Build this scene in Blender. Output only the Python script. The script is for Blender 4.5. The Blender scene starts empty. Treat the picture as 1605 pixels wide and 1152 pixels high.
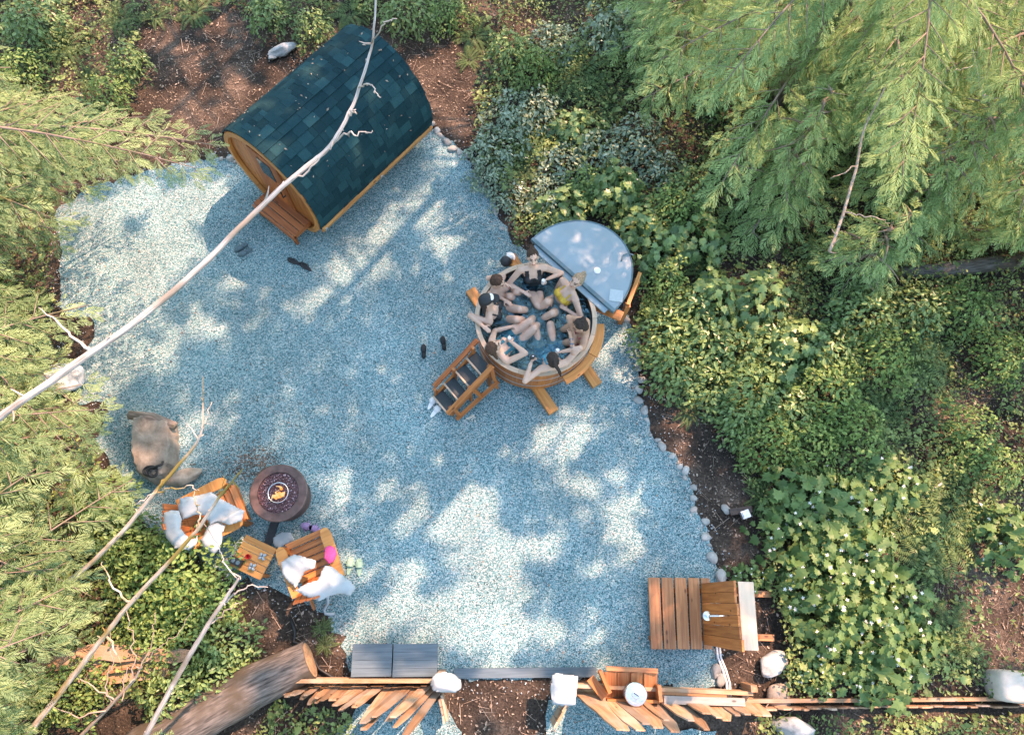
import bpy, bmesh, math, random
import numpy as np
from mathutils import Vector, Matrix, Euler

SC = bpy.context.scene
COL = SC.collection
PI = math.pi
rnd = random.Random(7)
rng = np.random.default_rng(11)

# ------------------------------------------------------------------ camera, sky, sun, exposure
CAM_H = 11.0
FPX, CX, CY = 1100.0, 802.5, 576.0              # focal length and centre in photograph pixels (1605 x 1152)
_d = np.array([-35.5, -369.0, -FPX]); _d /= np.linalg.norm(_d)
_Z = -_d
_Y = np.array([0, 1, 0.]) - _Z * _Z[1]; _Y /= np.linalg.norm(_Y)
_X = np.cross(_Y, _Z)
CAMR = np.array([_X, _Y, _Z])                    # world = CAMR @ camera
cam_data = bpy.data.cameras.new('camera')
cam = bpy.data.objects.new('camera', cam_data)
COL.objects.link(cam)
M4 = Matrix([list(CAMR[i]) + [0] for i in range(3)] + [[0, 0, 0, 1]])
cam.matrix_world = Matrix.Translation((0, 0, CAM_H)) @ M4
cam_data.sensor_width = 36.0
cam_data.lens = FPX / 1605.0 * 36.0
cam_data.clip_start = 0.05
cam_data.clip_end = 2000
SC.camera = cam

SUN_AZ, SUN_EL = math.radians(50), math.radians(52)    # azimuth counted from +X
SUNV = np.array([math.cos(SUN_AZ) * math.cos(SUN_EL), math.sin(SUN_AZ) * math.cos(SUN_EL), math.sin(SUN_EL)])
world = bpy.data.worlds.new('World')
SC.world = world
world.use_nodes = True
wn = world.node_tree.nodes; wl = world.node_tree.links
wn.clear()
sky = wn.new('ShaderNodeTexSky'); sky.sky_type = 'NISHITA'; sky.sun_disc = False
sky.sun_elevation = SUN_EL; sky.sun_rotation = PI / 2 - SUN_AZ
sky.air_density = 1.8; sky.dust_density = 1.2; sky.ozone_density = 1.0
bg = wn.new('ShaderNodeBackground'); bg.inputs['Strength'].default_value = 0.15
wo = wn.new('ShaderNodeOutputWorld')
wl.new(sky.outputs[0], bg.inputs[0]); wl.new(bg.outputs[0], wo.inputs[0])
sd = bpy.data.lights.new('sun', 'SUN'); sd.energy = 4.2; sd.angle = math.radians(0.5); sd.color = (1.0, 0.57, 0.37)
sun = bpy.data.objects.new('sun', sd); COL.objects.link(sun)
sun.rotation_euler = Vector(SUNV).to_track_quat('Z', 'Y').to_euler()
sun.location = (8, 8, 30)
SC.view_settings.view_transform = 'Standard'
SC.view_settings.look = 'None'
SC.view_settings.exposure = 1.56
SC.view_settings.gamma = 1.0
SC.render.engine = 'CYCLES'
SC.cycles.use_denoising = True
SC.cycles.max_bounces = 8
SC.cycles.transparent_max_bounces = 12
SC.cycles.caustics_reflective = False
SC.cycles.caustics_refractive = False


def at(px, py, z=0.0):
    """World point at height z seen at a photograph pixel."""
    v = CAMR @ np.array([px - CX, -(py - CY), -FPX])
    t = (z - CAM_H) / v[2]
    return np.array([0, 0, CAM_H]) + v * t


def pix(p):
    """Photograph pixel of world points (N,3); nan behind the camera."""
    p = np.atleast_2d(np.asarray(p, float))
    c = (p - np.array([0, 0, CAM_H])) @ CAMR
    dz = np.where(-c[:, 2] > 0.05, -c[:, 2], np.nan)
    return np.stack([CX + FPX * c[:, 0] / dz, CY - FPX * c[:, 1] / dz], 1)


def in_poly(P, poly):
    P = np.atleast_2d(P); x, y = P[:, 0], P[:, 1]
    r = np.zeros(len(P), bool); n = len(poly)
    for i in range(n):
        x1, y1 = poly[i]; x2, y2 = poly[(i + 1) % n]
        if y1 == y2: continue
        c = ((y1 > y) != (y2 > y)) & (x < (x2 - x1) * (y - y1) / (y2 - y1) + x1)
        r ^= c
    return r


# ------------------------------------------------------------------ tagging
LABELS = {}


def tag(o, label=None, cat=None, group=None, kind=None):
    if label: o['label'] = label
    if cat: o['category'] = cat
    if group: o['group'] = group
    if kind: o['kind'] = kind
    return o


def empty(name, loc, label=None, cat=None, group=None, rz=0.0):
    o = bpy.data.objects.new(name, None)
    COL.objects.link(o)
    o.empty_display_size = 0.1
    o.location = [float(v) for v in loc]
    o.rotation_euler = (0, 0, rz)
    return tag(o, label, cat, group)


def copy_tree(o, parent=None):
    c = o.copy(); COL.objects.link(c)
    if parent is not None:
        c.parent = parent
        c.matrix_parent_inverse = Matrix()
    for ch in list(o.children):
        copy_tree(ch, c)
    return c


# ------------------------------------------------------------------ materials
def NT(name):
    m = bpy.data.materials.new(name); m.use_nodes = True
    n = m.node_tree.nodes; n.clear()
    return m, n, m.node_tree.links


def node(n, typ, **kw):
    x = n.new(typ)
    for k, v in kw.items():
        if k.startswith('i_'):
            x.inputs[k[2:].replace('_', ' ')].default_value = v
        else:
            setattr(x, k, v)
    return x


def ramp(n, stops, interp='LINEAR'):
    r = n.new('ShaderNodeValToRGB'); r.color_ramp.interpolation = interp
    e = r.color_ramp.elements
    e[0].position, e[0].color = stops[0][0], (*stops[0][1], 1)
    e[1].position, e[1].color = stops[-1][0], (*stops[-1][1], 1)
    for p, c in stops[1:-1]:
        k = e.new(p); k.color = (*c, 1)
    return r


def simple(name, col, rough=0.6, metal=0.0, var=0.12, scale=30.0, bump=0.1, spec=0.5, coat=0.0):
    """Principled with a noise that varies the colour a little and bumps the surface."""
    m, n, l = NT(name)
    out = n.new('ShaderNodeOutputMaterial'); b = n.new('ShaderNodeBsdfPrincipled')
    tc = n.new('ShaderNodeTexCoord')
    nz = node(n, 'ShaderNodeTexNoise'); nz.inputs['Scale'].default_value = scale; nz.inputs['Detail'].default_value = 5
    l.new(tc.outputs['Object'], nz.inputs['Vector'])
    lo = [max(0, c * (1 - var)) for c in col]; hi = [min(1, c * (1 + var)) for c in col]
    r = ramp(n, [(0.3, lo), (0.7, hi)])
    l.new(nz.outputs['Fac'], r.inputs[0]); l.new(r.outputs[0], b.inputs['Base Color'])
    b.inputs['Roughness'].default_value = rough; b.inputs['Metallic'].default_value = metal
    b.inputs['Specular IOR Level'].default_value = spec
    if coat: b.inputs['Coat Weight'].default_value = coat
    if bump:
        bp = n.new('ShaderNodeBump'); bp.inputs['Strength'].default_value = bump; bp.inputs['Distance'].default_value = 0.01
        l.new(nz.outputs['Fac'], bp.inputs['Height']); l.new(bp.outputs[0], b.inputs['Normal'])
    l.new(b.outputs[0], out.inputs[0])
    return m


def wood(name, c_light, c_dark, rough=0.6, grain=1.0, tint=0.25, knots=True, grey=None):
    """Boards: grain runs along the uvw attribute's x; every board (island) has its own tone."""
    m, n, l = NT(name)
    out = n.new('ShaderNodeOutputMaterial'); b = n.new('ShaderNodeBsdfPrincipled')
    a = node(n, 'ShaderNodeAttribute', attribute_name='uvw')
    mp = n.new('ShaderNodeMapping'); mp.inputs['Scale'].default_value = (1.6, 26 * grain, 26 * grain)
    l.new(a.outputs['Vector'], mp.inputs[0])
    nz = n.new('ShaderNodeTexNoise'); nz.inputs['Scale'].default_value = 1.0; nz.inputs['Detail'].default_value = 6
    nz.inputs['Distortion'].default_value = 0.6
    l.new(mp.outputs[0], nz.inputs['Vector'])
    r = ramp(n, [(0.3, c_dark), (0.68, c_light)])
    l.new(nz.outputs['Fac'], r.inputs[0])
    last = r.outputs[0]
    if knots:
        mk = n.new('ShaderNodeMapping'); mk.inputs['Scale'].default_value = (3.2, 7.5, 7.5)
        l.new(a.outputs['Vector'], mk.inputs[0])
        vo = n.new('ShaderNodeTexVoronoi'); vo.inputs['Scale'].default_value = 1.0
        l.new(mk.outputs[0], vo.inputs['Vector'])
        kr = ramp(n, [(0.07, (1, 1, 1)), (0.14, (0, 0, 0))])
        l.new(vo.outputs['Distance'], kr.inputs[0])
        mx = node(n, 'ShaderNodeMix', data_type='RGBA')
        l.new(kr.outputs[0], mx.inputs[0]); l.new(last, mx.inputs[6])
        mx.inputs[7].default_value = (*[c * 0.45 for c in c_dark], 1)
        last = mx.outputs[2]
    if grey:
        ng = n.new('ShaderNodeTexNoise'); ng.inputs['Scale'].default_value = 2.2; ng.inputs['Detail'].default_value = 4
        l.new(a.outputs['Vector'], ng.inputs['Vector'])
        gr = ramp(n, [(0.42, (0, 0, 0)), (0.65, (1, 1, 1))]); l.new(ng.outputs['Fac'], gr.inputs[0])
        mg = node(n, 'ShaderNodeMix', data_type='RGBA')
        l.new(gr.outputs[0], mg.inputs[0]); l.new(last, mg.inputs[6]); mg.inputs[7].default_value = (*grey, 1)
        last = mg.outputs[2]
    g = n.new('ShaderNodeNewGeometry')
    mr = n.new('ShaderNodeMapRange'); mr.inputs['To Min'].default_value = 1 - tint; mr.inputs['To Max'].default_value = 1 + tint
    l.new(g.outputs['Random Per Island'], mr.inputs[0])
    hs = n.new('ShaderNodeHueSaturation'); l.new(last, hs.inputs['Color']); l.new(mr.outputs[0], hs.inputs['Value'])
    l.new(hs.outputs[0], b.inputs['Base Color'])
    b.inputs['Roughness'].default_value = rough
    bp = n.new('ShaderNodeBump'); bp.inputs['Strength'].default_value = 0.25; bp.inputs['Distance'].default_value = 0.004
    l.new(nz.outputs['Fac'], bp.inputs['Height']); l.new(bp.outputs[0], b.inputs['Normal'])
    l.new(b.outputs[0], out.inputs[0])
    return m


def leaf_mat(name, c_lo, c_hi, trans=0.3, rough=0.45, spec=0.35):
    """Leaves: colour from a per-spray tint attribute plus a per-leaf random; light passes through."""
    m, n, l = NT(name)
    out = n.new('ShaderNodeOutputMaterial'); b = n.new('ShaderNodeBsdfPrincipled')
    a = node(n, 'ShaderNodeAttribute', attribute_name='tint')
    g = n.new('ShaderNodeNewGeometry')
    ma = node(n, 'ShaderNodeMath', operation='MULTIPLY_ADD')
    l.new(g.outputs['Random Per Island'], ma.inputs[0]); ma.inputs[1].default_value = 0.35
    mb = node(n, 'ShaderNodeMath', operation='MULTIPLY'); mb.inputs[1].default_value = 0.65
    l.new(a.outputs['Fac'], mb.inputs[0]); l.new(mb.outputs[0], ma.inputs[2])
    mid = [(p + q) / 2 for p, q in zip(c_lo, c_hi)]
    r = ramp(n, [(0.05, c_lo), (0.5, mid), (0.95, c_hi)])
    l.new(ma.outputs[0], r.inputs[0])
    l.new(r.outputs[0], b.inputs['Base Color'])
    b.inputs['Roughness'].default_value = rough; b.inputs['Specular IOR Level'].default_value = spec
    t = n.new('ShaderNodeBsdfTranslucent')
    hs = n.new('ShaderNodeHueSaturation'); hs.inputs['Value'].default_value = 1.3; hs.inputs['Hue'].default_value = 0.48
    l.new(r.outputs[0], hs.inputs['Color']); l.new(hs.outputs[0], t.inputs[0])
    mx = n.new('ShaderNodeMixShader'); mx.inputs[0].default_value = trans
    l.new(b.outputs[0], mx.inputs[1]); l.new(t.outputs[0], mx.inputs[2]); l.new(mx.outputs[0], out.inputs[0])
    return m


def bark_mat(name, c1, c2, moss=None, sc=(6, 40, 40), moss_lo=0.5):
    m, n, l = NT(name)
    out = n.new('ShaderNodeOutputMaterial'); b = n.new('ShaderNodeBsdfPrincipled')
    a = node(n, 'ShaderNodeAttribute', attribute_name='uvw')
    mp = n.new('ShaderNodeMapping'); mp.inputs['Scale'].default_value = sc
    l.new(a.outputs['Vector'], mp.inputs[0])
    nz = n.new('ShaderNodeTexNoise'); nz.inputs['Scale'].default_value = 1; nz.inputs['Detail'].default_value = 7
    l.new(mp.outputs[0], nz.inputs['Vector'])
    r = ramp(n, [(0.3, c1), (0.7, c2)]); l.new(nz.outputs['Fac'], r.inputs[0])
    last = r.outputs[0]
    if moss:
        tc = n.new('ShaderNodeTexCoord')
        nm = n.new('ShaderNodeTexNoise'); nm.inputs['Scale'].default_value = 1.7; nm.inputs['Detail'].default_value = 6
        l.new(tc.outputs['Object'], nm.inputs['Vector'])
        mr = ramp(n, [(moss_lo - 0.04, (0, 0, 0)), (moss_lo + 0.08, (1, 1, 1))]); l.new(nm.outputs['Fac'], mr.inputs[0])
        mx = node(n, 'ShaderNodeMix', data_type='RGBA')
        l.new(mr.outputs[0], mx.inputs[0]); l.new(last, mx.inputs[6]); mx.inputs[7].default_value = (*moss, 1)
        last = mx.outputs[2]
    l.new(last, b.inputs['Base Color']); b.inputs['Roughness'].default_value = 0.85
    bp = n.new('ShaderNodeBump'); bp.inputs['Strength'].default_value = 0.6; bp.inputs['Distance'].default_value = 0.02
    l.new(nz.outputs['Fac'], bp.inputs['Height']); l.new(bp.outputs[0], b.inputs['Normal'])
    l.new(b.outputs[0], out.inputs[0])
    return m


def gravel_mat():
    """Crushed blue-grey granite: one colour per stone, fine dust between, dark and pale stones mixed in."""
    m, n, l = NT('gravel')
    out = n.new('ShaderNodeOutputMaterial'); b = n.new('ShaderNodeBsdfPrincipled')
    tc = n.new('ShaderNodeTexCoord')
    v = n.new('ShaderNodeTexVoronoi'); v.inputs['Scale'].default_value = 88; v.inputs['Randomness'].default_value = 1
    l.new(tc.outputs['Object'], v.inputs['Vector'])
    sx = n.new('ShaderNodeSeparateColor'); l.new(v.outputs['Color'], sx.inputs[0])
    r = ramp(n, [(0.0, GR[0]), (0.22, GR[1]), (0.5, GR[2]), (0.8, GR[3]), (1.0, GR[4])])
    l.new(sx.outputs[0], r.inputs[0])
    # broad patches: damp / dusty
    nz = n.new('ShaderNodeTexNoise'); nz.inputs['Scale'].default_value = 0.9; nz.inputs['Detail'].default_value = 5
    l.new(tc.outputs['Object'], nz.inputs['Vector'])
    mr = n.new('ShaderNodeMapRange'); mr.inputs['From Min'].default_value = 0.3; mr.inputs['From Max'].default_value = 0.7
    mr.inputs['To Min'].default_value = 0.76; mr.inputs['To Max'].default_value = 1.16
    l.new(nz.outputs['Fac'], mr.inputs[0])
    hs = n.new('ShaderNodeHueSaturation'); l.new(r.outputs[0], hs.inputs['Color']); l.new(mr.outputs[0], hs.inputs['Value'])
    # dark litter blown onto it
    n2 = n.new('ShaderNodeTexNoise'); n2.inputs['Scale'].default_value = 2.3; n2.inputs['Detail'].default_value = 9
    n2.inputs['Roughness'].default_value = 0.75
    l.new(tc.outputs['Object'], n2.inputs['Vector'])
    r2 = ramp(n, [(0.62, (0, 0, 0)), (0.72, (0.55, 0.55, 0.55))]); l.new(n2.outputs['Fac'], r2.inputs[0])
    mx = node(n, 'ShaderNodeMix', data_type='RGBA')
    l.new(r2.outputs[0], mx.inputs[0]); l.new(hs.outputs[0], mx.inputs[6]); mx.inputs[7].default_value = (0.07, 0.075, 0.06, 1)
    l.new(mx.outputs[2], b.inputs['Base Color']); b.inputs['Roughness'].default_value = 0.85
    b.inputs['Specular IOR Level'].default_value = 0.2
    bp = n.new('ShaderNodeBump'); bp.inputs['Strength'].default_value = 0.8; bp.inputs['Distance'].default_value = 0.012
    iv = node(n, 'ShaderNodeMath', operation='SUBTRACT'); iv.inputs[0].default_value = 1.0
    l.new(v.outputs['Distance'], iv.inputs[1]); l.new(iv.outputs[0], bp.inputs['Height']); l.new(bp.outputs[0], b.inputs['Normal'])
    l.new(b.outputs[0], out.inputs[0])
    return m


def soil_mat():
    m, n, l = NT('soil')
    out = n.new('ShaderNodeOutputMaterial'); b = n.new('ShaderNodeBsdfPrincipled')
    tc = n.new('ShaderNodeTexCoord')
    n1 = n.new('ShaderNodeTexNoise'); n1.inputs['Scale'].default_value = 1.1; n1.inputs['Detail'].default_value = 8; n1.inputs['Roughness'].default_value = 0.65
    n2 = n.new('ShaderNodeTexNoise'); n2.inputs['Scale'].default_value = 38; n2.inputs['Detail'].default_value = 6
    l.new(tc.outputs['Object'], n1.inputs['Vector']); l.new(tc.outputs['Object'], n2.inputs['Vector'])
    r1 = ramp(n, [(0.3, (0.024, 0.021, 0.018)), (0.5, (0.062, 0.050, 0.041)), (0.7, (0.16, 0.128, 0.102))])
    l.new(n1.outputs['Fac'], r1.inputs[0])
    r2 = ramp(n, [(0.3, (0.45, 0.45, 0.45)), (0.7, (1.45, 1.4, 1.35))]); l.new(n2.outputs['Fac'], r2.inputs[0])
    mx = node(n, 'ShaderNodeMix', data_type='RGBA', blend_type='MULTIPLY'); mx.inputs[0].default_value = 1
    l.new(r1.outputs[0], mx.inputs[6]); l.new(r2.outputs[0], mx.inputs[7])
    v = n.new('ShaderNodeTexVoronoi'); v.inputs['Scale'].default_value = 17
    l.new(tc.outputs['Object'], v.inputs['Vector'])
    rv = ramp(n, [(0.06, (1, 1, 1)), (0.11, (0, 0, 0))]); l.new(v.outputs['Distance'], rv.inputs[0])
    m2 = node(n, 'ShaderNodeMix', data_type='RGBA'); l.new(rv.outputs[0], m2.inputs[0]); l.new(mx.outputs[2], m2.inputs[6])
    m2.inputs[7].default_value = (0.34, 0.30, 0.25, 1)
    l.new(m2.outputs[2], b.inputs['Base Color']); b.inputs['Roughness'].default_value = 0.95
    b.inputs['Specular IOR Level'].default_value = 0.15
    bp = n.new('ShaderNodeBump'); bp.inputs['Strength'].default_value = 0.9; bp.inputs['Distance'].default_value = 0.03
    l.new(n2.outputs['Fac'], bp.inputs['Height']); l.new(bp.outputs[0], b.inputs['Normal'])
    l.new(b.outputs[0], out.inputs[0])
    return m


def rock_mat(name, lo, hi, moss=None, sc=5.0):
    m, n, l = NT(name)
    out = n.new('ShaderNodeOutputMaterial'); b = n.new('ShaderNodeBsdfPrincipled')
    g = n.new('ShaderNodeNewGeometry')
    oi = n.new('ShaderNodeObjectInfo')
    n1 = n.new('ShaderNodeTexNoise'); n1.inputs['Scale'].default_value = sc; n1.inputs['Detail'].default_value = 9; n1.inputs['Roughness'].default_value = 0.7
    l.new(g.outputs['Position'], n1.inputs['Vector'])
    r = ramp(n, [(0.3, lo), (0.68, hi)]); l.new(n1.outputs['Fac'], r.inputs[0])
    mr = n.new('ShaderNodeMapRange'); mr.inputs['To Min'].default_value = 0.72; mr.inputs['To Max'].default_value = 1.15
    l.new(oi.outputs['Random'], mr.inputs[0])
    hs = n.new('ShaderNodeHueSaturation'); l.new(r.outputs[0], hs.inputs['Color']); l.new(mr.outputs[0], hs.inputs['Value'])
    last = hs.outputs[0]
    if moss:
        n2 = n.new('ShaderNodeTexNoise'); n2.inputs['Scale'].default_value = 3.1; n2.inputs['Detail'].default_value = 7
        l.new(g.outputs['Position'], n2.inputs['Vector'])
        rm = ramp(n, [(0.5, (0, 0, 0)), (0.6, (1, 1, 1))]); l.new(n2.outputs['Fac'], rm.inputs[0])
        mx = node(n, 'ShaderNodeMix', data_type='RGBA'); l.new(rm.outputs[0], mx.inputs[0]); l.new(last, mx.inputs[6]); mx.inputs[7].default_value = (*moss, 1)
        last = mx.outputs[2]
    l.new(last, b.inputs['Base Color']); b.inputs['Roughness'].default_value = 0.85
    bp = n.new('ShaderNodeBump'); bp.inputs['Strength'].default_value = 0.5; bp.inputs['Distance'].default_value = 0.02
    l.new(n1.outputs['Fac'], bp.inputs['Height']); l.new(bp.outputs[0], b.inputs['Normal'])
    l.new(b.outputs[0], out.inputs[0])
    return m


def water_mat():
    """Clear, slightly tinted water: what lies below shows through, the sky mirrors in the ripples."""
    m, n, l = NT('water')
    out = n.new('ShaderNodeOutputMaterial')
    tc = n.new('ShaderNodeTexCoord')
    n1 = n.new('ShaderNodeTexNoise'); n1.inputs['Scale'].default_value = 9.0; n1.inputs['Detail'].default_value = 3; n1.inputs['Distortion'].default_value = 0.8
    l.new(tc.outputs['Object'], n1.inputs['Vector'])
    bp = n.new('ShaderNodeBump'); bp.inputs['Strength'].default_value = 1.0; bp.inputs['Distance'].default_value = 0.09
    l.new(n1.outputs['Fac'], bp.inputs['Height'])
    tr = n.new('ShaderNodeBsdfTransparent'); tr.inputs[0].default_value = (0.46, 0.76, 0.87, 1)
    gl = n.new('ShaderNodeBsdfGlossy'); gl.inputs['Roughness'].default_value = 0.03; gl.inputs[0].default_value = (0.45, 0.85, 1, 1)
    l.new(bp.outputs[0], gl.inputs['Normal'])
    fr = n.new('ShaderNodeFresnel'); fr.inputs[0].default_value = 1.45; l.new(bp.outputs[0], fr.inputs['Normal'])
    ma = node(n, 'ShaderNodeMath', operation='MULTIPLY_ADD'); ma.inputs[1].default_value = 3.0; ma.inputs[2].default_value = 0.04
    l.new(fr.outputs[0], ma.inputs[0])
    mx = n.new('ShaderNodeMixShader'); l.new(ma.outputs[0], mx.inputs[0])
    l.new(tr.outputs[0], mx.inputs[1]); l.new(gl.outputs[0], mx.inputs[2]); l.new(mx.outputs[0], out.inputs[0])
    return m


def shingle_mat():
    m, n, l = NT('slate_blue_shingle')
    out = n.new('ShaderNodeOutputMaterial'); b = n.new('ShaderNodeBsdfPrincipled')
    g = n.new('ShaderNodeNewGeometry')
    r = ramp(n, [(0.0, (0.008, 0.030, 0.038)), (0.4, (0.011, 0.038, 0.048)), (0.8, (0.015, 0.050, 0.060)), (1.0, (0.022, 0.070, 0.082))])
    l.new(g.outputs['Random Per Island'], r.inputs[0])
    nz = n.new('ShaderNodeTexNoise'); nz.inputs['Scale'].default_value = 160; nz.inputs['Detail'].default_value = 3
    l.new(g.outputs['Position'], nz.inputs['Vector'])
    mr = n.new('ShaderNodeMapRange'); mr.inputs['From Min'].default_value = 0.3; mr.inputs['From Max'].default_value = 0.7
    mr.inputs['To Min'].default_value = 0.6; mr.inputs['To Max'].default_value = 1.5; l.new(nz.outputs['Fac'], mr.inputs[0])
    hs = n.new('ShaderNodeHueSaturation'); l.new(r.outputs[0], hs.inputs['Color']); l.new(mr.outputs[0], hs.inputs['Value'])
    l.new(hs.outputs[0], b.inputs['Base Color']); b.inputs['Roughness'].default_value = 0.9; b.inputs['Specular IOR Level'].default_value = 0.12
    bp = n.new('ShaderNodeBump'); bp.inputs['Strength'].default_value = 0.5; bp.inputs['Distance'].default_value = 0.004
    l.new(nz.outputs['Fac'], bp.inputs['Height']); l.new(bp.outputs[0], b.inputs['Normal'])
    l.new(b.outputs[0], out.inputs[0])
    return m


def flame_mat():
    m, n, l = NT('flame')
    out = n.new('ShaderNodeOutputMaterial'); e = n.new('ShaderNodeEmission')
    tc = n.new('ShaderNodeTexCoord'); sp = n.new('ShaderNodeSeparateXYZ'); l.new(tc.outputs['Generated'], sp.inputs[0])
    r = ramp(n, [(0.0, (1.0, 0.22, 0.03)), (0.5, (1.0, 0.42, 0.10)), (1.0, (1.0, 0.7, 0.35))]); l.new(sp.outputs[2], r.inputs[0])
    l.new(r.outputs[0], e.inputs[0]); e.inputs[1].default_value = 0.45
    l.new(e.outputs[0], out.inputs[0])
    return m


GR = [(0.022, 0.058, 0.065), (0.090, 0.196, 0.218), (0.182, 0.348, 0.382), (0.330, 0.462, 0.475), (0.64, 0.66, 0.63)]
M = {}
M['gravel'] = gravel_mat(); M['soil'] = soil_mat(); M['water'] = water_mat(); M['shingle'] = shingle_mat(); M['flame'] = flame_mat()
M['cedar'] = wood('cedar_board', (0.50, 0.20, 0.055), (0.29, 0.095, 0.022), 0.5)
M['cedar_red'] = wood('cedar_red', (0.44, 0.15, 0.045), (0.24, 0.070, 0.02), 0.55)
M['cedar_gold'] = wood('cedar_gold', (0.62, 0.30, 0.085), (0.42, 0.16, 0.035), 0.5)
M['cedar_deck'] = wood('cedar_deck', (0.46, 0.23, 0.10), (0.26, 0.105, 0.045), 0.6)
M['cedar_dark'] = wood('cedar_wet', (0.055, 0.030, 0.018), (0.022, 0.014, 0.010), 0.4)
M['cedar_wet'] = wood('cedar_bench', (0.34, 0.14, 0.035), (0.18, 0.065, 0.016), 0.4)
M['pale'] = wood('pale_board', (0.72, 0.56, 0.42), (0.60, 0.45, 0.32), 0.7, tint=0.1)
M['rim'] = wood('tub_rim', (0.62, 0.48, 0.35), (0.48, 0.35, 0.24), 0.6, tint=0.12, knots=False)
M['fence'] = wood('fence_board', (0.42, 0.265, 0.15), (0.21, 0.115, 0.06), 0.85, tint=0.4, grey=(0.34, 0.28, 0.22))
M['fence_rail'] = wood('fence_rail', (0.46, 0.31, 0.18), (0.27, 0.16, 0.08), 0.8, tint=0.2, grey=(0.42, 0.35, 0.27))
M['slab'] = wood('split_slab', (0.40, 0.26, 0.15), (0.22, 0.125, 0.065), 0.85, tint=0.3, grey=(0.33, 0.26, 0.20))
M['grey_wood'] = wood('grey_board', (0.40, 0.40, 0.38), (0.25, 0.25, 0.24), 0.85, tint=0.15)
M['slate'] = wood('slate_board', (0.115, 0.165, 0.20), (0.06, 0.095, 0.12), 0.55, tint=0.1, knots=False)
M['tread'] = simple('dark_tread', (0.028, 0.042, 0.048), 0.6, var=0.4, scale=90)
M['black'] = simple('black_rubber', (0.015, 0.017, 0.02), 0.55, var=0.3)
M['charcoal'] = simple('charcoal', (0.035, 0.04, 0.045), 0.6, var=0.3)
M['steel'] = simple('steel', (0.72, 0.74, 0.76), 0.25, 1.0, var=0.08)
M['galv'] = simple('galvanised', (0.62, 0.65, 0.67), 0.4, 0.8, var=0.15)
M['copper'] = simple('oiled_bronze', (0.125, 0.080, 0.070), 0.38, 0.35, var=0.4, scale=9, bump=0.05)
M['lava'] = simple('fire_glass', (0.10, 0.05, 0.055), 0.25, 0.0, var=0.8, scale=70, bump=0.6)
M['towel'] = simple('white_towel', (0.38, 0.44, 0.47), 0.95, var=0.06, scale=120, bump=0.5, spec=0.1)
M['towel_blue'] = simple('pale_blue_cloth', (0.33, 0.52, 0.60), 0.95, var=0.08, scale=120, bump=0.5, spec=0.1)
M['vinyl'] = simple('pale_vinyl', (0.26, 0.34, 0.38), 0.42, var=0.07, scale=3, bump=0.04)
M['vinyl_edge'] = simple('vinyl_edge', (0.10, 0.17, 0.20), 0.5, var=0.2, scale=8)
M['vinyl_band'] = simple('vinyl_band', (0.27, 0.37, 0.42), 0.45, var=0.08, scale=6)
M['vinyl_patch'] = simple('vinyl_patch', (0.42, 0.50, 0.53), 0.5, var=0.06)
M['white'] = simple('white_plastic', (0.80, 0.80, 0.79), 0.4, var=0.05)
M['can'] = simple('white_can', (0.78, 0.78, 0.77), 0.3, 0.2, var=0.1, scale=60)
M['red'] = simple('red_plastic', (0.55, 0.03, 0.03), 0.4)
M['glass_dark'] = simple('dark_glass', (0.02, 0.03, 0.035), 0.08, var=0.2)
M['magenta'] = simple('magenta_cloth', (0.50, 0.06, 0.24), 0.85, var=0.2, scale=60)
M['purple'] = simple('lilac_foam', (0.36, 0.26, 0.48), 0.8, var=0.1)
M['green'] = simple('sage_foam', (0.30, 0.46, 0.34), 0.8, var=0.1)
M['dark_teal'] = simple('dark_shoe', (0.012, 0.018, 0.022), 0.7, var=0.4)
M['grey_teal'] = simple('grey_shoe', (0.10, 0.15, 0.17), 0.8, var=0.3)
M['rock'] = rock_mat('pale_stone', (0.24, 0.25, 0.24), (0.55, 0.54, 0.50))
M['rock_white'] = rock_mat('white_stone', (0.20, 0.24, 0.25), (0.62, 0.66, 0.67), sc=7)
M['rock_brown'] = rock_mat('brown_stone', (0.20, 0.165, 0.125), (0.47, 0.41, 0.34))
M['stem'] = simple('green_stem', (0.09, 0.10, 0.045), 0.8, bump=0)
M['rock_box'] = rock_mat('sandstone', (0.42, 0.38, 0.33), (0.66, 0.61, 0.54), sc=3)
M['bark'] = bark_mat('bark', (0.10, 0.08, 0.065), (0.36, 0.29, 0.24), moss=(0.10, 0.11, 0.03), moss_lo=0.56)
M['bark_log'] = bark_mat('log_bark', (0.030, 0.028, 0.026), (0.20, 0.18, 0.165), moss=(0.075, 0.062, 0.045), moss_lo=.5, sc=(5, 34, 34))
M['bark_white'] = bark_mat('bare_wood', (0.28, 0.25, 0.23), (0.66, 0.63, 0.60), moss=(0.26, 0.235, 0.20), moss_lo=.53, sc=(5, 60, 60))
M['bark_moss'] = bark_mat('mossy_wood', (0.36, 0.29, 0.22), (0.66, 0.60, 0.53), moss=(0.26, 0.20, 0.05), moss_lo=0.48)
M['twig'] = bark_mat('twig', (0.24, 0.18, 0.14), (0.50, 0.42, 0.35))
M['endgrain'] = simple('end_grain', (0.40, 0.25, 0.14), 0.9, var=0.35, scale=25)
M['cedar_leaf'] = leaf_mat('cedar_spray', (0.105, 0.20, 0.065), (0.47, 0.62, 0.26), 0.28)
M['cedar_leaf_pale'] = leaf_mat('cedar_spray_pale', (0.065, 0.135, 0.045), (0.38, 0.50, 0.24), 0.27)
M['fern'] = leaf_mat('fern', (0.065, 0.120, 0.045), (0.22, 0.32, 0.12), 0.30)
M['maple'] = leaf_mat('thimbleberry', (0.040, 0.10, 0.030), (0.215, 0.33, 0.11), 0.22)
M['salal'] = leaf_mat('small_leaf', (0.040, 0.095, 0.028), (0.28, 0.40, 0.14), 0.14, 0.35, 0.5)
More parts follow.
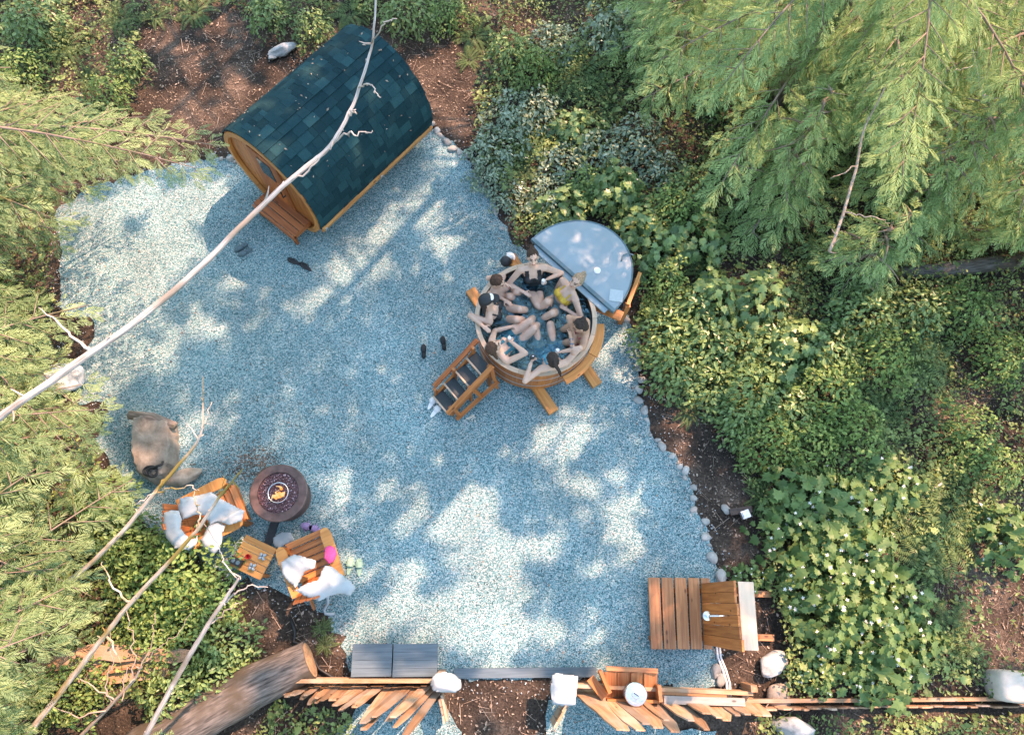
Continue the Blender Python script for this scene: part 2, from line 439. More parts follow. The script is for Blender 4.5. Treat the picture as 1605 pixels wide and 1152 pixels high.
M['salal_glossy'] = leaf_mat('glossy_leaf', (0.080, 0.150, 0.075), (0.40, 0.50, 0.36), 0.18, 0.22, 0.9)
M['ground_leaf'] = leaf_mat('ground_leaf', (0.030, 0.072, 0.020), (0.31, 0.40, 0.13), 0.16)
M['bright_leaf'] = leaf_mat('bright_leaf', (0.050, 0.115, 0.030), (0.30, 0.43, 0.13), 0.22)
M['moss'] = leaf_mat('moss_leaf', (0.12, 0.13, 0.025), (0.30, 0.28, 0.06), 0.25)
M['litter'] = leaf_mat('litter', (0.075, 0.05, 0.034), (0.58, 0.47, 0.37), 0.10)
M['petal'] = simple('petal', (0.80, 0.80, 0.74), 0.8, var=0.05)
M['pebble'] = leaf_mat('pebble', (0.05, 0.07, 0.085), (0.62, 0.66, 0.68), 0.0, 0.85)


# ------------------------------------------------------------------ mesh builder
def nrm(v):
    v = np.asarray(v, float); return v / (np.linalg.norm(v) + 1e-12)


def frame(x, up=(0, 0, 1)):
    """Rotation whose first column runs along x, third as near to up as it can."""
    x = nrm(x); up = np.asarray(up, float)
    if abs(x @ nrm(up)) > 0.98: up = np.array([0, 1, 0.]) if abs(x[1]) < 0.9 else np.array([1, 0, 0.])
    y = nrm(np.cross(up, x)); z = np.cross(x, y)
    return np.stack([x, y, z], 1)


class MB:
    def __init__(s):
        s.V, s.U, s.T, s.L, s.C, s.MI = [], [], [], [], [], []
        s.n = 0; s.smooth = False

    def add(s, v, faces, uvw=None, tint=0.5, mi=0):
        v = np.asarray(v, float).reshape(-1, 3)
        s.V.append(v); s.U.append(np.asarray(uvw, float) if uvw is not None else v.copy())
        s.T.append(np.full(len(v), tint) if np.isscalar(tint) else np.asarray(tint, float))
        for f in faces:
            s.L.append(np.asarray(f, np.int64) + s.n); s.C.append(np.array([len(f)])); s.MI.append(np.array([mi]))
        s.n += len(v)

    def add_arr(s, v, loops, counts, uvw=None, tint=None, mi=None):
        s.V.append(v); s.U.append(uvw if uvw is not None else v)
        s.T.append(tint if tint is not None else np.full(len(v), 0.5))
        s.L.append(loops + s.n); s.C.append(counts); s.MI.append(mi if mi is not None else np.zeros(len(counts), np.int64))
        s.n += len(v)

    def box(s, c, size, R=None, jit=0.0, taper=None):
        """Box centred at c; R columns are its axes. uvw's x runs along the longest side."""
        size = np.asarray(size, float)
        k = np.array([[x, y, z] for x in (-.5, .5) for y in (-.5, .5) for z in (-.5, .5)])
        l = k * size
        if taper is not None: l[k[:, 0] > 0, 1] *= taper
        if jit: l = l + rng.uniform(-jit, jit, l.shape)
        o = int(np.argmax(size)); order = [o] + [i for i in range(3) if i != o]
        u = l[:, order] + rng.uniform(-20, 20, 3)
        v = (l @ np.asarray(R).T if R is not None else l) + np.asarray(c, float)
        s.add(v, [(0, 1, 3, 2), (4, 6, 7, 5), (0, 4, 5, 1), (2, 3, 7, 6), (0, 2, 6, 4), (1, 5, 7, 3)], u)

    def beam(s, a, b, w, h, up=(0, 0, 1), taper=None):
        a, b = np.asarray(a, float), np.asarray(b, float)
        s.box((a + b) / 2, (np.linalg.norm(b - a), w, h), frame(b - a, up), taper=taper)

    def tube(s, pts, rad, n=8, caps=True, wob=0.0, mi=0):
        pts = np.asarray(pts, float); m = len(pts)
        rad = np.full(m, rad) if np.isscalar(rad) else np.asarray(rad, float)
        T = np.gradient(pts, axis=0); T /= np.linalg.norm(T, axis=1)[:, None] + 1e-9
        up = np.array([0, 0, 1.]) if abs(T[0][2]) < 0.9 else np.array([1., 0, 0])
        v = []; u = []; d = np.r_[0, np.cumsum(np.linalg.norm(np.diff(pts, axis=0), axis=1))]; off = rng.uniform(-9, 9)
        nn = nrm(np.cross(T[0], up))
        for i in range(m):
            nn = nrm(nn - T[i] * (nn @ T[i])); bb = np.cross(T[i], nn)
            for j in range(n):
                a = 2 * PI * j / n
                r = rad[i] * (1 + (rng.uniform(-wob, wob) if wob else 0))
                v.append(pts[i] + (nn * math.cos(a) + bb * math.sin(a)) * r)
                u.append((d[i] + off, math.cos(a) * rad.max(), math.sin(a) * rad.max()))
        f = [(i * n + j, i * n + (j + 1) % n, (i + 1) * n + (j + 1) % n, (i + 1) * n + j) for i in range(m - 1) for j in range(n)]
        if caps: f += [tuple(range(n))[::-1], tuple((m - 1) * n + j for j in range(n))]
        s.add(v, f, u, mi=mi)

    def lathe(s, prof, c=(0, 0, 0), n=32, R=None, close=False, mi=0):
        """prof: (radius, z) list."""
        v = []
        for r, z in prof:
            for j in range(n):
                a = 2 * PI * j / n; v.append((r * math.cos(a), r * math.sin(a), z))
        v = np.array(v)
        if R is not None: v = v @ np.asarray(R).T
        m = len(prof); q = m if close else m - 1
        f = [(i * n + j, i * n + (j + 1) % n, ((i + 1) % m) * n + (j + 1) % n, ((i + 1) % m) * n + j) for i in range(q) for j in range(n)]
        if not close: f += [tuple(range(n))[::-1], tuple((m - 1) * n + j for j in range(n))]
        s.add(v + np.asarray(c, float), f, mi=mi)

    def prism(s, poly, z0, z1, mi=0):
        """Upright prism over an outline (x, y), counter-clockwise."""
        n = len(poly)
        v = [(x, y, z0) for x, y in poly] + [(x, y, z1) for x, y in poly]
        f = [tuple(range(n))[::-1], tuple(range(n, 2 * n))] + [(i, (i + 1) % n, n + (i + 1) % n, n + i) for i in range(n)]
        s.add(v, f, mi=mi)

    def ball(s, c, r, R=None, n=12, m=8, mi=0):
        r = np.full(3, r) if np.isscalar(r) else np.asarray(r, float)
        v = [(0, 0, -1)]
        for i in range(1, m):
            t = -PI / 2 + PI * i / m
            for j in range(n):
                a = 2 * PI * j / n; v.append((math.cos(t) * math.cos(a), math.cos(t) * math.sin(a), math.sin(t)))
        v.append((0, 0, 1)); v = np.array(v) * r
        if R is not None: v = v @ np.asarray(R).T
        f = [(0, 1 + (j + 1) % n, 1 + j) for j in range(n)]
        for i in range(m - 2):
            for j in range(n):
                a = 1 + i * n; f.append((a + j, a + (j + 1) % n, a + n + (j + 1) % n, a + n + j))
        k = len(v) - 1; a = 1 + (m - 2) * n
        f += [(a + j, a + (j + 1) % n, k) for j in range(n)]
        s.add(v + np.asarray(c, float), f, mi=mi)

    def cone_limb(s, a, b, ra, rb, n=12):
        """Tapered capsule."""
        a, b = np.asarray(a, float), np.asarray(b, float)
        ax = nrm(b - a); L = np.linalg.norm(b - a)
        prof = [(ra * math.cos(t), -ra * math.sin(t) * 1.0) for t in (1.5, 1.1, .7, .35)] + [(ra, 0)]
        prof += [(ra + (rb - ra) * t, L * t) for t in (.33, .66)]
        prof += [(rb, L)] + [(rb * math.cos(t), L + rb * math.sin(t)) for t in (.35, .7, 1.1, 1.5)]
        F = frame(ax); R = np.stack([F[:, 1], F[:, 2], F[:, 0]], 1)
        s.lathe(prof, a, n, R)

    def scatter(s, tmpl, Rm, pos, tint, mi=0):
        """Copies of a template (verts, loops, counts) under N 3x3 matrices and positions."""
        tv, tl, tc = tmpl; N = len(pos)
        if N == 0: return
        v = (np.einsum('nij,kj->nki', Rm, tv) + pos[:, None, :]).reshape(-1, 3)
        loops = (tl[None, :] + (np.arange(N) * len(tv))[:, None]).ravel()
        s.add_arr(v, loops, np.tile(tc, N), None, np.repeat(tint, len(tv)), np.full(N * len(tc), mi, np.int64))

    def build(s, name, mat, parent=None, smooth=False, origin=None, wire=None):
        me = bpy.data.meshes.new(name)
        V = np.concatenate(s.V); U = np.concatenate(s.U); T = np.concatenate(s.T)
        L = np.concatenate(s.L); C = np.concatenate(s.C)
        o0 = np.zeros(3)
        if origin is not None: o0 = np.asarray(origin, float)
        elif parent is not None and not parent.get('_local'): o0 = np.array(world_loc(parent))
        V = V - o0
        me.vertices.add(len(V)); me.vertices.foreach_set('co', V.astype(np.float32).ravel())
        me.loops.add(len(L)); me.loops.foreach_set('vertex_index', L.astype(np.int32))
        me.polygons.add(len(C)); st = np.r_[0, np.cumsum(C)[:-1]]
        me.polygons.foreach_set('loop_start', st.astype(np.int32))
        if isinstance(mat, (list, tuple)):
            for m in mat: me.materials.append(m)
            me.polygons.foreach_set('material_index', np.concatenate(s.MI).astype(np.int32))
        else:
            me.materials.append(mat)
        if not all(p is q for p, q in zip(s.U, s.V)):
            a = me.attributes.new('uvw', 'FLOAT_VECTOR', 'POINT'); a.data.foreach_set('vector', U.astype(np.float32).ravel())
        a = me.attributes.new('tint', 'FLOAT', 'POINT'); a.data.foreach_set('value', T.astype(np.float32))
        me.update(calc_edges=True)
        if smooth: me.polygons.foreach_set('use_smooth', np.ones(len(C), bool))
        else: me.polygons.foreach_set('use_smooth', np.zeros(len(C), bool))
        me.validate(verbose=False)
        o = bpy.data.objects.new(name, me); COL.objects.link(o)
        if parent is not None: o.parent = parent
        elif origin is not None: o.location = [float(x) for x in o0]
        return o


def world_loc(o):
    p = Vector((0, 0, 0))
    while o is not None:
        p = p + Vector(o.location); o = o.parent
    return p


def proto(name, label=None, cat=None, group=None):
    """An Empty at the origin whose children are built in its own coordinates, to be moved and turned afterwards."""
    return empty(name, (0, 0, 0), label, cat, group)


def T_(verts, faces):
    L = np.concatenate([np.asarray(f) for f in faces]); C = np.array([len(f) for f in faces])
    return np.asarray(verts, float), L.astype(np.int64), C.astype(np.int64)


def euler_mats(rz, tilt, roll, scale):
    """N rotation matrices: yaw rz, pitch tilt (nose down positive), roll, uniform scale."""
    n = len(rz); cz, sz = np.cos(rz), np.sin(rz); ct, st = np.cos(tilt), np.sin(tilt); cr, sr = np.cos(roll), np.sin(roll)
    Z = np.zeros((n, 3, 3)); Z[:, 0, 0] = cz; Z[:, 0, 1] = -sz; Z[:, 1, 0] = sz; Z[:, 1, 1] = cz; Z[:, 2, 2] = 1
    Yt = np.zeros((n, 3, 3)); Yt[:, 0, 0] = ct; Yt[:, 0, 2] = st; Yt[:, 2, 0] = -st; Yt[:, 2, 2] = ct; Yt[:, 1, 1] = 1
    Xr = np.zeros((n, 3, 3)); Xr[:, 1, 1] = cr; Xr[:, 1, 2] = -sr; Xr[:, 2, 1] = sr; Xr[:, 2, 2] = cr; Xr[:, 0, 0] = 1
    return np.einsum('nij,njk,nkl->nil', Z, Yt, Xr) * np.asarray(scale)[:, None, None]


# ------------------------------------------------------------------ small value noise for shapes
_NG = np.random.default_rng(3).uniform(0, 1, (64, 64))


def vnoise(x, y):
    x = np.asarray(x, float); y = np.asarray(y, float)
    xi = np.floor(x).astype(int); yi = np.floor(y).astype(int); fx = x - xi; fy = y - yi
    fx = fx * fx * (3 - 2 * fx); fy = fy * fy * (3 - 2 * fy)
    g = lambda a, b: _NG[a % 64, b % 64]
    return (g(xi, yi) * (1 - fx) + g(xi + 1, yi) * fx) * (1 - fy) + (g(xi, yi + 1) * (1 - fx) + g(xi + 1, yi + 1) * fx) * fy


def fbm(x, y, o=4):
    r = 0; a = 0.5
    for i in range(o):
        r = r + a * vnoise(np.asarray(x) * 2 ** i + 7.3 * i, np.asarray(y) * 2 ** i + 3.1 * i); a *= 0.5
    return r


# ------------------------------------------------------------------ ground and gravel
GRAVEL_PX = [(672, 200), (700, 216), (735, 248), (762, 290), (782, 335), (800, 380), (850, 405), (920, 440), (985, 495), (1003, 555), (1000, 600), (1010, 650),
             (1026, 684), (1058, 714), (1080, 760), (1098, 808), (1114, 850), (1128, 892), (1132, 960), (1122, 1030), (1130, 1078), (1040, 1078), (930, 1066), (880, 1060),
             (830, 1062), (740, 1066), (700, 1064), (560, 1062), (543, 1036), (530, 990), (506, 964), (452, 930), (405, 915), (360, 905), (318, 880), (285, 845), (240, 830), (205, 790),
             (190, 740), (165, 722), (150, 690), (172, 640), (125, 630), (100, 560), (92, 480), (96, 400), (88, 330), (140, 296), (230, 268), (300, 254), (352, 246), (470, 200), (560, 150), (640, 160)]
GRAVEL_XY = [tuple(at(x, y)[:2]) for x, y in GRAVEL_PX]
LOWER_GRAVEL = [[(560, 1110), (640, 1085), (700, 1098), (720, 1152), (735, 1215), (560, 1215), (520, 1160)], [(860, 1105), (905, 1090), (1010, 1130), (1120, 1150), (1110, 1215), (850, 1215)]]


def densify(poly, step=0.12, amp=0.05):
    out = []
    for i in range(len(poly)):
        a = np.array(poly[i]); b = np.array(poly[(i + 1) % len(poly)])
        k = max(1, int(np.linalg.norm(b - a) / step))
        for j in range(k):
            p = a + (b - a) * j / k
            out.append(tuple(p + rng.normal(0, amp * 0.5, 2)))
    return out


def sheet(name, poly, z, mat):
    bm = bmesh.new()
    vs = [bm.verts.new((x, y, z)) for x, y in poly]
    f = bm.faces.new(vs)
    if f.normal.z < 0: f.normal_flip()
    bmesh.ops.triangulate(bm, faces=[f])
    me = bpy.data.meshes.new(name); bm.to_mesh(me); bm.free(); me.materials.append(mat)
    o = bpy.data.objects.new(name, me); COL.objects.link(o); o['kind'] = 'structure'
    return o


def ground_z(x, y):
    """Gentle forest floor: flat at the clearing, swelling away from it."""
    x = np.asarray(x, float); y = np.asarray(y, float)
    d = np.clip((np.hypot((x + 0.5) / 5.5, (y - 3.0) / 6.0) - 1.0) * 1.2, 0, 1)
    far = np.clip(np.hypot(x, y - 3) - 14, 0, None) * 0.03
    return (fbm(x * 0.5, y * 0.5) - 0.47) * 0.5 * d + (fbm(x * 2.2, y * 2.2, 3) - 0.44) * 0.10 * d - 0.012 + far * 0


def build_ground():
    xs = np.r_[-400, -120, -50, -30, np.arange(-18, 22, 0.2), 30, 50, 120, 400]
    ys = np.r_[-400, -120, -50, -20, np.arange(-8, 26, 0.2), 40, 80, 160, 400]
    X, Y = np.meshgrid(xs, ys, indexing='ij')
    Zg = ground_z(X, Y)
    v = np.stack([X, Y, Zg], -1).reshape(-1, 3)
    ny = len(ys); i, j = np.meshgrid(np.arange(len(xs) - 1), np.arange(ny - 1), indexing='ij')
    a = (i * ny + j).ravel()
    loops = np.stack([a, a + ny, a + ny + 1, a + 1], 1).ravel()
    b = MB(); b.add_arr(v, loops, np.full(len(a), 4))
    g = b.build('ground', M['soil'], smooth=True); g['kind'] = 'structure'
    gp = densify(GRAVEL_XY, 0.10, 0.07)
    sheet('gravel', gp, 0.006, M['gravel'])
    for p in LOWER_GRAVEL:
        sheet('gravel_path', densify([tuple(at(x, y)[:2]) for x, y in p], 0.16, 0.06), 0.010, M['gravel'])


build_ground()


# pebbles lying loose on the gravel and spilled at its edge
def build_pebbles():
    ico = bmesh.new(); bmesh.ops.create_icosphere(ico, subdivisions=1, radius=1)
    V = np.array([v.co[:] for v in ico.verts]); Fc = [tuple(v.index for v in f.verts) for f in ico.faces]; ico.free()
    V = V * np.array([1, 0.8, 0.55]); t = T_(V, Fc)
    N = 9000
    P = rng.uniform([-8, -1.6], [4, 9.5], (N, 2)); P = P[in_poly(P, GRAVEL_XY)]
    edge = np.array(densify(GRAVEL_XY, 0.02, 0.0)); edge = edge[rng.integers(0, len(edge), 2200)] + rng.normal(0, 0.16, (2200, 2))
    P = np.concatenate([P, edge])
    n = len(P); s = rng.uniform(0.007, 0.017, n)
    b = MB(); b.scatter(t, euler_mats(rng.uniform(0, 6.3, n), rng.normal(0, .3, n), rng.normal(0, .3, n), s), np.c_[P, np.full(n, 0.008)], rng.uniform(0, 1, n))
    o = b.build('pebbles', M['pebble']); tag(o, 'loose blue grey chippings strewn over the gravel clearing', 'gravel', kind='stuff')


build_pebbles()


# ------------------------------------------------------------------ barrel sauna
def build_sauna():
    cx, cy, ang, R, L, zc = -2.688, 7.635, 0.866, 1.061, 2.715, 0.861
    a = np.array([math.cos(ang), math.sin(ang), 0]); w = np.array([math.sin(ang), -math.cos(ang), 0]); zz = np.array([0, 0, 1.])
    root = empty('barrel_sauna', (cx, cy, 0), 'cedar barrel sauna roofed in dark blue shingles at the top of the gravel', 'sauna')
    C = np.array([cx, cy, zc])

    def P(s, th, r): return C + a * s + r * (w * math.cos(th) + zz * math.sin(th))
    # staves of the barrel
    b = MB(); n = 44; s0 = -L / 2 - 0.01; s1 = L / 2 - 0.06
    for k in range(n):
        t0 = 2 * PI * k / n; t1 = 2 * PI * (k + 1) / n - 0.006
        v = [P(s, t, r) for s in (s0, s1) for t in (t0, t1) for r in (R - 0.075, R - 0.035)]
        u = [(s + k * 3.7, t * 0.9, r + k) for s in (s0, s1) for t in (t0, t1) for r in (0, 0.04)]
        b.add(v, [(0, 1, 3, 2), (4, 6, 7, 5), (0, 4, 5, 1), (2, 3, 7, 6), (0, 2, 6, 4), (1, 5, 7, 3)], u)
    b.build('barrel_staves', M['cedar'], root)
    # bent plywood under the shingles
    b = MB(); e0, e1 = -0.30, PI + 0.30; m = 40
    for sA, sB in ((-L / 2, L / 2),):
        ths = np.linspace(e0, e1, m + 1)
        v = []
        for t in ths: v += [P(sA, t, R - 0.034), P(sA, t, R - 0.016), P(sB, t, R - 0.034), P(sB, t, R - 0.016)]
        f = []
        for i in range(m):
            q = i * 4; f += [(q, q + 1, q + 5, q + 4), (q + 2, q + 6, q + 7, q + 3), (q, q + 4, q + 6, q + 2), (q + 1, q + 3, q + 7, q + 5)]
        b.add(v, f, np.array([[0, 0, 0]] * len(v)))
    b.build('roof_deck', M['cedar_red'], root)
    # shingles: courses round the arc, every tab its own plate, thick laminated tabs over thinner ones
    b = MB(); rows = 25
    for k in range(rows):
        th0 = e0 + (e1 - e0) * k / rows; th1 = e0 + (e1 - e0) * (k + 1.12) / rows
        mirror = th0 > PI / 2
        s = -L / 2 - 0.015 - rnd.uniform(0, .15)
        while s < L / 2 + 0.015:
            wd = rnd.choice([0.10, 0.13, 0.17, 0.21, 0.25]) * rnd.uniform(.9, 1.1)
            x0, x1 = max(s, -L / 2 - 0.02), min(s + wd - 0.003, L / 2 + 0.02)
            s += wd
            if x1 - x0 < 0.02: continue
            lift = rnd.choice([0.0, 0.0, 0.005]) + rnd.uniform(0, .002)
            ro0, ro1 = R + 0.010 + lift, R - 0.003 + lift * .3
            if mirror: ta, tb = th0 - 0.12 * (e1 - e0) / rows, th0 + (e1 - e0) / rows
            else: ta, tb = th0, th1
            if mirror: ro0, ro1 = ro1, ro0
            tm = (ta + tb) / 2; rm = (ro0 + ro1) / 2
            v = [P(x0, ta, ro0), P(x1, ta, ro0), P(x1, tm, rm), P(x0, tm, rm), P(x1, tb, ro1), P(x0, tb, ro1),
                 P(x0, ta, R - 0.014), P(x1, ta, R - 0.014), P(x1, tb, R - 0.014), P(x0, tb, R - 0.014)]
            b.add(v, [(0, 1, 2, 3), (3, 2, 4, 5), (6, 7, 1, 0), (5, 4, 8, 9), (0, 3, 5, 9, 6), (1, 7, 8, 4, 2)])
    b.build('roof', M['shingle'], root)
    # eave boards along both long sides
    for nm, th in (('eave_board', e0 - 0.045), ('eave_board', PI - e0 + 0.045)):
        b = MB(); n_ = w * math.cos(th) + zz * math.sin(th); tan = -w * math.sin(th) + zz * math.cos(th)
        c = C + n_ * (R + 0.022)
        Rm = np.stack([a, tan, n_], 1)
        for q in (-1, 1): b.box(c + a * q * L / 4, (L / 2 - 0.006, 0.15, 0.05), Rm)
        e = b.build(nm, M['cedar_gold'], root)
        if th < 0:
            for q in (0.04, -L / 2 + 0.06):
                b = MB(); b.box(c + a * q + n_ * 0.030, (0.035, 0.16, 0.008), Rm); b.build('steel_clip', M['galv'], e)
    # end walls, recessed at the front under the roof
    def disc(s, r, t, name, mat):
        b = MB(); k = 12
        for i in range(k):
            u0 = -r + 2 * r * i / k + 0.003; u1 = -r + 2 * r * (i + 1) / k - 0.003
            h = lambda u: math.sqrt(max(r * r - u * u, 0.0004))
            pts = [(u0, -h(u0)), (u1, -h(u1)), (u1, h(u1)), (u0, h(u0))]
            v = [C + a * (s + q) + w * uu + zz * vv for q in (-t / 2, t / 2) for uu, vv in pts]
            uvw = [(vv + i * 5.1, uu, q + i * 2.3) for q in (0, 1) for uu, vv in pts]
            b.add(v, [(0, 1, 2, 3), (7, 6, 5, 4), (0, 4, 5, 1), (1, 5, 6, 2), (2, 6, 7, 3), (3, 7, 4, 0)], uvw)
        return b.build(name, mat, root)
    fw = disc(-L / 2 + 0.06, R - 0.077, 0.045, 'front_wall', M['cedar'])
    disc(L / 2 - 0.12, R - 0.077, 0.045, 'back_wall', M['cedar'])
    # round timber lip at the front end
    b = MB(); m = 48
    ths = np.linspace(-PI / 2 - 0.95, 3 * PI / 2 - 2.19 + 0.0, m)
    ths = np.linspace(-PI / 2 + .001, 3 * PI / 2 - .001, m)
    v = []
    for t in ths: v += [P(-L / 2 - 0.03, t, R - 0.036), P(-L / 2 - 0.03, t, R - 0.13), P(-L / 2 + 0.03, t, R - 0.13), P(-L / 2 + 0.03, t, R - 0.036)]
    f = []
    for i in range(m - 1):
        q = i * 4
        for j in range(4): f.append((q + j, q + (j + 1) % 4, q + 4 + (j + 1) % 4, q + 4 + j))
    b.add(v, f + [(0, 1, 2, 3), (4 * m - 4, 4 * m - 1, 4 * m - 2, 4 * m - 3)], [(t * R, p, 0) for t in ths for p in (0, .1, .1, 0)])
    b.build('front_lip', M['cedar_gold'], root)
    # door in the front wall
    door = MB(); s = -L / 2 + 0.022
    fr = np.stack([w, zz, -a], 1)
    for i in range(5): door.box(C + a * s + w * (-0.26 + 0.13 * i) + zz * -0.05, (0.126, 1.55, 0.028), fr)
    d = door.build('door', M['cedar_red'], root)
    h = MB(); h.tube([C + a * (s - 0.02) + w * 0.24 + zz * .1, C + a * (s - 0.07) + w * 0.24 + zz * .1, C + a * (s - 0.07) + w * 0.24 - zz * .12, C + a * (s - 0.02) + w * 0.24 - zz * .12], 0.012)
    h.build('handle', M['black'], d)
    g = MB(); g.box(C + a * (s - 0.018) + zz * 0.38, (0.30, 0.42, 0.012), fr); g.build('window_pane', M['glass_dark'], d)
    # front step: three deep red planks reaching out over the gravel
    b = MB(); base = np.array([cx, cy, 0]) - a * (L / 2)
    for i in range(4):
        b.box(base - a * (0.02 + 0.125 * i - 0.10) + w * 0.16 + zz * 0.335, (0.98, 0.108, 0.035), np.stack([w, a, zz], 1))
    for q in (-0.30, 0.62): b.box(base - a * 0.085 + w * q + zz * 0.268, (0.46, 0.04, 0.095), np.stack([a, -w, zz], 1))
    b.box(base - a * 0.375 + w * 0.16 + zz * 0.27, (0.98, 0.03, 0.12), np.stack([w, a, zz], 1))
    for q in (-0.27, 0.59): b.box(base - a * 0.34 + w * q + zz * 0.115, (0.05, 0.07, 0.21), np.stack([a, -w, zz], 1))
    b.build('porch_step', M['cedar_red'], root)
    # cradles under the barrel
    for q in (-0.85, 0.85):
        b = MB(); c = np.array([cx, cy, 0]) + a * q
        b.box(c + zz * 0.10, (1.3, 0.09, 0.19), np.stack([w, a, zz], 1)); b.build('cradle', M['cedar_red'], root)
    # steel bands
    for q in (-0.62, 0.75):
        b = MB(); ths = np.linspace(PI + 0.42, 2 * PI - 0.42, 30); v = []
        for t in ths: v += [P(q - .015, t, R - .034), P(q + .015, t, R - .034), P(q + .015, t, R - .030), P(q - .015, t, R - .030)]
        f = [(i * 4 + j, i * 4 + (j + 1) % 4, i * 4 + 4 + (j + 1) % 4, i * 4 + 4 + j) for i in range(29) for j in range(4)]
        b.add(v, f); b.build('band', M['galv'], root)


build_sauna()

# ------------------------------------------------------------------ hot tub
RIM_Z, WATER_Z = 0.90, 0.74
_l, _r, _t, _b = at(746, 500, RIM_Z), at(934, 500, RIM_Z), at(845, 411, RIM_Z), at(845, 590, RIM_Z)
TUB = np.array([(_l[0] + _r[0]) / 2, (_t[1] + _b[1]) / 2, 0]); TUB_R = ((_r[0] - _l[0]) + (_t[1] - _b[1])) / 4


def build_tub():
    root = empty('hot_tub', TUB, 'round wooden hot tub full of bathers in the middle of the gravel', 'hot tub')
    n = 54; Ro, Ri = TUB_R, TUB_R - 0.055; z0 = 0.12
    def staves(ra, rb, za, zb, name, mat, par, gap=0.004):
        b = MB()
        for k in range(n):
            t0 = 2 * PI * k / n; t1 = 2 * PI * (k + 1) / n - gap
            bul = 0.010
            v = []; u = []
            for z in (za, zb):
                for t in (t0, t1):
                    for r in (ra, rb):
                        rr = r - (0.02 if z == za else 0)
                        v.append(TUB + np.array([rr * math.cos(t), rr * math.sin(t), z])); u.append((z + k * 3.1, t * Ro, r + k * 1.7))
            b.add(v, [(0, 1, 3, 2), (4, 6, 7, 5), (0, 4, 5, 1), (2, 3, 7, 6), (0, 2, 6, 4), (1, 5, 7, 3)], u)
        return b.build(name, mat, par)
    staves(Ro - 0.030, Ro - 0.004, z0, RIM_Z - 0.028, 'outer_staves', M['cedar'], root)
    staves(Ro - 0.058, Ro - 0.034, z0, RIM_Z - 0.028, 'inner_staves', M['cedar_dark'], root, 0.0)
    # rim: bent segments
    b = MB(); k = 20
    for i in range(k):
        m = 5; ts = np.linspace(2 * PI * i / k, 2 * PI * (i + 1) / k - 0.004, m); v = []; u = []
        for t in ts:
            for r, z in ((Ro - 0.064, RIM_Z - 0.027), (Ro + 0.006, RIM_Z - 0.027), (Ro + 0.006, RIM_Z), (Ro - 0.064, RIM_Z)):
                v.append(TUB + np.array([r * math.cos(t), r * math.sin(t), z])); u.append((t * Ro + i, r, z + i))
        f = [(q * 4 + j, q * 4 + (j + 1) % 4, q * 4 + 4 + (j + 1) % 4, q * 4 + 4 + j) for q in range(m - 1) for j in range(4)]
        b.add(v, f + [(3, 2, 1, 0), (4 * m - 4, 4 * m - 3, 4 * m - 2, 4 * m - 1)], u)
    b.build('rim', M['rim'], root)
    for z in (0.30, 0.62):
        b = MB(); rr = Ro - 0.004 - 0.02 * (1 - (z - z0) / (RIM_Z - z0))
        b.lathe([(rr - 0.002, z - 0.012), (rr + 0.004, z - 0.012), (rr + 0.004, z + 0.012), (rr - 0.002, z + 0.012)], TUB, 64, close=True); b.build('band', M['galv'], root)
    b = MB(); b.lathe([(Ro - 0.09, z0 + 0.002), (Ro - 0.09, z0 + 0.05)], TUB, 48); b.build('floor', M['cedar_dark'], root)
    # bench ring inside, broad planks lit through the water on the right
    b = MB(); k = 9
    for i in range(k):
        t0 = 2 * PI * i / k; t1 = 2 * PI * (i + 1) / k - 0.02; ts = np.linspace(t0, t1, 5); v = []; u = []
        for t in ts:
            for r, z in ((Ro - 0.42, .46), (Ro - 0.075, .46), (Ro - 0.075, .50), (Ro - 0.42, .50)):
                v.append(TUB + np.array([r * math.cos(t), r * math.sin(t), z])); u.append((t + i, r, z + i))
        f = [(q * 4 + j, q * 4 + (j + 1) % 4, q * 4 + 4 + (j + 1) % 4, q * 4 + 4 + j) for q in range(4) for j in range(4)]
        b.add(v, f + [(3, 2, 1, 0), (16, 17, 18, 19)], u)
    b.build('bench', M['cedar_wet'], root)
    # curved drinks shelf round the outside on the right
    b = MB(); zs = 0.60
    for (t0, t1, ra, rb) in ((-1.12, -0.52, Ro + .012, Ro + .15), (-0.51, 0.02, Ro + .012, Ro + .17)):
        ts = np.linspace(t0, t1, 12); v = []; u = []
        for t in ts:
            for r, z in ((ra, zs - .04), (rb, zs - .04), (rb, zs), (ra, zs)):
                v.append(TUB + np.array([r * math.cos(t), r * math.sin(t), z])); u.append((t * Ro, r, z))
        f = [(q * 4 + j, q * 4 + (j + 1) % 4, q * 4 + 4 + (j + 1) % 4, q * 4 + 4 + j) for q in range(11) for j in range(4)]
        b.add(v, f + [(3, 2, 1, 0), (44, 45, 46, 47)], u)
    b.build('drinks_shelf', M['cedar_gold'], root)
    for t in (-0.95, -0.3):
        b = MB(); d = np.array([math.cos(t), math.sin(t), 0])
        b.beam(TUB + d * (Ro - .02) + [0, 0, .35], TUB + d * (Ro + .13) + [0, 0, .555], .04, .04); b.build('bracket', M['cedar'], root)
    # steel drain fittings on the lower right of the wall
    for t, z in ((-1.02, .5), (-0.90, .40)):
        b = MB(); d = np.array([math.cos(t), math.sin(t), 0])
        b.tube([TUB + d * (Ro - .02) + [0, 0, z], TUB + d * (Ro + .07) + [0, 0, z]], .022, 10)
        b.tube([TUB + d * (Ro + .05) + [0, 0, z], TUB + d * (Ro + .05) + [0, 0, z + .07]], .012, 8)
        b.build('drain_valve', M['steel'], root)
    wtr = MB(); wtr.lathe([(Ro - 0.062, WATER_Z)], TUB, 96) if False else None
    wtr = MB(); ns = 96
    wtr.add([TUB + np.array([(Ro - .06) * math.cos(2 * PI * j / ns), (Ro - .06) * math.sin(2 * PI * j / ns), WATER_Z]) for j in range(ns)], [tuple(range(ns))])
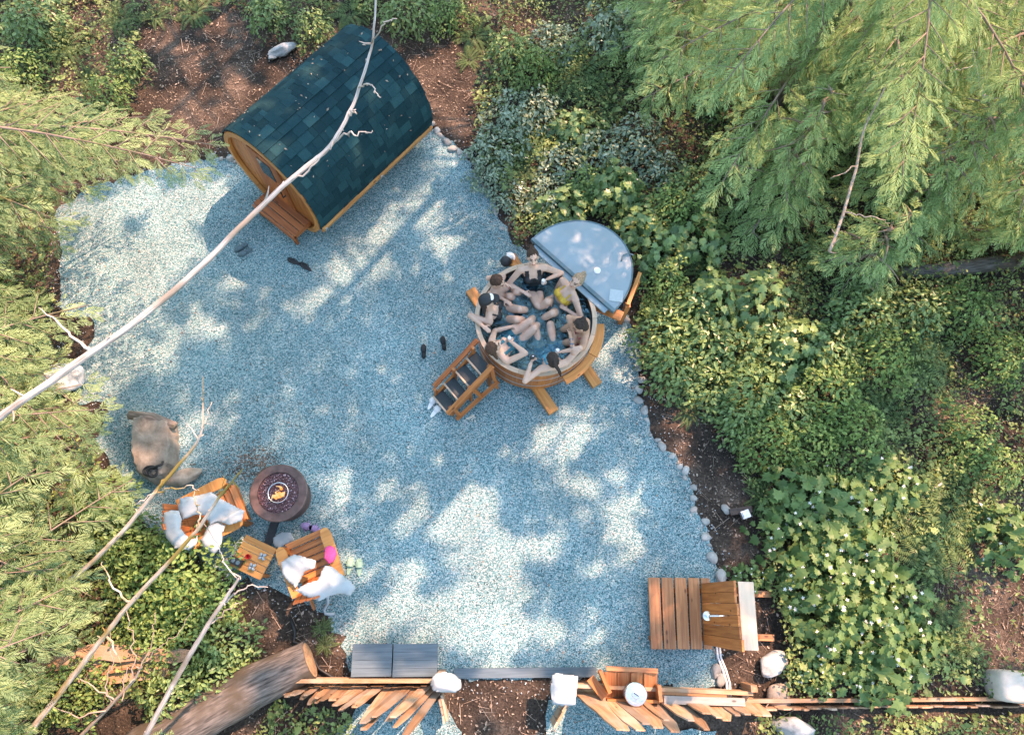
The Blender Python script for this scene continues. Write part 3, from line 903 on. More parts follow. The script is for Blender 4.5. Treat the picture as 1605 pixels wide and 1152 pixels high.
    o = wtr.build('tub_water', M['water'], origin=TUB + [0, 0, WATER_Z]); o['kind'] = 'structure'


build_tub()

# timber skids the tub stands on
def skid(p, q, label, w=0.17, ext=None):
    a, b = at(*p, .07), at(*q, .07)
    m = MB(); m.beam([a[0], a[1], .065], [b[0], b[1], .065], w, .105)
    o = m.build('timber_beam', M['cedar_gold'], origin=[(a[0] + b[0]) / 2, (a[1] + b[1]) / 2, 0.01])
    tag(o, label, 'beam', 'timber beams under the hot tub')


skid((737, 455), (868, 646), 'timber beam under the tub, its end showing below the middle of the rim')
skid((800, 402), (936, 604), 'timber beam under the tub, its end showing below the drinks shelf')

# folded cover leaning off the far side of the tub
def build_cover():
    c0, c1 = at(834, 374, .98), at(962, 487, .98)
    ax = nrm((c1 - c0) * [1, 1, 0]); up = np.array([-ax[1], ax[0], 0]); up = up if up[1] > 0 else -up
    Lw = np.linalg.norm((c1 - c0)[:2]); mid = (c0 + c1) / 2; r = Lw / 2
    root = empty('hot_tub_cover', (mid[0], mid[1], .80), 'half moon pale blue vinyl tub cover folded over behind the hot tub', 'cover')
    n = 40
    def half(z0, z1, rr, off, name, mat, arc=True, th0=0.0, bul=0.0):
        poly = [mid[:2] + ax[:2] * (rr * math.cos(t)) + up[:2] * (rr * 1.13 * math.sin(t) + off) for t in np.linspace(th0, PI - th0, n)]
        ar = sum(poly[i][0] * poly[(i + 1) % n][1] - poly[(i + 1) % n][0] * poly[i][1] for i in range(n))
        if ar < 0: poly = poly[::-1]
        b = MB(); b.prism([tuple(p) for p in poly], z0, z1)
        if bul:
            cen = np.mean(poly, 0) ; ring = []
            v = [(p[0], p[1], z1 + .001) for p in poly] + [tuple(cen * .45 + p * .55) + (z1 + bul,) for p in poly] + [(cen[0], cen[1], z1 + bul * 1.15)]
            f = [(i, (i + 1) % n, n + (i + 1) % n, n + i) for i in range(n)] + [(n + i, n + (i + 1) % n, 2 * n) for i in range(n)]
            b.add(v, f)
        return b.build(name, mat, root)
    half(.82, .875, r, 0.02, 'lower_half', M['vinyl_edge'])
    half(.885, .955, r, 0.035, 'upper_half', M['vinyl'], bul=.02)
    # dark welt round the edge and along the fold
    b = MB()
    pts = [np.array([*(mid[:2] + ax[:2] * (r * math.cos(t)) + up[:2] * (r * 1.13 * math.sin(t) + .035)), .955]) for t in np.linspace(0.02, PI - 0.02, 40)]
    b.tube(pts, .013, 8); b.build('welt', M['vinyl_edge'], root)
    b = MB(); b.box([*(mid[:2] + up[:2] * .012), .93], (Lw + .02, .055, .075), np.stack([ax, up, [0, 0, 1]], 1)); b.build('fold_hinge', M['vinyl_edge'], root)
    b = MB(); b.box([*(mid[:2] - up[:2] * .062), .90], (Lw - .18, .085, .03), np.stack([ax, up, [0, 0, 1]], 1)); b.build('skirt', M['vinyl_band'], root)
    # handles, patch and vent
    b = MB(); q = at(936, 424, .98); b.lathe([(.055, 0), (.055, .012), (.035, .02), (.0, .02)][:3], [q[0], q[1], .975], 24); b.build('vent', M['white'], root)
    q = at(966, 463, .98); b = MB(); b.box([q[0], q[1], .966], (.21, .2, .014), frame(ax * .8 + up * .6)); b.build('patch', M['vinyl_patch'], root)
    p = [at(974, 409, .985), at(977, 400, .99), at(984, 397, .99), at(993, 400, .98)]
    b = MB(); b.tube(p, .012, 6); b.build('strap', M['vinyl_edge'], root)


build_cover()

# timber bracket carrying the cover
def build_bracket():
    c = at(985, 455, .7); root = empty('cover_stand', (c[0], c[1], 0), 'golden timber stand under the right side of the folded tub cover', 'stand')
    pts = [(1000, 430), (986, 472), (962, 492)]
    b = MB(); b.beam(at(1003, 428, .77), at(984, 478, .77), .06, .05); b.build('rail', M['cedar_gold'], root)
    b = MB(); b.beam(at(975, 497, .74), at(932, 478, .74), .16, .05); b.build('cross_piece', M['cedar'], root)
    for q in ((999, 440), (984, 478)):
        p = at(*q, .74); b = MB(); b.box([p[0], p[1], .375], (.08, .08, .75)); b.build('leg', M['cedar'], root)


build_bracket()

# ------------------------------------------------------------------ steps up to the tub
def build_steps():
    # top landing edge and foot, read from the two handrails
    A0, A1 = at(681, 605, .42), at(748, 533, .98)      # far rail
    B0, B1 = at(702, 648, .42), at(772, 574, .98)      # near rail
    base = (at(700, 640, 0) + at(765, 560, 0)) / 2
    root = empty('tub_steps', (base[0], base[1], 0), 'wooden steps with dark treads and two handrails against the hot tub', 'steps')
    run = nrm((A1 - A0) * [1, 1, 0] + (B1 - B0) * [1, 1, 0]); wid = np.array([run[1], -run[0], 0])
    for (p, q, name) in ((A0, A1, 'handrail'), (B0, B1, 'handrail')):
        b = MB(); b.beam(p, q, .07, .06); b.build(name, M['cedar'] if q is B1 else M['cedar_red'], root)
    W = abs((B0 - A0) @ wid)
    mid0 = (A0 + B0) / 2
    L = abs((A1 - A0) @ run)
    f0 = mid0 - run * 0.02
    zs = (.17, .36, .55, .71)
    for s in (-1, 1):
        off = wid * (W / 2 - .045) * s
        b = MB(); b.beam(f0 * [1, 1, 0] + off + run * .05 + [0, 0, .06], f0 * [1, 1, 0] + off + run * (L - .02) + [0, 0, .68], .04, .14); b.build('stringer', M['cedar'], root)
        for t, zt in ((.06, .40), (.50, .66), (.95, .93)):
            p = f0 * [1, 1, 0] + off + run * L * t
            b = MB(); b.beam(p + [0, 0, .012], p + [0, 0, zt + .03], .06, .045, up=run); b.build('post', M['cedar'], root)
    o0, o1 = at(716, 657, .06), at(781, 598, .42)          # splayed outer frame on the near side
    b = MB(); b.beam(o0, o1, .06, .06); b.build('outer_frame', M['cedar'], root)
    for t, q in ((.12, .08), (.55, .60), (.97, .98)):
        b = MB(); b.beam(B0 + (B1 - B0) * t - [0, 0, .03], o0 + (o1 - o0) * q - [0, 0, .0 if t < .9 else .30], .055, .04); b.build('post', M['cedar'], root)
    for i, z in enumerate(zs):
        p = f0 * [1, 1, 0] + run * (L * (.10 + .27 * i))
        b = MB(); b.box(p + [0, 0, z], (W - .14, .17, .03), np.stack([wid, run, [0, 0, 1]], 1)); tr = b.build('tread', M['tread'], root)
        b = MB(); b.box(p - run * .10 + [0, 0, z], (W - .10, .025, .045), np.stack([wid, run, [0, 0, 1]], 1)); b.build('nosing', M['rim'], tr)


build_steps()


# ------------------------------------------------------------------ fire table
def build_fire():
    c = at(436, 772, .58); c[2] = 0
    root = empty('fire_table', c, 'round bronze gas fire table with flames in its glass bed', 'fire table')
    b = MB(); b.lathe([(.400, .50), (.418, .515), (.422, .54), (.418, .575), (.405, .585), (.30, .583), (.298, .555), (.20, .55)], c, 64); b.build('table_top', M['copper'], root, smooth=False)
    b = MB(); b.lathe([(.33, .02), (.35, .04), (.33, .10), (.28, .48), (.40, .50)], c, 40); b.build('base', M['copper'], root)
    bed = MB(); bed.lathe([(.297, .552), (.296, .556), (.2, .562), (.01, .566)], c, 40); bd = bed.build('glass_bed', M['lava'], root)
    ico = bmesh.new(); bmesh.ops.create_icosphere(ico, subdivisions=1, radius=1)
    t = T_([v.co[:] for v in ico.verts], [tuple(v.index for v in f.verts) for f in ico.faces]); ico.free()
    n = 900; r = .285 * np.sqrt(rng.uniform(0, 1, n)); a = rng.uniform(0, 6.3, n)
    s = MB(); s.scatter(t, euler_mats(a, rng.normal(0, .5, n), rng.normal(0, .5, n), rng.uniform(.006, .013, n)), np.c_[c[0] + r * np.cos(a), c[1] + r * np.sin(a), .566 + rng.uniform(0, .01, n)], rng.uniform(0, 1, n))
    m, nn, l = NT('lava_glass'); out = nn.new('ShaderNodeOutputMaterial'); p = nn.new('ShaderNodeBsdfPrincipled'); at_ = node(nn, 'ShaderNodeAttribute', attribute_name='tint')
    rr = ramp(nn, [(0, (.05, .02, .025)), (.5, (.13, .055, .06)), (.8, (.22, .13, .15)), (1, (.45, .36, .40))]); l.new(at_.outputs['Fac'], rr.inputs[0]); l.new(rr.outputs[0], p.inputs['Base Color']); p.inputs['Roughness'].default_value = .2; l.new(p.outputs[0], out.inputs[0])
    st = s.build('glass_chips', m, bd); st['kind'] = 'stuff'
    b = MB(); pts = [c + np.array([.145 * math.cos(t_), .145 * math.sin(t_), .585]) for t_ in np.linspace(0, 2 * PI, 40)]
    b.tube(pts, .008, 8); b.build('burner_ring', M['steel'], root)
    for k in range(9):
        a = rnd.uniform(-1.9, 1.1); r = rnd.uniform(.01, .10); h = rnd.uniform(.07, .16); q = c + np.array([r * math.cos(a), r * math.sin(a), .575])
        pts = [q + np.array([rnd.uniform(-.02, .02) * i, rnd.uniform(-.02, .02) * i, h * i / 4]) for i in range(5)]
        b = MB(); b.tube(pts, [.018, .024, .019, .011, .002], 8); b.build('flame', M['flame'], root, smooth=True)
    # flat black hose cover to the side table
    p = at(432, 815, .02); q = at(418, 858, .02)
    b = MB(); b.beam(p, q, .12, .03)
    o = b.build('hose_cover', M['charcoal'], origin=(p + q) / 2); tag(o, 'flat dark strip running from the fire table towards the drinks table', 'hose cover')


build_fire()

# ------------------------------------------------------------------ adirondack chairs
def build_chair(pos, heading, label):
    root = proto('adirondack_chair', label, 'chair', 'slatted wooden chairs by the fire table'); root['_local'] = 1
    b = MB()                                             # seat slats run across
    for i in range(6):
        y = .30 - i * .098; z = .36 - i * .022
        b.box((0, y, z), (.54, .088, .022), frame((1, 0, 0), (0, .2, 1)))
    b.build('seat', M['cedar'], root)
    b = MB()                                             # fan of back slats
    for i in range(7):
        u = i - 3; x0 = u * .066; x1 = u * .098; h = .80 - abs(u) * .045
        p = np.array([x0, -.24, .24]); q = np.array([x1, -.24 - h * .42, .24 + h * .86])
        b.beam(p, q, .066, .020, up=(0, 1, .4), taper=1.32)
    b.box((0, -.39, .52), (.52, .03, .06)); b.build('backrest', M['cedar_red'], root)
    for s in (-1, 1):
        b = MB()                                         # arm paddle, rounded in front
        poly = [(-.055, -.42), (.055, -.42), (.075, .10), (.075, .22), (.05, .29), (0, .315), (-.05, .29), (-.075, .22), (-.075, .10)]
        b.prism([(x + s * .325, y) for x, y in poly], .545, .572); b.build('armrest', M['cedar_gold'], root)
        b = MB(); b.box((s * .285, .245, .275), (.03, .10, .54)); b.build('leg', M['cedar'], root)
        b = MB(); b.beam((s * .262, .31, .335), (s * .262, -.62, .03), .028, .10); b.build('leg', M['cedar'], root)
    b = MB(); b.box((0, .335, .30), (.57, .022, .13)); b.build('apron', M['cedar'], root)
    root.location = (pos[0], pos[1], 0.006); root.rotation_euler = (0, 0, heading); root.scale = (1.02,) * 3
    return root


def head_to(p, q):
    """Rotation that turns +Y from p towards q."""
    d = np.asarray(q, float)[:2] - np.asarray(p, float)[:2]
    return math.atan2(-d[0], d[1])


CH1 = at(341, 802, .42); CH2 = at(488, 876, .42)
build_chair(CH1, head_to(at(305, 815), at(362, 787)), 'wooden chair between the dead branches and the fire table, two arms out of white robes')
build_chair(CH2, head_to(at(497, 898), at(480, 850)), 'wooden chair right of the drinks table with a pink pouch on its arm')


def drape(name, poly_px, z, label, mat='towel', group=None, folds=.05, drop=.16, sc=4.2, step=.022, zfun=None, cat='towel'):
    """Cloth thrown over something: a folded sheet inside an outline, falling at its border."""
    poly = [tuple(at(x, y, z)[:2]) for x, y in poly_px]
    P = np.array(poly); c = P.mean(0)
    x0, y0 = P.min(0) - step; x1, y1 = P.max(0) + step
    xs = np.arange(x0, x1 + step, step); ys = np.arange(y0, y1 + step, step)
    X, Y = np.meshgrid(xs, ys, indexing='ij'); Q = np.stack([X, Y], -1).reshape(-1, 2)
    ins = in_poly(Q, poly)
    seg = np.array(densify(poly, .02, 0)); dist = np.sqrt(((Q[:, None] - seg[None]) ** 2).sum(-1)).min(1)
    sd_ = rnd.uniform(0, 50); ang = rnd.uniform(0, 3)
    r = Q @ np.array([[math.cos(ang), -math.sin(ang)], [math.sin(ang), math.cos(ang)]])
    f = 1 - np.abs(2 * vnoise(r[:, 0] * sc * 1.5 + sd_, r[:, 1] * sc * .6 + sd_) - 1); f = f ** 1.6
    f2 = fbm(r[:, 0] * sc * 2.6 + sd_, r[:, 1] * sc * .8, 2)
    edge = np.exp(-(dist / .035) ** 2)
    Zc = z + folds * (f * .9 + f2 * .9 - .6) - drop * .30 * edge
    if zfun is not None: Zc = Zc + zfun(Q)
    ny = len(ys); keep = (ins | (dist < step * .75)).reshape(X.shape)
    idx = -np.ones(len(Q), int); used = np.where(keep.ravel())[0]; idx[used] = np.arange(len(used))
    faces = []
    for i in range(len(xs) - 1):
        for j in range(ny - 1):
            q = (i * ny + j, (i + 1) * ny + j, (i + 1) * ny + j + 1, i * ny + j + 1)
            if all(idx[k] >= 0 for k in q): faces.append(tuple(idx[k] for k in q))
    out_ = ~ins & keep.ravel(); near = np.argmin(((Q[out_][:, None] - seg[None]) ** 2).sum(-1), 1); Q = Q.copy(); Q[out_] = seg[near]
    V = np.c_[Q, Zc][used]; V[:, 2] = np.maximum(V[:, 2], .012)
    b = MB(); b.add(V, faces)
    o = b.build(name, M[mat], smooth=True, origin=[c[0], c[1], z])
    md = o.modifiers.new('thick', 'SOLIDIFY'); md.thickness = .009; md.offset = -1
    tag(o, label, cat, group)
    return o


# robes over the left chair: one from the back, one over the near arm
def over(cx_, cy_, r_, h):
    c = at(cx_, cy_, .5)[:2]
    return lambda Q: h * np.exp(-((Q - c) ** 2).sum(1) / r_ ** 2)


drape('bath_robe', [(283, 781), (308, 776), (330, 770), (345, 780), (362, 790), (383, 800), (377, 817), (356, 822), (340, 816), (326, 822), (322, 808), (306, 806), (286, 815), (277, 802)], .80,
      'white robe over the top of the left chair and its far arm', folds=.07, drop=.12, cat='robe')
drape('bath_robe', [(268, 799), (280, 800), (284, 812), (283, 826), (292, 838), (303, 846), (308, 838), (309, 852), (296, 862), (272, 858), (256, 840), (252, 818), (257, 803)], .92,
      'white robe bunched behind the left chair beside the pale blue mat', folds=.07, drop=.16, cat='robe')
drape('bath_robe', [(326, 820), (342, 815), (352, 822), (348, 840), (343, 860), (333, 869), (316, 858), (312, 846), (318, 838)], .74,
      'white robe hanging over the near arm of the left chair', folds=.06, drop=.18, cat='robe')
drape('mat', [(252, 848), (268, 845), (300, 860), (304, 866), (246, 866)], .10, 'pale blue mat on the ground behind the left chair', 'towel_blue', folds=.02, drop=.03, cat='mat')
drape('bath_towel', [(440, 880), (458, 868), (470, 870), (494, 878), (493, 890), (478, 895), (470, 910), (464, 921), (452, 912), (441, 898)], .68,
      'white towel bundled over the left arm of the right chair', folds=.07, drop=.15)
drape('bath_towel', [(508, 885), (520, 888), (536, 900), (552, 912), (557, 922), (548, 934), (536, 931), (522, 932), (500, 942), (480, 936), (461, 925), (480, 914), (497, 908)], .95,
      'white towel spread over the backrest of the right chair', folds=.07, drop=.14)
drape('hand_towel', [(428, 842), (440, 833), (455, 834), (462, 846), (446, 853), (436, 860), (427, 852)], .14, 'white hand towel on the gravel before the right chair', folds=.035, drop=.06)
drape('pouch', [(509, 858), (516, 854), (525, 858), (528, 868), (524, 880), (515, 884), (509, 876)], .66, 'bright pink cloth pouch on the right chair arm', 'magenta', folds=.03, drop=.06, step=.018, cat='pouch')
p = [at(513, 932, .3), at(514, 945, .1), at(508, 955, .03), at(510, 962, .02), at(524, 962, .02)]
b = MB(); b.tube(p, .022, 8); tag(b.build('belt', M['towel'], smooth=True, origin=p[2]), 'white robe belt trailing from the towel on the right chair', 'belt')


# ------------------------------------------------------------------ drinks table
def build_side_table():
    c = at(397, 873, .44); c[2] = 0
    d = nrm(at(430, 866, .44) - at(365, 868, .44)); ang = -0.42
    root = proto('side_table', 'small square slatted drinks table between the two chairs', 'table'); root['_local'] = 1
    b = MB()
    for i in range(5): b.box((0, -.192 + i * .096, .43), (.50, .088, .022))
    b.build('table_top', M['cedar_gold'], root)
    for x in (-.2, .2):
        for y in (-.18, .18):
            b = MB(); b.box((x, y, .21), (.05, .05, .418)); b.build('leg', M['cedar'], root)
    b = MB(); b.box((0, .2, .40), (.42, .02, .045)); b.box((0, -.2, .40), (.42, .02, .045)); b.build('apron', M['cedar'], root)
    root.location = (c[0], c[1], .006); root.rotation_euler = (0, 0, ang)


build_side_table()
TZ = .448


def cup(px, py, z, mat, label, r=.036, h=.085, name='cup', cat='cup', group=None):
    c = at(px, py, z + h); c[2] = z
    root = empty(name, c, label, cat, group)
    b = MB(); b.lathe([(r * .75, 0), (r * .8, .004), (r, h), (r * .9, h), (r * .7, .012), (.001, .012)], c, 20); b.build('body', M[mat], root, smooth=False)
    return root


cup(388, 872, TZ, 'red', 'red plastic cup on the drinks table')
for x, y, lab in ((411, 872, 'clear glass with white napkin by the top edge of the drinks table'), (395, 888, 'clear glass with white napkin by the lower edge of the drinks table')):
    c = at(x, y, TZ + .05); c[2] = TZ
    root = empty('drinking_glass', c, lab, 'glass', 'napkin glasses on the drinks table')
    b = MB(); b.lathe([(.025, .003), (.030, .008), (.034, .075), (.031, .075), (.026, .014), (.001, .014)], c, 18); b.build('bowl', M['galv'], root)
    b = MB()
    for k in range(4):
        a = k * PI / 2 + .5; b.ball(c + np.array([.036 * math.cos(a), .036 * math.sin(a), .045]), (.024, .02, .035), frame((math.cos(a), math.sin(a), .5)))
    b.build('napkin', M['towel'], root, smooth=True)


def lantern_box():
    c = at(371, 880, TZ + .05); c[2] = TZ
    root = empty('speaker', c, 'small black box with two pale dials on the drinks table corner', 'speaker')
    R = frame((math.cos(-.45), math.sin(-.45), 0))
    b = MB(); b.box(c + [0, 0, .055], (.17, .10, .10), R); b.build('case', M['black'], root)
    for s in (-1, 1):
        b = MB(); b.lathe([(.030, 0), (.030, .004), (.022, .006)], c + R[:, 0] * .04 * s + [0, 0, .106], 16); b.build('dial', M['grey_teal'], root)


lantern_box()

# ------------------------------------------------------------------ shoes
def shoe_mesh(kind, mat, mat2):
    """One sandal lying along +Y, 0.26 m long, as sole and strap."""
    root = proto('sandal'); root['_local'] = 1
    t = np.linspace(0, 2 * PI, 24, endpoint=False)
    poly = []
    for a in t:
        y = .13 * math.sin(a); w = .045 + .008 * math.sin(a) - .008 * math.cos(2 * a)
        poly.append((w * math.cos(a) + .004 * math.sin(2 * a), y))
    b = MB(); b.prism(poly, .0, .024); s = b.build('sole', M[mat], root)
    if kind == 'slide':
        b = MB()
        for i in range(7):
            a = PI * i / 6; b.box((.05 * math.cos(a), .035, .024 + .045 * math.sin(a)), (.03, .08, .008), Matrix.Rotation(a - PI / 2, 3, 'Y').to_3x3().transposed() if False else frame((math.sin(a), 0, -math.cos(a))))
        b.build('strap', M[mat2], root)
    elif kind == 'thong':
        for s_ in (-1, 1):
            b = MB(); b.tube([(0, .085, .026), (.025 * s_, .06, .045), (.045 * s_, .0, .035), (.046 * s_, -.03, .015)], .007, 6); b.build('strap', M[mat2], root)
    else:
        b = MB(); b.ball((0, .045, .03), (.046, .085, .045), n=14, m=8); b.ball((0, -.075, .03), (.038, .055, .045)); b.build('upper', M[mat2], root, smooth=True)
    return root


def pair(kind, mat, mat2, a, b_, ang, word, group, cat='sandal', name='sandal', z=.008):
    for i, (p, da) in enumerate(((a, 0), (b_, rnd.uniform(-.25, .25)))):
        r = shoe_mesh(kind, mat, mat2); r.name = name
        q = at(*p, z + .02); r.location = (q[0], q[1], z); r.rotation_euler = (0, 0, ang + da)
        tag(r, word[i], cat, group)


pair('thong', 'black', 'charcoal', (461, 410), (479, 418), 1.15, ['black sandal in front of the sauna, nearer the porch step', 'black sandal in front of the sauna, farther from the porch step'], 'black sandals before the sauna')
pair('shoe', 'grey_teal', 'grey_teal', (378, 388), (384, 396), 2.2, ['flat grey shoe left of the sauna step, upper one', 'flat grey shoe left of the sauna step, lower one'], 'grey shoes by the sauna', 'shoe', 'shoe')
pair('shoe', 'dark_teal', 'dark_teal', (664, 551), (695, 538), .05, ['black slip on shoe lying upright on the gravel left of the tub', 'black slip on shoe nearest the tub steps, lying aslant'], 'black shoes left of the tub', 'shoe', 'shoe')
pair('slide', 'white', 'white', (677, 631), (683, 644), -.5, ['white slide below the tub steps, upper one of its pair', 'white slide below the tub steps, lower one of its pair'], 'white slides by the tub steps')
pair('slide', 'green', 'green', (548, 887), (563, 889), -.15, ['sage green slide next to the white towel chair', 'sage green slide farther out on the gravel'], 'green slides beside the right chair')
pair('slide', 'purple', 'purple', (484, 826), (497, 830), 1.25, ['lilac slide before the right chair, its left end', 'lilac slide before the right chair, its right end'], 'lilac slides before the right chair')
bpy.context.view_layer.update()


# ------------------------------------------------------------------ slate benches, threshold, posts with robes
def build_bench(x0, x1, y0, y1, label):
    z = .36
    p = at(x0, y0, z); q = at(x1, y1, z); c = (p + q) / 2
    root = empty('slate_bench', (c[0], c[1], 0), label, 'bench', 'dark blue grey box benches inside the fence')
    sx, sy = abs(q[0] - p[0]), abs(q[1] - p[1])
    b = MB(); k = 4
    for i in range(k): b.box((c[0], p[1] - sy * (i + .5) / k, z - .015), (sx, sy / k - .003, .03))
    b.build('top', M['slate'], root)
    b = MB(); b.box((c[0], c[1], .165), (sx - .04, sy - .04, .328)); b.build('body', M['slate'], root)


build_bench(553, 613, 1009, 1060, 'dark slate coloured box bench inside the fence, left of the pair')
build_bench(617, 685, 1009, 1060, 'dark slate coloured box bench inside the fence, beside the gate post')
a = at(712, 1055, .05); b_ = at(935, 1053, .05)
m = MB(); m.beam([a[0], a[1], .035], [b_[0], b_[1], .035], .13, .06); tag(m.build('threshold_plank', M['slate'], origin=(a + b_) / 2), 'long dark plank across the gateway at the edge of the gravel', 'plank')


def post(px, py, h, label):
    c = at(px, py, h); b = MB(); b.box((c[0], c[1], h / 2), (.10, .10, h)); o = b.build('gate_post', M['fence'], origin=(c[0], c[1], 0)); tag(o, label, 'post'); return c


post(699, 1072, .55, 'gate post under the rounded white towel bundle'); post(886, 1082, .55, 'gate post under the square white towel')
drape('towel_bundle', [(676, 1062), (684, 1055), (698, 1053), (712, 1057), (722, 1066), (724, 1078), (714, 1085), (694, 1085), (678, 1083), (674, 1073)], .66, 'rounded white towel bundle on the left gate post', folds=.08, drop=.2, step=.02)
drape('towel_bundle', [(866, 1058), (872, 1054), (880, 1056), (893, 1058), (907, 1059), (905, 1085), (902, 1106), (884, 1108), (866, 1104), (863, 1080)], .66, 'square white towel draped over the right gate post', folds=.05, drop=.16, step=.02)


# ------------------------------------------------------------------ fences
def fence(name, label, a_px, b_px, heights, rails, lean=.0, bw=(.09, .15), gap=.0, rail_z=(.25, .6), group='rough board fences along the bottom', rail_mat='fence_rail', zp=0.0, tilt=(0, 0)):
    a, b_ = at(*a_px, zp)[:2], at(*b_px, zp)[:2]
    L = np.linalg.norm(b_ - a); d = (b_ - a) / L; nrm_ = np.array([-d[1], d[0]])
    if nrm_[1] > 0: nrm_ = -nrm_                       # outward: away from the clearing
    c = (a + b_) / 2
    root = empty(name, (c[0], c[1], 0), label, 'fence', group)
    s = 0; m = MB()
    while s < L:
        w = rnd.uniform(*bw); t = s / L
        h = np.interp(t, np.linspace(0, 1, len(heights)), heights) * rnd.uniform(.88, 1.1)
        p = a + d * (s + w / 2) + nrm_ * rnd.uniform(.03, .05)
        ln = rnd.uniform(-.06, .06) + np.interp(t, [0, 1], tilt); out = lean * rnd.uniform(.6, 1.3)
        top = np.array([*(p + d * ln * h + nrm_ * out * h), h])
        # natural-edge board: five outline points with wobble, rounded top
        ax = nrm(top - np.array([*p, 0])); sd_ = np.array([*d, 0])
        th = np.array([*nrm_, 0]) * rnd.uniform(.016, .026)
        N = 6; ring = []
        for i in range(N):
            f = i / (N - 1); wl_ = w / 2 * (1 + rnd.uniform(-.16, .16)) * (1 if i < N - 1 else rnd.uniform(.35, .8)); wr_ = w / 2 * (1 + rnd.uniform(-.16, .16)) * (1 if i < N - 1 else rnd.uniform(.35, .8))
            q = np.array([*p, .0]) + ax * (h * f)
            ring.append((q - sd_ * wl_, q + sd_ * wr_))
        v = [x for l_, r_ in ring for x in (l_, r_, r_ + th, l_ + th)]
        o_ = rnd.uniform(0, 40); u = [(h * i / (N - 1) + o_, e * w, o_ + k * .02) for i in range(N) for e, k in ((-.5, 0), (.5, 0), (.5, 1), (-.5, 1))]
        f = [(i * 4 + j, i * 4 + (j + 1) % 4, i * 4 + 4 + (j + 1) % 4, i * 4 + 4 + j) for i in range(N - 1) for j in range(4)] + [(3, 2, 1, 0), (4 * N - 4, 4 * N - 3, 4 * N - 2, 4 * N - 1)]
        m.add(v, f, u); s += w * rnd.uniform(.86, 1.02) + gap
    m.build('boards', M['fence'], root)
    for z in rail_z:
        b = MB(); b.beam([*(a - nrm_ * .035), z], [*(b_ - nrm_ * .035), z], .05, .085); b.build('rail', M[rail_mat], root)
    for t in np.linspace(.0, 1, max(2, int(L / 1.6) + 1)):
        p = a + (b_ - a) * t - nrm_ * .105; hh = max(rail_z) + .10
        b = MB(); b.box([p[0], p[1], hh / 2], (.09, .09, hh)); b.build('post', M['fence'], root)
    return root


fence('board_fence', 'rough board fence left of the gateway, behind the slate benches', (452, 1066), (694, 1066), (.4, .75, 1.3, 1.6), 2, .22, bw=(.07, .15), rail_z=(.22, .42), tilt=(-.1, -.25))
fence('board_fence', 'rough board fence right of the gateway, behind the planter box', (893, 1074), (1166, 1086), (1.5, 1.2, .85, .5), 2, .25, bw=(.11, .24), rail_z=(.20, .34), tilt=(.25, .2))
fence('board_fence', 'low jagged board fence running out to the sandstone block', (1160, 1100), (1640, 1096), (.32, .22, .20, .24), 2, .06, bw=(.10, .26), rail_z=(.16,), rail_mat='fence')


def gate(name, label, a_px, b_px, h):
    a, b_ = at(*a_px, 0)[:2], at(*b_px, 0)[:2]; c = (a + b_) / 2; d = (b_ - a) / np.linalg.norm(b_ - a); L = np.linalg.norm(b_ - a); n_ = np.array([-d[1], d[0]])
    root = empty(name, (c[0], c[1], 0), label, 'gate')
    m = MB(); s = .03
    while s < L:
        w = rnd.uniform(.08, .12); hh = h * rnd.uniform(.9, 1.05); p = a + d * (s + w / 2)
        m.box([p[0], p[1], .05 + hh / 2], (w, .022, hh), frame((*d, 0)), jit=.006); s += w + .012
    m.build('boards', M['fence'], root)
    for z in (.25, h * .8):
        b = MB(); b.beam([*(a + n_ * .032), z], [*(b_ + n_ * .032), z], .03, .08); b.build('rail', M['fence_rail'], root)
    b = MB(); b.beam([*(a + n_ * .036), .27], [*(b_ + n_ * .036), h * .78], .028, .07); b.build('brace', M['fence_rail'], root)


gate('board_gate', 'board gate swung open outward beside the right post', (882, 1092), (862, 1128), .62)
gate('board_gate', 'board gate swung open outward beside the left post', (692, 1084), (700, 1122), .55)
a = at(1040, 1096, .42); b_ = at(1167, 1100, .42); m = MB(); m.beam(a, b_, .10, .05); tag(m.build('loose_board', M['grey_wood'], origin=(a + b_) / 2), 'weathered grey board lying along the fence right of the planter box', 'board')
a = at(1028, 1082, .34); b_ = at(1138, 1087, .34); m = MB(); m.beam(a, b_, .09, .05); tag(m.build('loose_board', M['cedar_deck'], origin=(a + b_) / 2), 'brown board nearest the shower, laid along the fence', 'board')


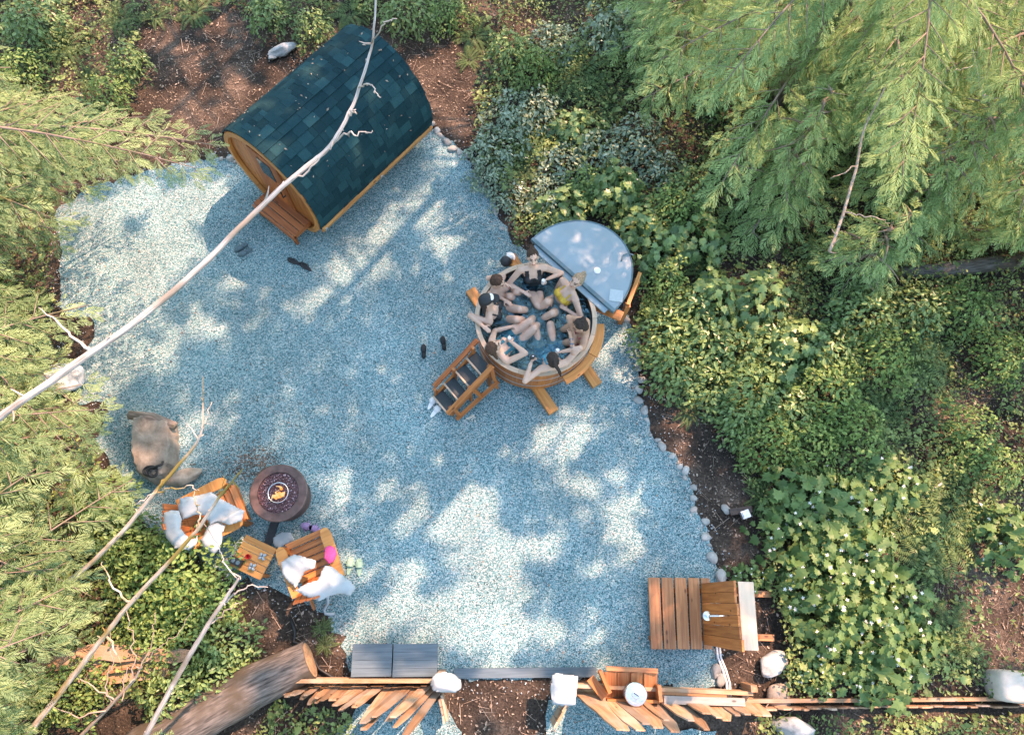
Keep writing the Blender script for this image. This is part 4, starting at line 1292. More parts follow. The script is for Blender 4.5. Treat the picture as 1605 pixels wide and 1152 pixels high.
def plant_box():
    c = at(978, 1072, .35); c[2] = 0
    root = empty('planter_box', c, 'open topped cedar box beside the right gate post', 'box')
    Z = .42
    P = lambda x, y, z=Z: at(x, y, z)
    b = MB()
    for i in range(4):
        x = 958 + i * 20.5
        p = P(x, 1052, .50); q = P(x, 1096, .20); b.beam(p, q, .19, .03, up=(0, 0.4, 1))
    b.build('sloping_planks', M['cedar_deck'], root)
    b = MB(); b.beam(P(950, 1047, .52), P(1031, 1051, .52), .06, .04); b.build('top_board', M['cedar_deck'], root)
    b = MB(); b.beam(P(940, 1050, .50), P(955, 1085, .50), .05, .18, up=(0, 0, 1)); b.beam(P(925, 1062, .40), P(948, 1092, .40), .12, .03); b.build('side_board', M['cedar'], root)
    b = MB(); b.beam(P(1030, 1072, .40), P(1033, 1098, .40), .05, .26); b.build('side_board', M['cedar_deck'], root)
    b = MB(); b.beam(P(950, 1096, .30), P(1031, 1098, .30), .04, .22); b.build('front_board', M['cedar'], root)
    # metal drum resting on it
    c = at(997, 1088, .60); c = np.array([c[0], c[1], .26])
    r = empty('metal_canister', c, 'round silver canister with a lid standing on the planter box', 'canister')
    b = MB(); b.lathe([(.13, 0), (.135, .01), (.135, .31), (.14, .315)], c, 36); b.build('body', M['galv'], r)
    b = MB(); b.lathe([(.150, .312), (.155, .318), (.155, .335), (.145, .345), (.115, .347), (.11, .340), (.06, .343), (.055, .352), (.02, .354)], c, 36); l_ = b.build('lid', M['steel'], r)
    b = MB(); b.tube([c + [-.03, .02, .352], c + [-.012, .008, .372], c + [.012, -.008, .372], c + [.03, -.02, .352]], .006, 6); b.build('knob', M['black'], l_)


plant_box()


# ------------------------------------------------------------------ outdoor shower
def build_shower():
    c = at(1062, 960, .1); c[2] = 0
    root = empty('outdoor_shower', c, 'cedar outdoor shower with slatted platform and back panel by the stone edging', 'shower')
    Z = .15
    xs = [(1015, 1034), (1035.5, 1055), (1056.5, 1076), (1077.5, 1096), (1097.5, 1112)]
    plat = MB()
    for i, (x0, x1) in enumerate(xs):
        t = (905 + i * .2, 1017)
        p = at((x0 + x1) / 2, t[0], Z); q = at((x0 + x1) / 2 + 5, t[1], Z)
        w = abs(at(x1, 960, Z)[0] - at(x0, 960, Z)[0]) - .012
        plat.beam(p, q, w, .038)
    plat.build('platform', M['cedar_deck'], root)
    for y in (925, 1000):
        b = MB(); p = at(1020, y, Z); q = at(1106, y, Z); b.beam([p[0], p[1], .065], [q[0], q[1], .065], .06, .12)
        b.build('joist', M['cedar_red'], root)
    # back panel of upright boards, read from foot (x~1099) to head
    f0, f1 = at(1100, 914, .17), at(1105, 1010, .17)
    H_ = 1.55
    d = nrm((f1 - f0) * [1, 1, 0]); L = np.linalg.norm(f1 - f0)
    hs = [1.50, 1.50, 1.56, 1.58, 1.60, 1.66]
    m = MB()
    for i in range(6):
        p = f0 + d * (L * (i + .5) / 6); h = H_ * hs[i] / 1.58
        m.box([p[0], p[1], .17 + h / 2], (h, L / 6 - .005, .03), np.stack([[0, 0, 1], d, np.cross([0, 0, 1], d)], 1))
    m.build('back_panel', M['cedar'], root)
    nx = np.cross(d, [0, 0, 1]); nx = nx if nx[0] > 0 else -nx
    cc = (f0 + f1) / 2
    b = MB(); zt = H_ + .06; bb = cc + nx * .15; b.box([bb[0], bb[1], zt], (L * .97, .20, .035), np.stack([d, nx, [0, 0, 1]], 1)); b.build('shelf', M['pale'], root)
    for s in (-1, 1):
        p = cc + d * s * (L / 2 - .12)
        b = MB(); b.box([*(p + nx * .07)[:2], H_ / 2], (.08, .08, H_ + .02)); b.build('post', M['cedar_red'], root)
        b = MB(); b.beam([*(p + nx * .10)[:2], .06], [*(p + nx * 1.05)[:2], .06], .09, .09); b.build('ground_beam', M['cedar_deck'], root)
        b = MB(); b.beam([*(p + nx * .12)[:2], .95], [*(p + nx * .80)[:2], .10], .05, .07); b.build('brace', M['cedar_red'], root)
    # head and arm
    hz = 1.52; hd = at(1109, 965, hz); en = at(1143, 965, hz + .06)
    b = MB(); b.tube([en, (en + hd) / 2 + [0, 0, .03], hd + [.03, 0, .04], hd], .011, 10); b.build('shower_arm', M['steel'], root, smooth=True)
    b = MB(); b.lathe([(.015, .02), (.03, .012), (.058, -.01), (.058, -.022), (.0, -.024)][:4], hd, 28); b.build('shower_head', M['steel'], root)


build_shower()
p = [at(1123, 1012, .04), at(1125, 1030, .03), at(1133, 1050, .03), at(1139, 1070, .03), at(1140, 1090, .25)]
b = MB(); b.tube(p, .018, 8); q = [x + np.array([.045, .0, 0]) for x in p]; b.tube(q, .016, 8); tag(b.build('hose', M['white'], smooth=True, origin=p[2]), 'twin white water hose from the shower panel to the fence', 'hose')


# ------------------------------------------------------------------ people
def skin_mat(name, c):
    return simple(name, c, 0.5, var=0.10, scale=9, bump=0.03, spec=0.4)


SKIN = {'fair': skin_mat('skin_fair', (0.60, 0.41, 0.31)), 'tan': skin_mat('skin_tan', (0.50, 0.31, 0.21))}
M['lips'] = simple('lips', (0.40, 0.13, 0.12), 0.5, bump=0); M['eye'] = simple('eye', (0.05, 0.035, 0.03), 0.3, bump=0)
def hair_mat(name, lo, hi):
    return rock_mat(name, lo, hi, sc=45)


HAIR = {'brown': hair_mat('hair_brown', (0.025, 0.014, 0.009), (0.11, 0.060, 0.035)), 'dark': hair_mat('hair_dark', (0.010, 0.008, 0.007), (0.055, 0.038, 0.030)), 'blond': hair_mat('hair_blond', (0.12, 0.085, 0.05), (0.42, 0.32, 0.21))}
SUIT = {'black': simple('suit_black', (0.015, 0.020, 0.024), 0.6), 'yellow': simple('suit_yellow', (0.62, 0.42, 0.05), 0.7), 'teal': simple('suit_teal', (0.03, 0.17, 0.22), 0.6), 'blue': simple('suit_blue', (0.06, 0.26, 0.36), 0.6), 'rose': simple('suit_rose', (0.45, 0.12, 0.13), 0.7)}
M['tattoo'] = simple('tattoo', (0.12, 0.14, 0.19), 0.6, bump=0)


def ik(a, target, l1, l2, pole):
    a, t, pole = (np.asarray(x, float) for x in (a, target, pole))
    d = np.linalg.norm(t - a); dd = min(max(d, abs(l1 - l2) + .02), l1 + l2 - .004)
    ax = nrm(t - a); end = a + ax * dd
    x = (l1 * l1 - l2 * l2 + dd * dd) / (2 * dd); h = math.sqrt(max(l1 * l1 - x * x, 1e-6))
    pv = pole - a; pv = pv - ax * (pv @ ax)
    return a + ax * x + nrm(pv) * h, end


def remesh(mb, name, voxel, smooth_it=4):
    """One continuous surface from overlapping closed shapes."""
    tmp = mb.build(name, M['white'])
    md = tmp.modifiers.new('r', 'REMESH'); md.mode = 'VOXEL'; md.voxel_size = voxel; md.use_smooth_shade = True
    ms = tmp.modifiers.new('s', 'SMOOTH'); ms.factor = .5; ms.iterations = smooth_it
    dg = bpy.context.evaluated_depsgraph_get(); dg.update()
    me = bpy.data.meshes.new_from_object(tmp.evaluated_get(dg))
    old = tmp.data; bpy.data.objects.remove(tmp); bpy.data.meshes.remove(old)
    return me


def arrays(me):
    V = np.zeros(len(me.vertices) * 3, np.float32); me.vertices.foreach_get('co', V); V = V.reshape(-1, 3).astype(float)
    Nn = np.zeros(len(me.vertices) * 3, np.float32); me.vertices.foreach_get('normal', Nn); Nn = Nn.reshape(-1, 3).astype(float)
    F = np.zeros(len(me.loops), np.int32); me.loops.foreach_get('vertex_index', F)
    return V, Nn, F.reshape(-1, 4)


def hand(mb, wrist, fwd, palm_n, side, curl):
    """Palm, four fingers of unequal length bent at the knuckles and a thumb from the palm's side."""
    f = nrm(fwd); n = nrm(np.asarray(palm_n, float) - f * (np.asarray(palm_n) @ f)); s = np.cross(n, f) * side
    R = np.stack([f, s, n], 1)
    mb.ball(wrist + f * .045, (.052, .040, .017), R, 12, 8)
    for i, (o, ln) in enumerate(((-.027, .066), (-.009, .078), (.009, .073), (.026, .056))):
        p = wrist + f * .078 + s * o
        a = curl * (.7 + .12 * i); d1 = f * math.cos(a) + n * math.sin(a) + s * o * 2.5
        q = p + nrm(d1) * ln * .5; d2 = f * math.cos(a * 2.1) + n * math.sin(a * 2.1); r = q + nrm(d2) * ln * .32
        d3 = f * math.cos(a * 2.9) + n * math.sin(a * 2.9); t = r + nrm(d3) * ln * .25
        mb.cone_limb(p - f * .02, q, .0105, .0095, 8); mb.cone_limb(q, r, .0095, .0085, 8); mb.cone_limb(r, t, .0085, .0075, 8)
    p = wrist + f * .025 - s * .033; q = p + nrm(f * .55 - s * .8 + n * .3) * .042; r = q + nrm(f * .8 - s * .2 + n * (.2 + curl * .5)) * .034
    mb.cone_limb(p + s * .012, q, .014, .012, 8); mb.cone_limb(q, r, .012, .009, 8)


def person(label, neck, pelvis, face, head, arms, legs, skin='fair', hair='brown', style='bun', suit=None, suit_col='black', fem=True, look=None, group='people bathing in the hot tub', sc=1.12, cap=None, tattoo=False):
    """neck, pelvis, head: world points; face: world direction the chest faces; arms: two (hand, elbow pole, curl); legs: two (foot, knee pole); first of each is the person's own right."""
    neck, pelvis = np.asarray(neck, float), np.asarray(pelvis, float)
    up = nrm(neck - pelvis); fw = np.asarray(face, float); fw = nrm(fw - up * (fw @ up)); rt = np.cross(fw, up)   # the person's right
    B = np.stack([rt, fw, up], 1)
    J = lambda x, y, z: neck + B @ (np.array([x, y, z]) * sc)
    b = MB()
    hip = J(0, 0, -.50)
    b.ball(J(0, .0, -.19), np.array([.150, .098, .165]) * sc, B); b.ball(J(0, -.005, -.33), np.array([.128, .088, .14]) * sc, B); b.ball(J(0, -.01, -.48), np.array([.168, .115, .125]) * sc, B)
    b.ball(J(0, -.01, -.09), np.array([.155, .075, .085]) * sc, B)
    for s in (-1, 1):
        b.cone_limb(J(0, -.015, -.035), J(.165 * s, -.012, -.065), .056 * sc, .054 * sc)
        if fem: b.ball(J(.068 * s, .080, -.19), np.array([.060, .050, .058]) * sc, B)
        b.ball(J(.075 * s, -.06, -.53), np.array([.085, .08, .09]) * sc, B)
    hd = np.asarray(head, float); hu = nrm(hd - neck)
    hd = neck + hu * .165 * sc
    lk = fw * .8 + hu * 0 if look is None else np.asarray(look, float); lk = nrm(lk - hu * (lk @ hu)); hr = np.cross(lk, hu); HB = np.stack([hr, lk, hu], 1)
    Hh = lambda x, y, z: hd + HB @ (np.array([x, y, z]) * sc)
    b.cone_limb(J(0, -.01, -.06), Hh(0, -.02, -.06), .058 * sc, .050 * sc)
    b.ball(Hh(0, -.012, .032), np.array([.074, .094, .088]) * sc, HB, 16, 12); b.ball(Hh(0, .022, -.030), np.array([.058, .066, .078]) * sc, HB, 16, 12)
    b.ball(Hh(0, .052, -.082), np.array([.028, .026, .024]) * sc, HB)                    # chin
    b.cone_limb(Hh(0, .082, .012), Hh(0, .104, -.022), .010 * sc, .015 * sc, 8)            # nose
    b.ball(Hh(0, .078, .028), np.array([.048, .016, .012]) * sc, HB)                      # brow
    for s in (-1, 1):
        b.ball(Hh(.074 * s, -.012, -.008), np.array([.010, .020, .032]) * sc, HB)
        b.ball(Hh(.034 * s, .066, -.020), np.array([.024, .018, .020]) * sc, HB)
    b.ball(Hh(0, .083, -.052), np.array([.024, .012, .012]) * sc, HB)
    hands = []
    for s, (tgt, pole, curl, pn) in zip((1, -1), arms):
        sh = J(.178 * s, -.012, -.070)
        el, wr = ik(sh, tgt, .285 * sc, .250 * sc, pole)
        b.cone_limb(sh, el, .049 * sc, .037 * sc); b.ball((sh * .65 + el * .35), (.05 * sc, .046 * sc, .046 * sc), frame(el - sh))
        b.cone_limb(el, wr, .039 * sc, .025 * sc); b.ball(el * .72 + wr * .28, (.06 * sc, .040 * sc, .040 * sc), frame(wr - el))
        hand(b, wr, wr - el, pn, s, curl); hands.append((wr, nrm(wr - el), el))
    for s, (tgt, pole) in zip((1, -1), legs):
        hp = J(.090 * s, .0, -.52)
        kn, an = ik(hp, tgt, .425 * sc, .405 * sc, pole)
        b.cone_limb(hp, kn, .088 * sc, .054 * sc, 14); b.ball(hp * .6 + kn * .4, (.14 * sc, .078 * sc, .078 * sc), frame(kn - hp))
        b.cone_limb(kn, an, .055 * sc, .034 * sc, 14); b.ball(kn * .7 + an * .3, (.11 * sc, .054 * sc, .054 * sc), frame(an - kn))
        d = nrm(kn - hp); ff = nrm(d - nrm(an - kn) * (d @ nrm(an - kn)) + nrm(an - kn) * .35)
        b.cone_limb(an, an + ff * .15 * sc, .036 * sc, .026 * sc); b.ball(an - ff * .035 * sc, .032 * sc)
        for i in range(5): b.cone_limb(an + ff * .14 * sc + np.cross(ff, nrm(kn - an)) * (.026 - .013 * i), an + ff * (.185 - .008 * i) * sc + np.cross(ff, nrm(kn - an)) * (.030 - .015 * i), .010, .009, 6)
    me = remesh(b, 'person', .0085)
    V, Nn, F = arrays(me)
    me.materials.clear()
    for m in (SKIN[skin], M['lips'], M['eye'], M['tattoo']): me.materials.append(m)
    Lh = ((V - hd) @ HB) / sc; fc = Lh[F].mean(1); mi = np.zeros(len(F), np.int32)
    mi[(np.hypot(fc[:, 0] / .024, (fc[:, 2] + .052) / .011) < 1) & (fc[:, 1] > .06)] = 1
    for s in (-1, 1):
        mi[(np.hypot((fc[:, 0] - .032 * s) / .017, (fc[:, 2] - .008) / .009) < 1) & (fc[:, 1] > .05)] = 2
        mi[(np.hypot((fc[:, 0] - .034 * s) / .024, (fc[:, 2] - .036) / .006) < 1) & (fc[:, 1] > .05)] = 2
    if tattoo:
        w_, d_, e_ = hands[tattoo - 1]; q = V[F].mean(1); tt = (q - e_) @ d_; ra = np.linalg.norm(q - e_ - tt[:, None] * d_, axis=1)
        pat = (fbm(q[:, 0] * 38, q[:, 1] * 38 + q[:, 2] * 21, 2) > .42); mi[(tt > .07) & (tt < .23) & (ra < .06) & pat] = 3
    me.polygons.foreach_set('material_index', mi); me.polygons.foreach_set('use_smooth', np.ones(len(F), bool))
    base = np.array([hip[0], hip[1], WATER_Z - .3])
    me.transform(Matrix.Translation(Vector(-base)))
    o = bpy.data.objects.new('person', me); COL.objects.link(o); o.location = base
    tag(o, label, 'person', group)
    # hair
    h = MB()
    h.ball(Hh(0, -.026, .044), np.array([.084, .093, .090]) * sc, HB, 18, 12); h.ball(Hh(0, -.055, -.01), np.array([.076, .062, .085]) * sc, HB, 16, 10)
    if style == 'bun':
        h.ball(Hh(0, -.085, .100), np.array([.048, .042, .042]) * sc, HB); h.ball(Hh(.018, -.105, .115), np.array([.03, .03, .03]) * sc, HB)
    elif style == 'pony':
        h.ball(Hh(0, -.118, .06), np.array([.03, .035, .03]) * sc, HB); h.cone_limb(Hh(0, -.13, .05), Hh(.03, -.20, -.03), .030, .026); h.cone_limb(Hh(.03, -.20, -.03), Hh(.035, -.215, -.13), .028, .012)
    elif style == 'loose':
        for k in range(5): h.cone_limb(Hh(-.06 + .03 * k, -.06, .0), Hh(-.075 + .037 * k, -.085, -.13 - rnd.uniform(0, .04)), .036, .016)
    hm = remesh(h, 'hair', .0085, 2)
    HV, HN, HF = arrays(hm)
    lh = ((HV - hd) @ HB); HV = HV + HN * (fbm(lh[:, 0] * 70 + 3, lh[:, 2] * 25 + lh[:, 1] * 25, 3)[:, None] - .45) * .022
    hm.vertices.foreach_set('co', HV.astype(np.float32).ravel()); hm.transform(Matrix.Translation(Vector(-base))); hm.materials.clear(); hm.materials.append(HAIR[hair])
    hm.polygons.foreach_set('use_smooth', np.ones(len(HF), bool))
    ho = bpy.data.objects.new('hair', hm); COL.objects.link(ho); ho.parent = o
    # swimwear: the body's own surface between its hems, lifted a little
    Lb = ((V - neck) @ B) / sc; c = Lb[F].mean(1)
    torso = (np.abs(c[:, 0]) < .175) & (np.abs(c[:, 1]) < .16) & (c[:, 2] < -.03) & (c[:, 2] > -.66)
    for w_, d_, e_ in hands:                                   # keep the arms out
        pass
    arm_d = np.full(len(F), 9.)
    q = V[F].mean(1)
    for s, (w_, d_, e_) in zip((1, -1), hands):
        sh = J(.178 * s, -.012, -.070)
        for p0, p1, r_ in ((sh, e_, .062), (e_, w_, .055), (w_, w_ + d_ * .2, .06)):
            ax = p1 - p0; t = np.clip(((q - p0) @ ax) / (ax @ ax), 0, 1); arm_d = np.minimum(arm_d, np.linalg.norm(q - p0 - t[:, None] * ax, axis=1) / r_)
    torso &= arm_d > 1
    x, y, z = np.abs(c[:, 0]), c[:, 1], c[:, 2]
    pieces = []
    low = (z < -.49 + x * .55 * 0) & (z > -.62) & (x < .17 - np.clip((-z - .50), 0, 1) * .9)
    if suit == 'one':
        m_ = torso & ((z < -.155) & (z > -.56) | low)
        strap = torso & (np.abs(x - .075) < .020) & (z < -.02)
        m_ = m_ & ~((y < -.03) & (z > -.33))
        pieces.append(('swimsuit', m_ | strap))
    elif suit == 'tank':
        m_ = torso & ((z < -.15) & (z > -.56) | low | ((np.abs(x - .085) < .028)))
        pieces.append(('swimsuit', m_))
    elif suit == 'bikini':
        top = torso & (z < -.135) & (z > -.245) & ((y > .02) | (z < -.20)); st = torso & (np.abs(x - .075) < .009) & (z > -.2)
        pieces += [('bikini_top', top | st), ('bikini_bottom', torso & low)]
    for nm, m_ in pieces:
        if m_.sum() < 20: continue
        f = F[m_]; uq, inv = np.unique(f, return_inverse=True)
        cb = MB(); vv = V[uq] + Nn[uq] * .006; cb.add_arr(vv, inv.ravel(), np.full(len(f), 4))
        co = cb.build(nm, SUIT[suit_col], smooth=True, origin=base); co.location = (0, 0, 0); co.parent = o
        md = co.modifiers.new('t', 'SOLIDIFY'); md.thickness = .006; md.offset = -.6
    if cap:
        k = MB(); k.ball(Hh(0, -.015, .062), np.array([.090, .104, .078]) * sc, HB, 20, 12)
        br = [(.088 * math.cos(t), .07 + .105 * math.sin(t)) for t in np.linspace(0, PI, 14)]
        v = [Hh(x_, y_, .048 - abs(x_) * .2) for x_, y_ in br] + [Hh(x_, y_, .040 - abs(x_) * .2) for x_, y_ in br]
        n_ = len(br); k.add(v, [tuple(range(n_)), tuple(range(n_, 2 * n_))[::-1]] + [(i, i + 1, n_ + i + 1, n_ + i) for i in range(n_ - 1)])
        ko = k.build('baseball_cap', SUIT['black'], o)
        ko.location = (0, 0, 0)
        pch = MB(); pch.ball(Hh(0, .062, .085), np.array([.060, .040, .030]) * sc, HB, 14, 8); po = pch.build('front_panel', M['white'], ko, smooth=True)
    return hands


def can(w, label, mat='can', lift=.02, upv=(0, 0, 1), h=.118, r=.031, name='drink_can'):
    c = np.asarray(w, float); R_ = frame(upv); R = np.stack([R_[:, 1], R_[:, 2], R_[:, 0]], 1)
    root = empty(name, c, label, 'can')
    b = MB(); b.lathe([(r * .8, 0), (r, .010), (r, h - .012), (r * .82, h), (r * .76, h - .004), (.001, h - .004)], c, 20, R); b.build('body', M[mat], root)
    b = MB(); b.box(c + R @ np.array([.008, 0, h - .001]), (.020, .012, .003), R); b.build('tab', M['steel'], root)
    return root


def grip(hd):
    """Where something held in this hand sits."""
    w, d, e = hd; return w + d * .075


DN = (0, 0, -1)
h1 = person('woman in black swimsuit sitting highest at the far rim with a white can', at(835, 419, 1.17), at(836, 446, .64), (0.05, -1, .25), at(835, 407, 1.31),
            [(at(821, 458, .84), at(802, 441, .90), .55, DN), (at(859, 437, 1.02), at(876, 416, 1.0), 1.0, (-.6, -.6, .2))],
            [(at(837, 486, .34), at(836, 450, 1.0)), (at(845, 484, .34), at(846, 448, 1.0))], 'fair', 'brown', 'bun', 'tank', 'black', look=(0.1, -1, -.55))
can(grip(h1[1]) + [-.02, -.03, -.05], 'white can held by the woman in the black swimsuit')
h2 = person('blond woman in a yellow bikini lounging below the folded cover', at(895, 452, 1.02), at(872, 476, .58), (-.45, -.35, .85), at(902, 443, 1.16),
            [(at(861, 472, .76), at(876, 448, .8), .3, DN), (at(889, 486, .80), at(915, 488, .85), .5, (-.3, .2, -1))],
            [(at(836, 492, .52), at(850, 478, 1.0)), (at(838, 506, .52), at(856, 496, 1.0))], 'fair', 'blond', 'bun', 'bikini', 'yellow', look=(-.6, -.5, .0))
h3 = person('person with a dark bun and tattooed forearm leaning on the right rim', at(917, 522, 1.04), at(905, 530, .55), (-.95, .12, .15), at(909, 511, 1.20),
            [(at(899, 524, .98), at(890, 505, 1.1), .5, DN), (at(894, 526, 1.14), at(912, 562, .98), .8, (-.3, .6, -.3))],
            [(at(872, 522, .52), at(878, 514, .85)), (at(872, 540, .52), at(880, 536, .85))], 'tan', 'dark', 'bun', 'bikini', 'rose', look=(-.9, -.1, -.45), tattoo=2)
h5 = person('person in a blue top leaning back on the near rim with both elbows out', at(868, 574, 1.05), at(858, 556, .52), (-.25, .9, .35), at(866, 563, 1.22),
            [(at(882, 551, 1.06), at(905, 582, .99), 1.0, (-.4, .5, .1)), (at(832, 570, 1.06), at(828, 597, .98), 1.0, (.4, .5, .1))],
            [(at(868, 512, .34), at(862, 545, 1.05)), (at(844, 512, .34), at(840, 545, 1.05))], 'fair', 'dark', 'pony', 'one', 'blue', look=(-.2, .8, -.35))
can(grip(h5[0]) + [-.01, .02, -.05], 'white can held up by the person on the near rim')
can(grip(h5[1]) + [.0, .02, -.05], 'dark insulated cup held by the person on the near rim', mat='charcoal', r=.037, h=.125, name='insulated_cup')
h6 = person('woman in a teal swimsuit with loose brown hair beside the tub steps', at(782, 551, 1.04), at(800, 536, .54), (.80, .55, .25), at(775, 545, 1.20),
            [(at(803, 537, 1.02), at(803, 562, .96), .9, (-.2, .6, .2)), (at(802, 512, .80), at(772, 525, .90), .4, DN)],
            [(at(850, 502, .50), at(834, 518, .98)), (at(842, 492, .50), at(826, 508, .98))], 'fair', 'brown', 'loose', 'one', 'teal', look=(.8, .5, -.45))
can(grip(h6[0]) + [.01, .01, -.05], 'white can held by the woman beside the tub steps')
h7 = person('person in a black cap with white front leaning an elbow over the left rim', at(767, 484, 1.04), at(783, 492, .54), (.95, -.10, .20), at(764, 473, 1.22),
            [(at(757, 511, .97), at(726, 506, 1.02), .3, DN), (at(790, 470, .80), at(775, 462, .8), .4, DN)],
            [(at(832, 502, .50), at(808, 500, 1.0)), (at(836, 488, .50), at(812, 484, 1.0))], 'fair', 'dark', 'loose', 'bikini', 'black', look=(.9, .15, -.25), cap=True)
h8 = person('person low in the water at the far left with an arm folded over the head', at(777, 449, .93), at(790, 462, .44), (.80, -.55, .15), at(780, 443, 1.09),
            [(at(772, 470, .78), at(758, 468, .8), .4, DN), (at(791, 445, 1.0), at(758, 426, 1.05), .4, (.1, -.6, -.6))],
            [(at(818, 478, .40), at(806, 466, .8)), (at(824, 468, .40), at(812, 458, .8))], 'fair', 'brown', 'short', None, look=(.85, -.4, -.3))

# cans and a cap left standing about
def stand_can(px, py, z, label, r=.031, h=.118):
    c = at(px, py, z + h); c[2] = z; return can(c, label, r=r, h=h)


stand_can(936, 491, .605, 'white can standing on the curved drinks shelf')
stand_can(738, 545, .73, 'white can standing on the top tread of the tub steps')
stand_can(930, 470, .605, 'pale wide tumbler tucked between the cover and the drinks shelf', r=.045, h=.15)
c = at(793, 412, .15)
root = empty('baseball_cap', (c[0], c[1], .12), 'black and white cap left on the beam end behind the tub', 'cap')
b = MB(); b.ball(c + [0, 0, .06], (.10, .10, .09), n=20, m=10); b.build('crown', M['charcoal'], root, smooth=True)
b = MB(); b.ball(c + [.05, .06, .08], (.075, .055, .05), n=16, m=8); b.build('front_panel', M['white'], root, smooth=True)
b = MB(); v = [c + np.array([.10 * math.cos(t) + .06, .10 * math.sin(t) + .09, .03]) for t in np.linspace(-.6, 2.2, 12)]; n_ = len(v); v2 = [x - [0, 0, .008] for x in v]
b.add(v + v2, [tuple(range(n_)), tuple(range(2 * n_ - 1, n_ - 1, -1))] + [(i, (i + 1) % n_, n_ + (i + 1) % n_, n_ + i) for i in range(n_)]); b.build('brim', M['white'], root)


# ------------------------------------------------------------------ stones
def rock_mesh(seed, squash=(1, .8, .6), rough=.25, sub=3, cut=0.0):
    bm = bmesh.new(); bmesh.ops.create_icosphere(bm, subdivisions=sub, radius=1)
    r = np.random.default_rng(seed); dirs = r.normal(0, 1, (9, 3)); dirs /= np.linalg.norm(dirs, axis=1)[:, None]; offs = r.uniform(.62, .95, 9)
    for v in bm.verts:
        p = np.array(v.co[:])
        for d, o_ in zip(dirs, offs):
            k = p @ d
            if k > o_: p = p - d * (k - o_) * .85
        p = p * (1 + rough * (fbm(p[0] * 1.7 + seed, p[1] * 1.7 + p[2] * 1.3 + seed, 3) - .45))
        v.co = p * np.array(squash)
    me = bpy.data.meshes.new('stone'); bm.to_mesh(me); bm.free()
    me.polygons.foreach_set('use_smooth', np.ones(len(me.polygons), bool))
    return me


STONES = []
for i in range(7):
    me = rock_mesh(i + 1, (1, rnd.uniform(.7, .95), rnd.uniform(.5, .7)), .25, 3); me.materials.append(M['rock']); STONES.append(me)


def stone(px, py, r, label, cat='stone', group=None, me=None, name='stone', sz=(1, 1, 1), rz=None, mat=None, sink=.25):
    p = at(px, py, r * .25); me = me or rnd.choice(STONES)
    o = bpy.data.objects.new(name, me); COL.objects.link(o)
    o.scale = (r * sz[0], r * sz[1], r * sz[2]); o.location = (p[0], p[1], float(ground_z(p[0], p[1])) + r * .5 * sz[2] * (1 - sink * 1.2)); o.rotation_euler = (rnd.uniform(-.2, .2), rnd.uniform(-.2, .2), rnd.uniform(0, 6.3) if rz is None else rz)
    return tag(o, label, cat, group)


def edging(pts, label, group, step=.165, jit=.03, rr=(.05, .085)):
    P = np.array([at(*p)[:2] for p in pts]); seg = np.linalg.norm(np.diff(P, axis=0), axis=1); cum = np.r_[0, np.cumsum(seg)]
    s = 0
    while s < cum[-1]:
        q = np.array([np.interp(s, cum, P[:, 0]), np.interp(s, cum, P[:, 1])]) + rng.normal(0, jit, 2); r = rnd.uniform(*rr) * rnd.choice([.8, 1, 1, 1.25])
        px = pix([[q[0], q[1], .0]])[0]; stone(px[0], px[1], r, label, 'stone', group); s += step * rnd.uniform(.8, 1.35)


edging([(1000, 575), (1004, 612), (1010, 652), (1022, 680), (1044, 704), (1062, 722), (1076, 748), (1088, 785), (1100, 820), (1112, 855), (1122, 890)], 'rounded pale stone in the edging between gravel and dark soil right of the tub', 'edging stones right of the tub')
edging([(676, 196), (690, 214), (708, 232), (730, 240), (745, 255), (758, 280)], 'whitish stone in the edging below the right corner of the sauna', 'edging stones below the sauna corner', rr=(.06, .10))
edging([(762, 290), (776, 322), (786, 352), (795, 385)], 'half buried stone in the edging under the shrubs above the tub', 'edging stones under the shrubs', .3)
edging([(330, 245), (352, 252), (372, 258)], 'pale stone beside the left corner of the sauna', 'edging stones left of the sauna', .17, .04)
edging([(1120, 1022), (1124, 1050), (1128, 1072)], 'rough stone along the shower hose', 'edging stones by the shower hose', .19, .03, (.05, .08))
edging([(985, 505), (996, 535)], 'pale stone between the tub and the right hand shrubs', 'edging stones right of the cover', .16, .05)
for x, y, r, lab in ((1130, 905, .13, 'square pale stone touching the upper corner of the shower platform'), (1122, 1052, .11, 'long grey stone lying beside the white hose'),
                     (1138, 798, .09, 'pale stone beside the small timber path light'), (1075, 737, .08, 'largest stone of the edging by the bare soil')):
    stone(x, y, r, lab)


def boulder(px, py, r, label, mat, seed, sz, rz=0, name='boulder', sq=(1, .8, .7), rough=.35, sink=.1):
    me = rock_mesh(seed, sq, rough, 4); me.materials.append(M[mat]); return stone(px, py, r, label, 'boulder', None, me, name, sz, rz, sink=sink)


boulder(1210, 1040, .25, 'pale blue white rough boulder in dark soil below the shower', 'rock_white', 31, (1.0, .75, .8), .5)
boulder(1245, 1142, .34, 'pale blue boulder just outside the low jagged fence', 'rock_white', 32, (1.0, .6, .8), -.1)
boulder(1222, 1092, .22, 'brown grey boulder between the shower boulder and the fence', 'rock_brown', 33, (.8, 1.1, .7), 1.4)
boulder(97, 592, .40, 'pale blue boulder half hidden under the white bare trunk', 'rock_white', 34, (1.0, .85, .7), .2)
boulder(445, 80, .30, 'white rock lying on bare soil behind the sauna', 'rock_white', 35, (1.1, .5, .55), .5)
boulder(430, 90, .14, 'small white rock at the tip of the one behind the sauna', 'rock_white', 36, (1, .8, .6), 1.2)
boulder(1446, 605, .13, 'small white rock in the undergrowth near the right edge', 'rock_white', 37, (1, .8, .7))
boulder(285, 748, .30, 'brown mossy boulder between the flat rock and the left chair', 'rock_brown', 38, (1.1, .6, .5), .35)


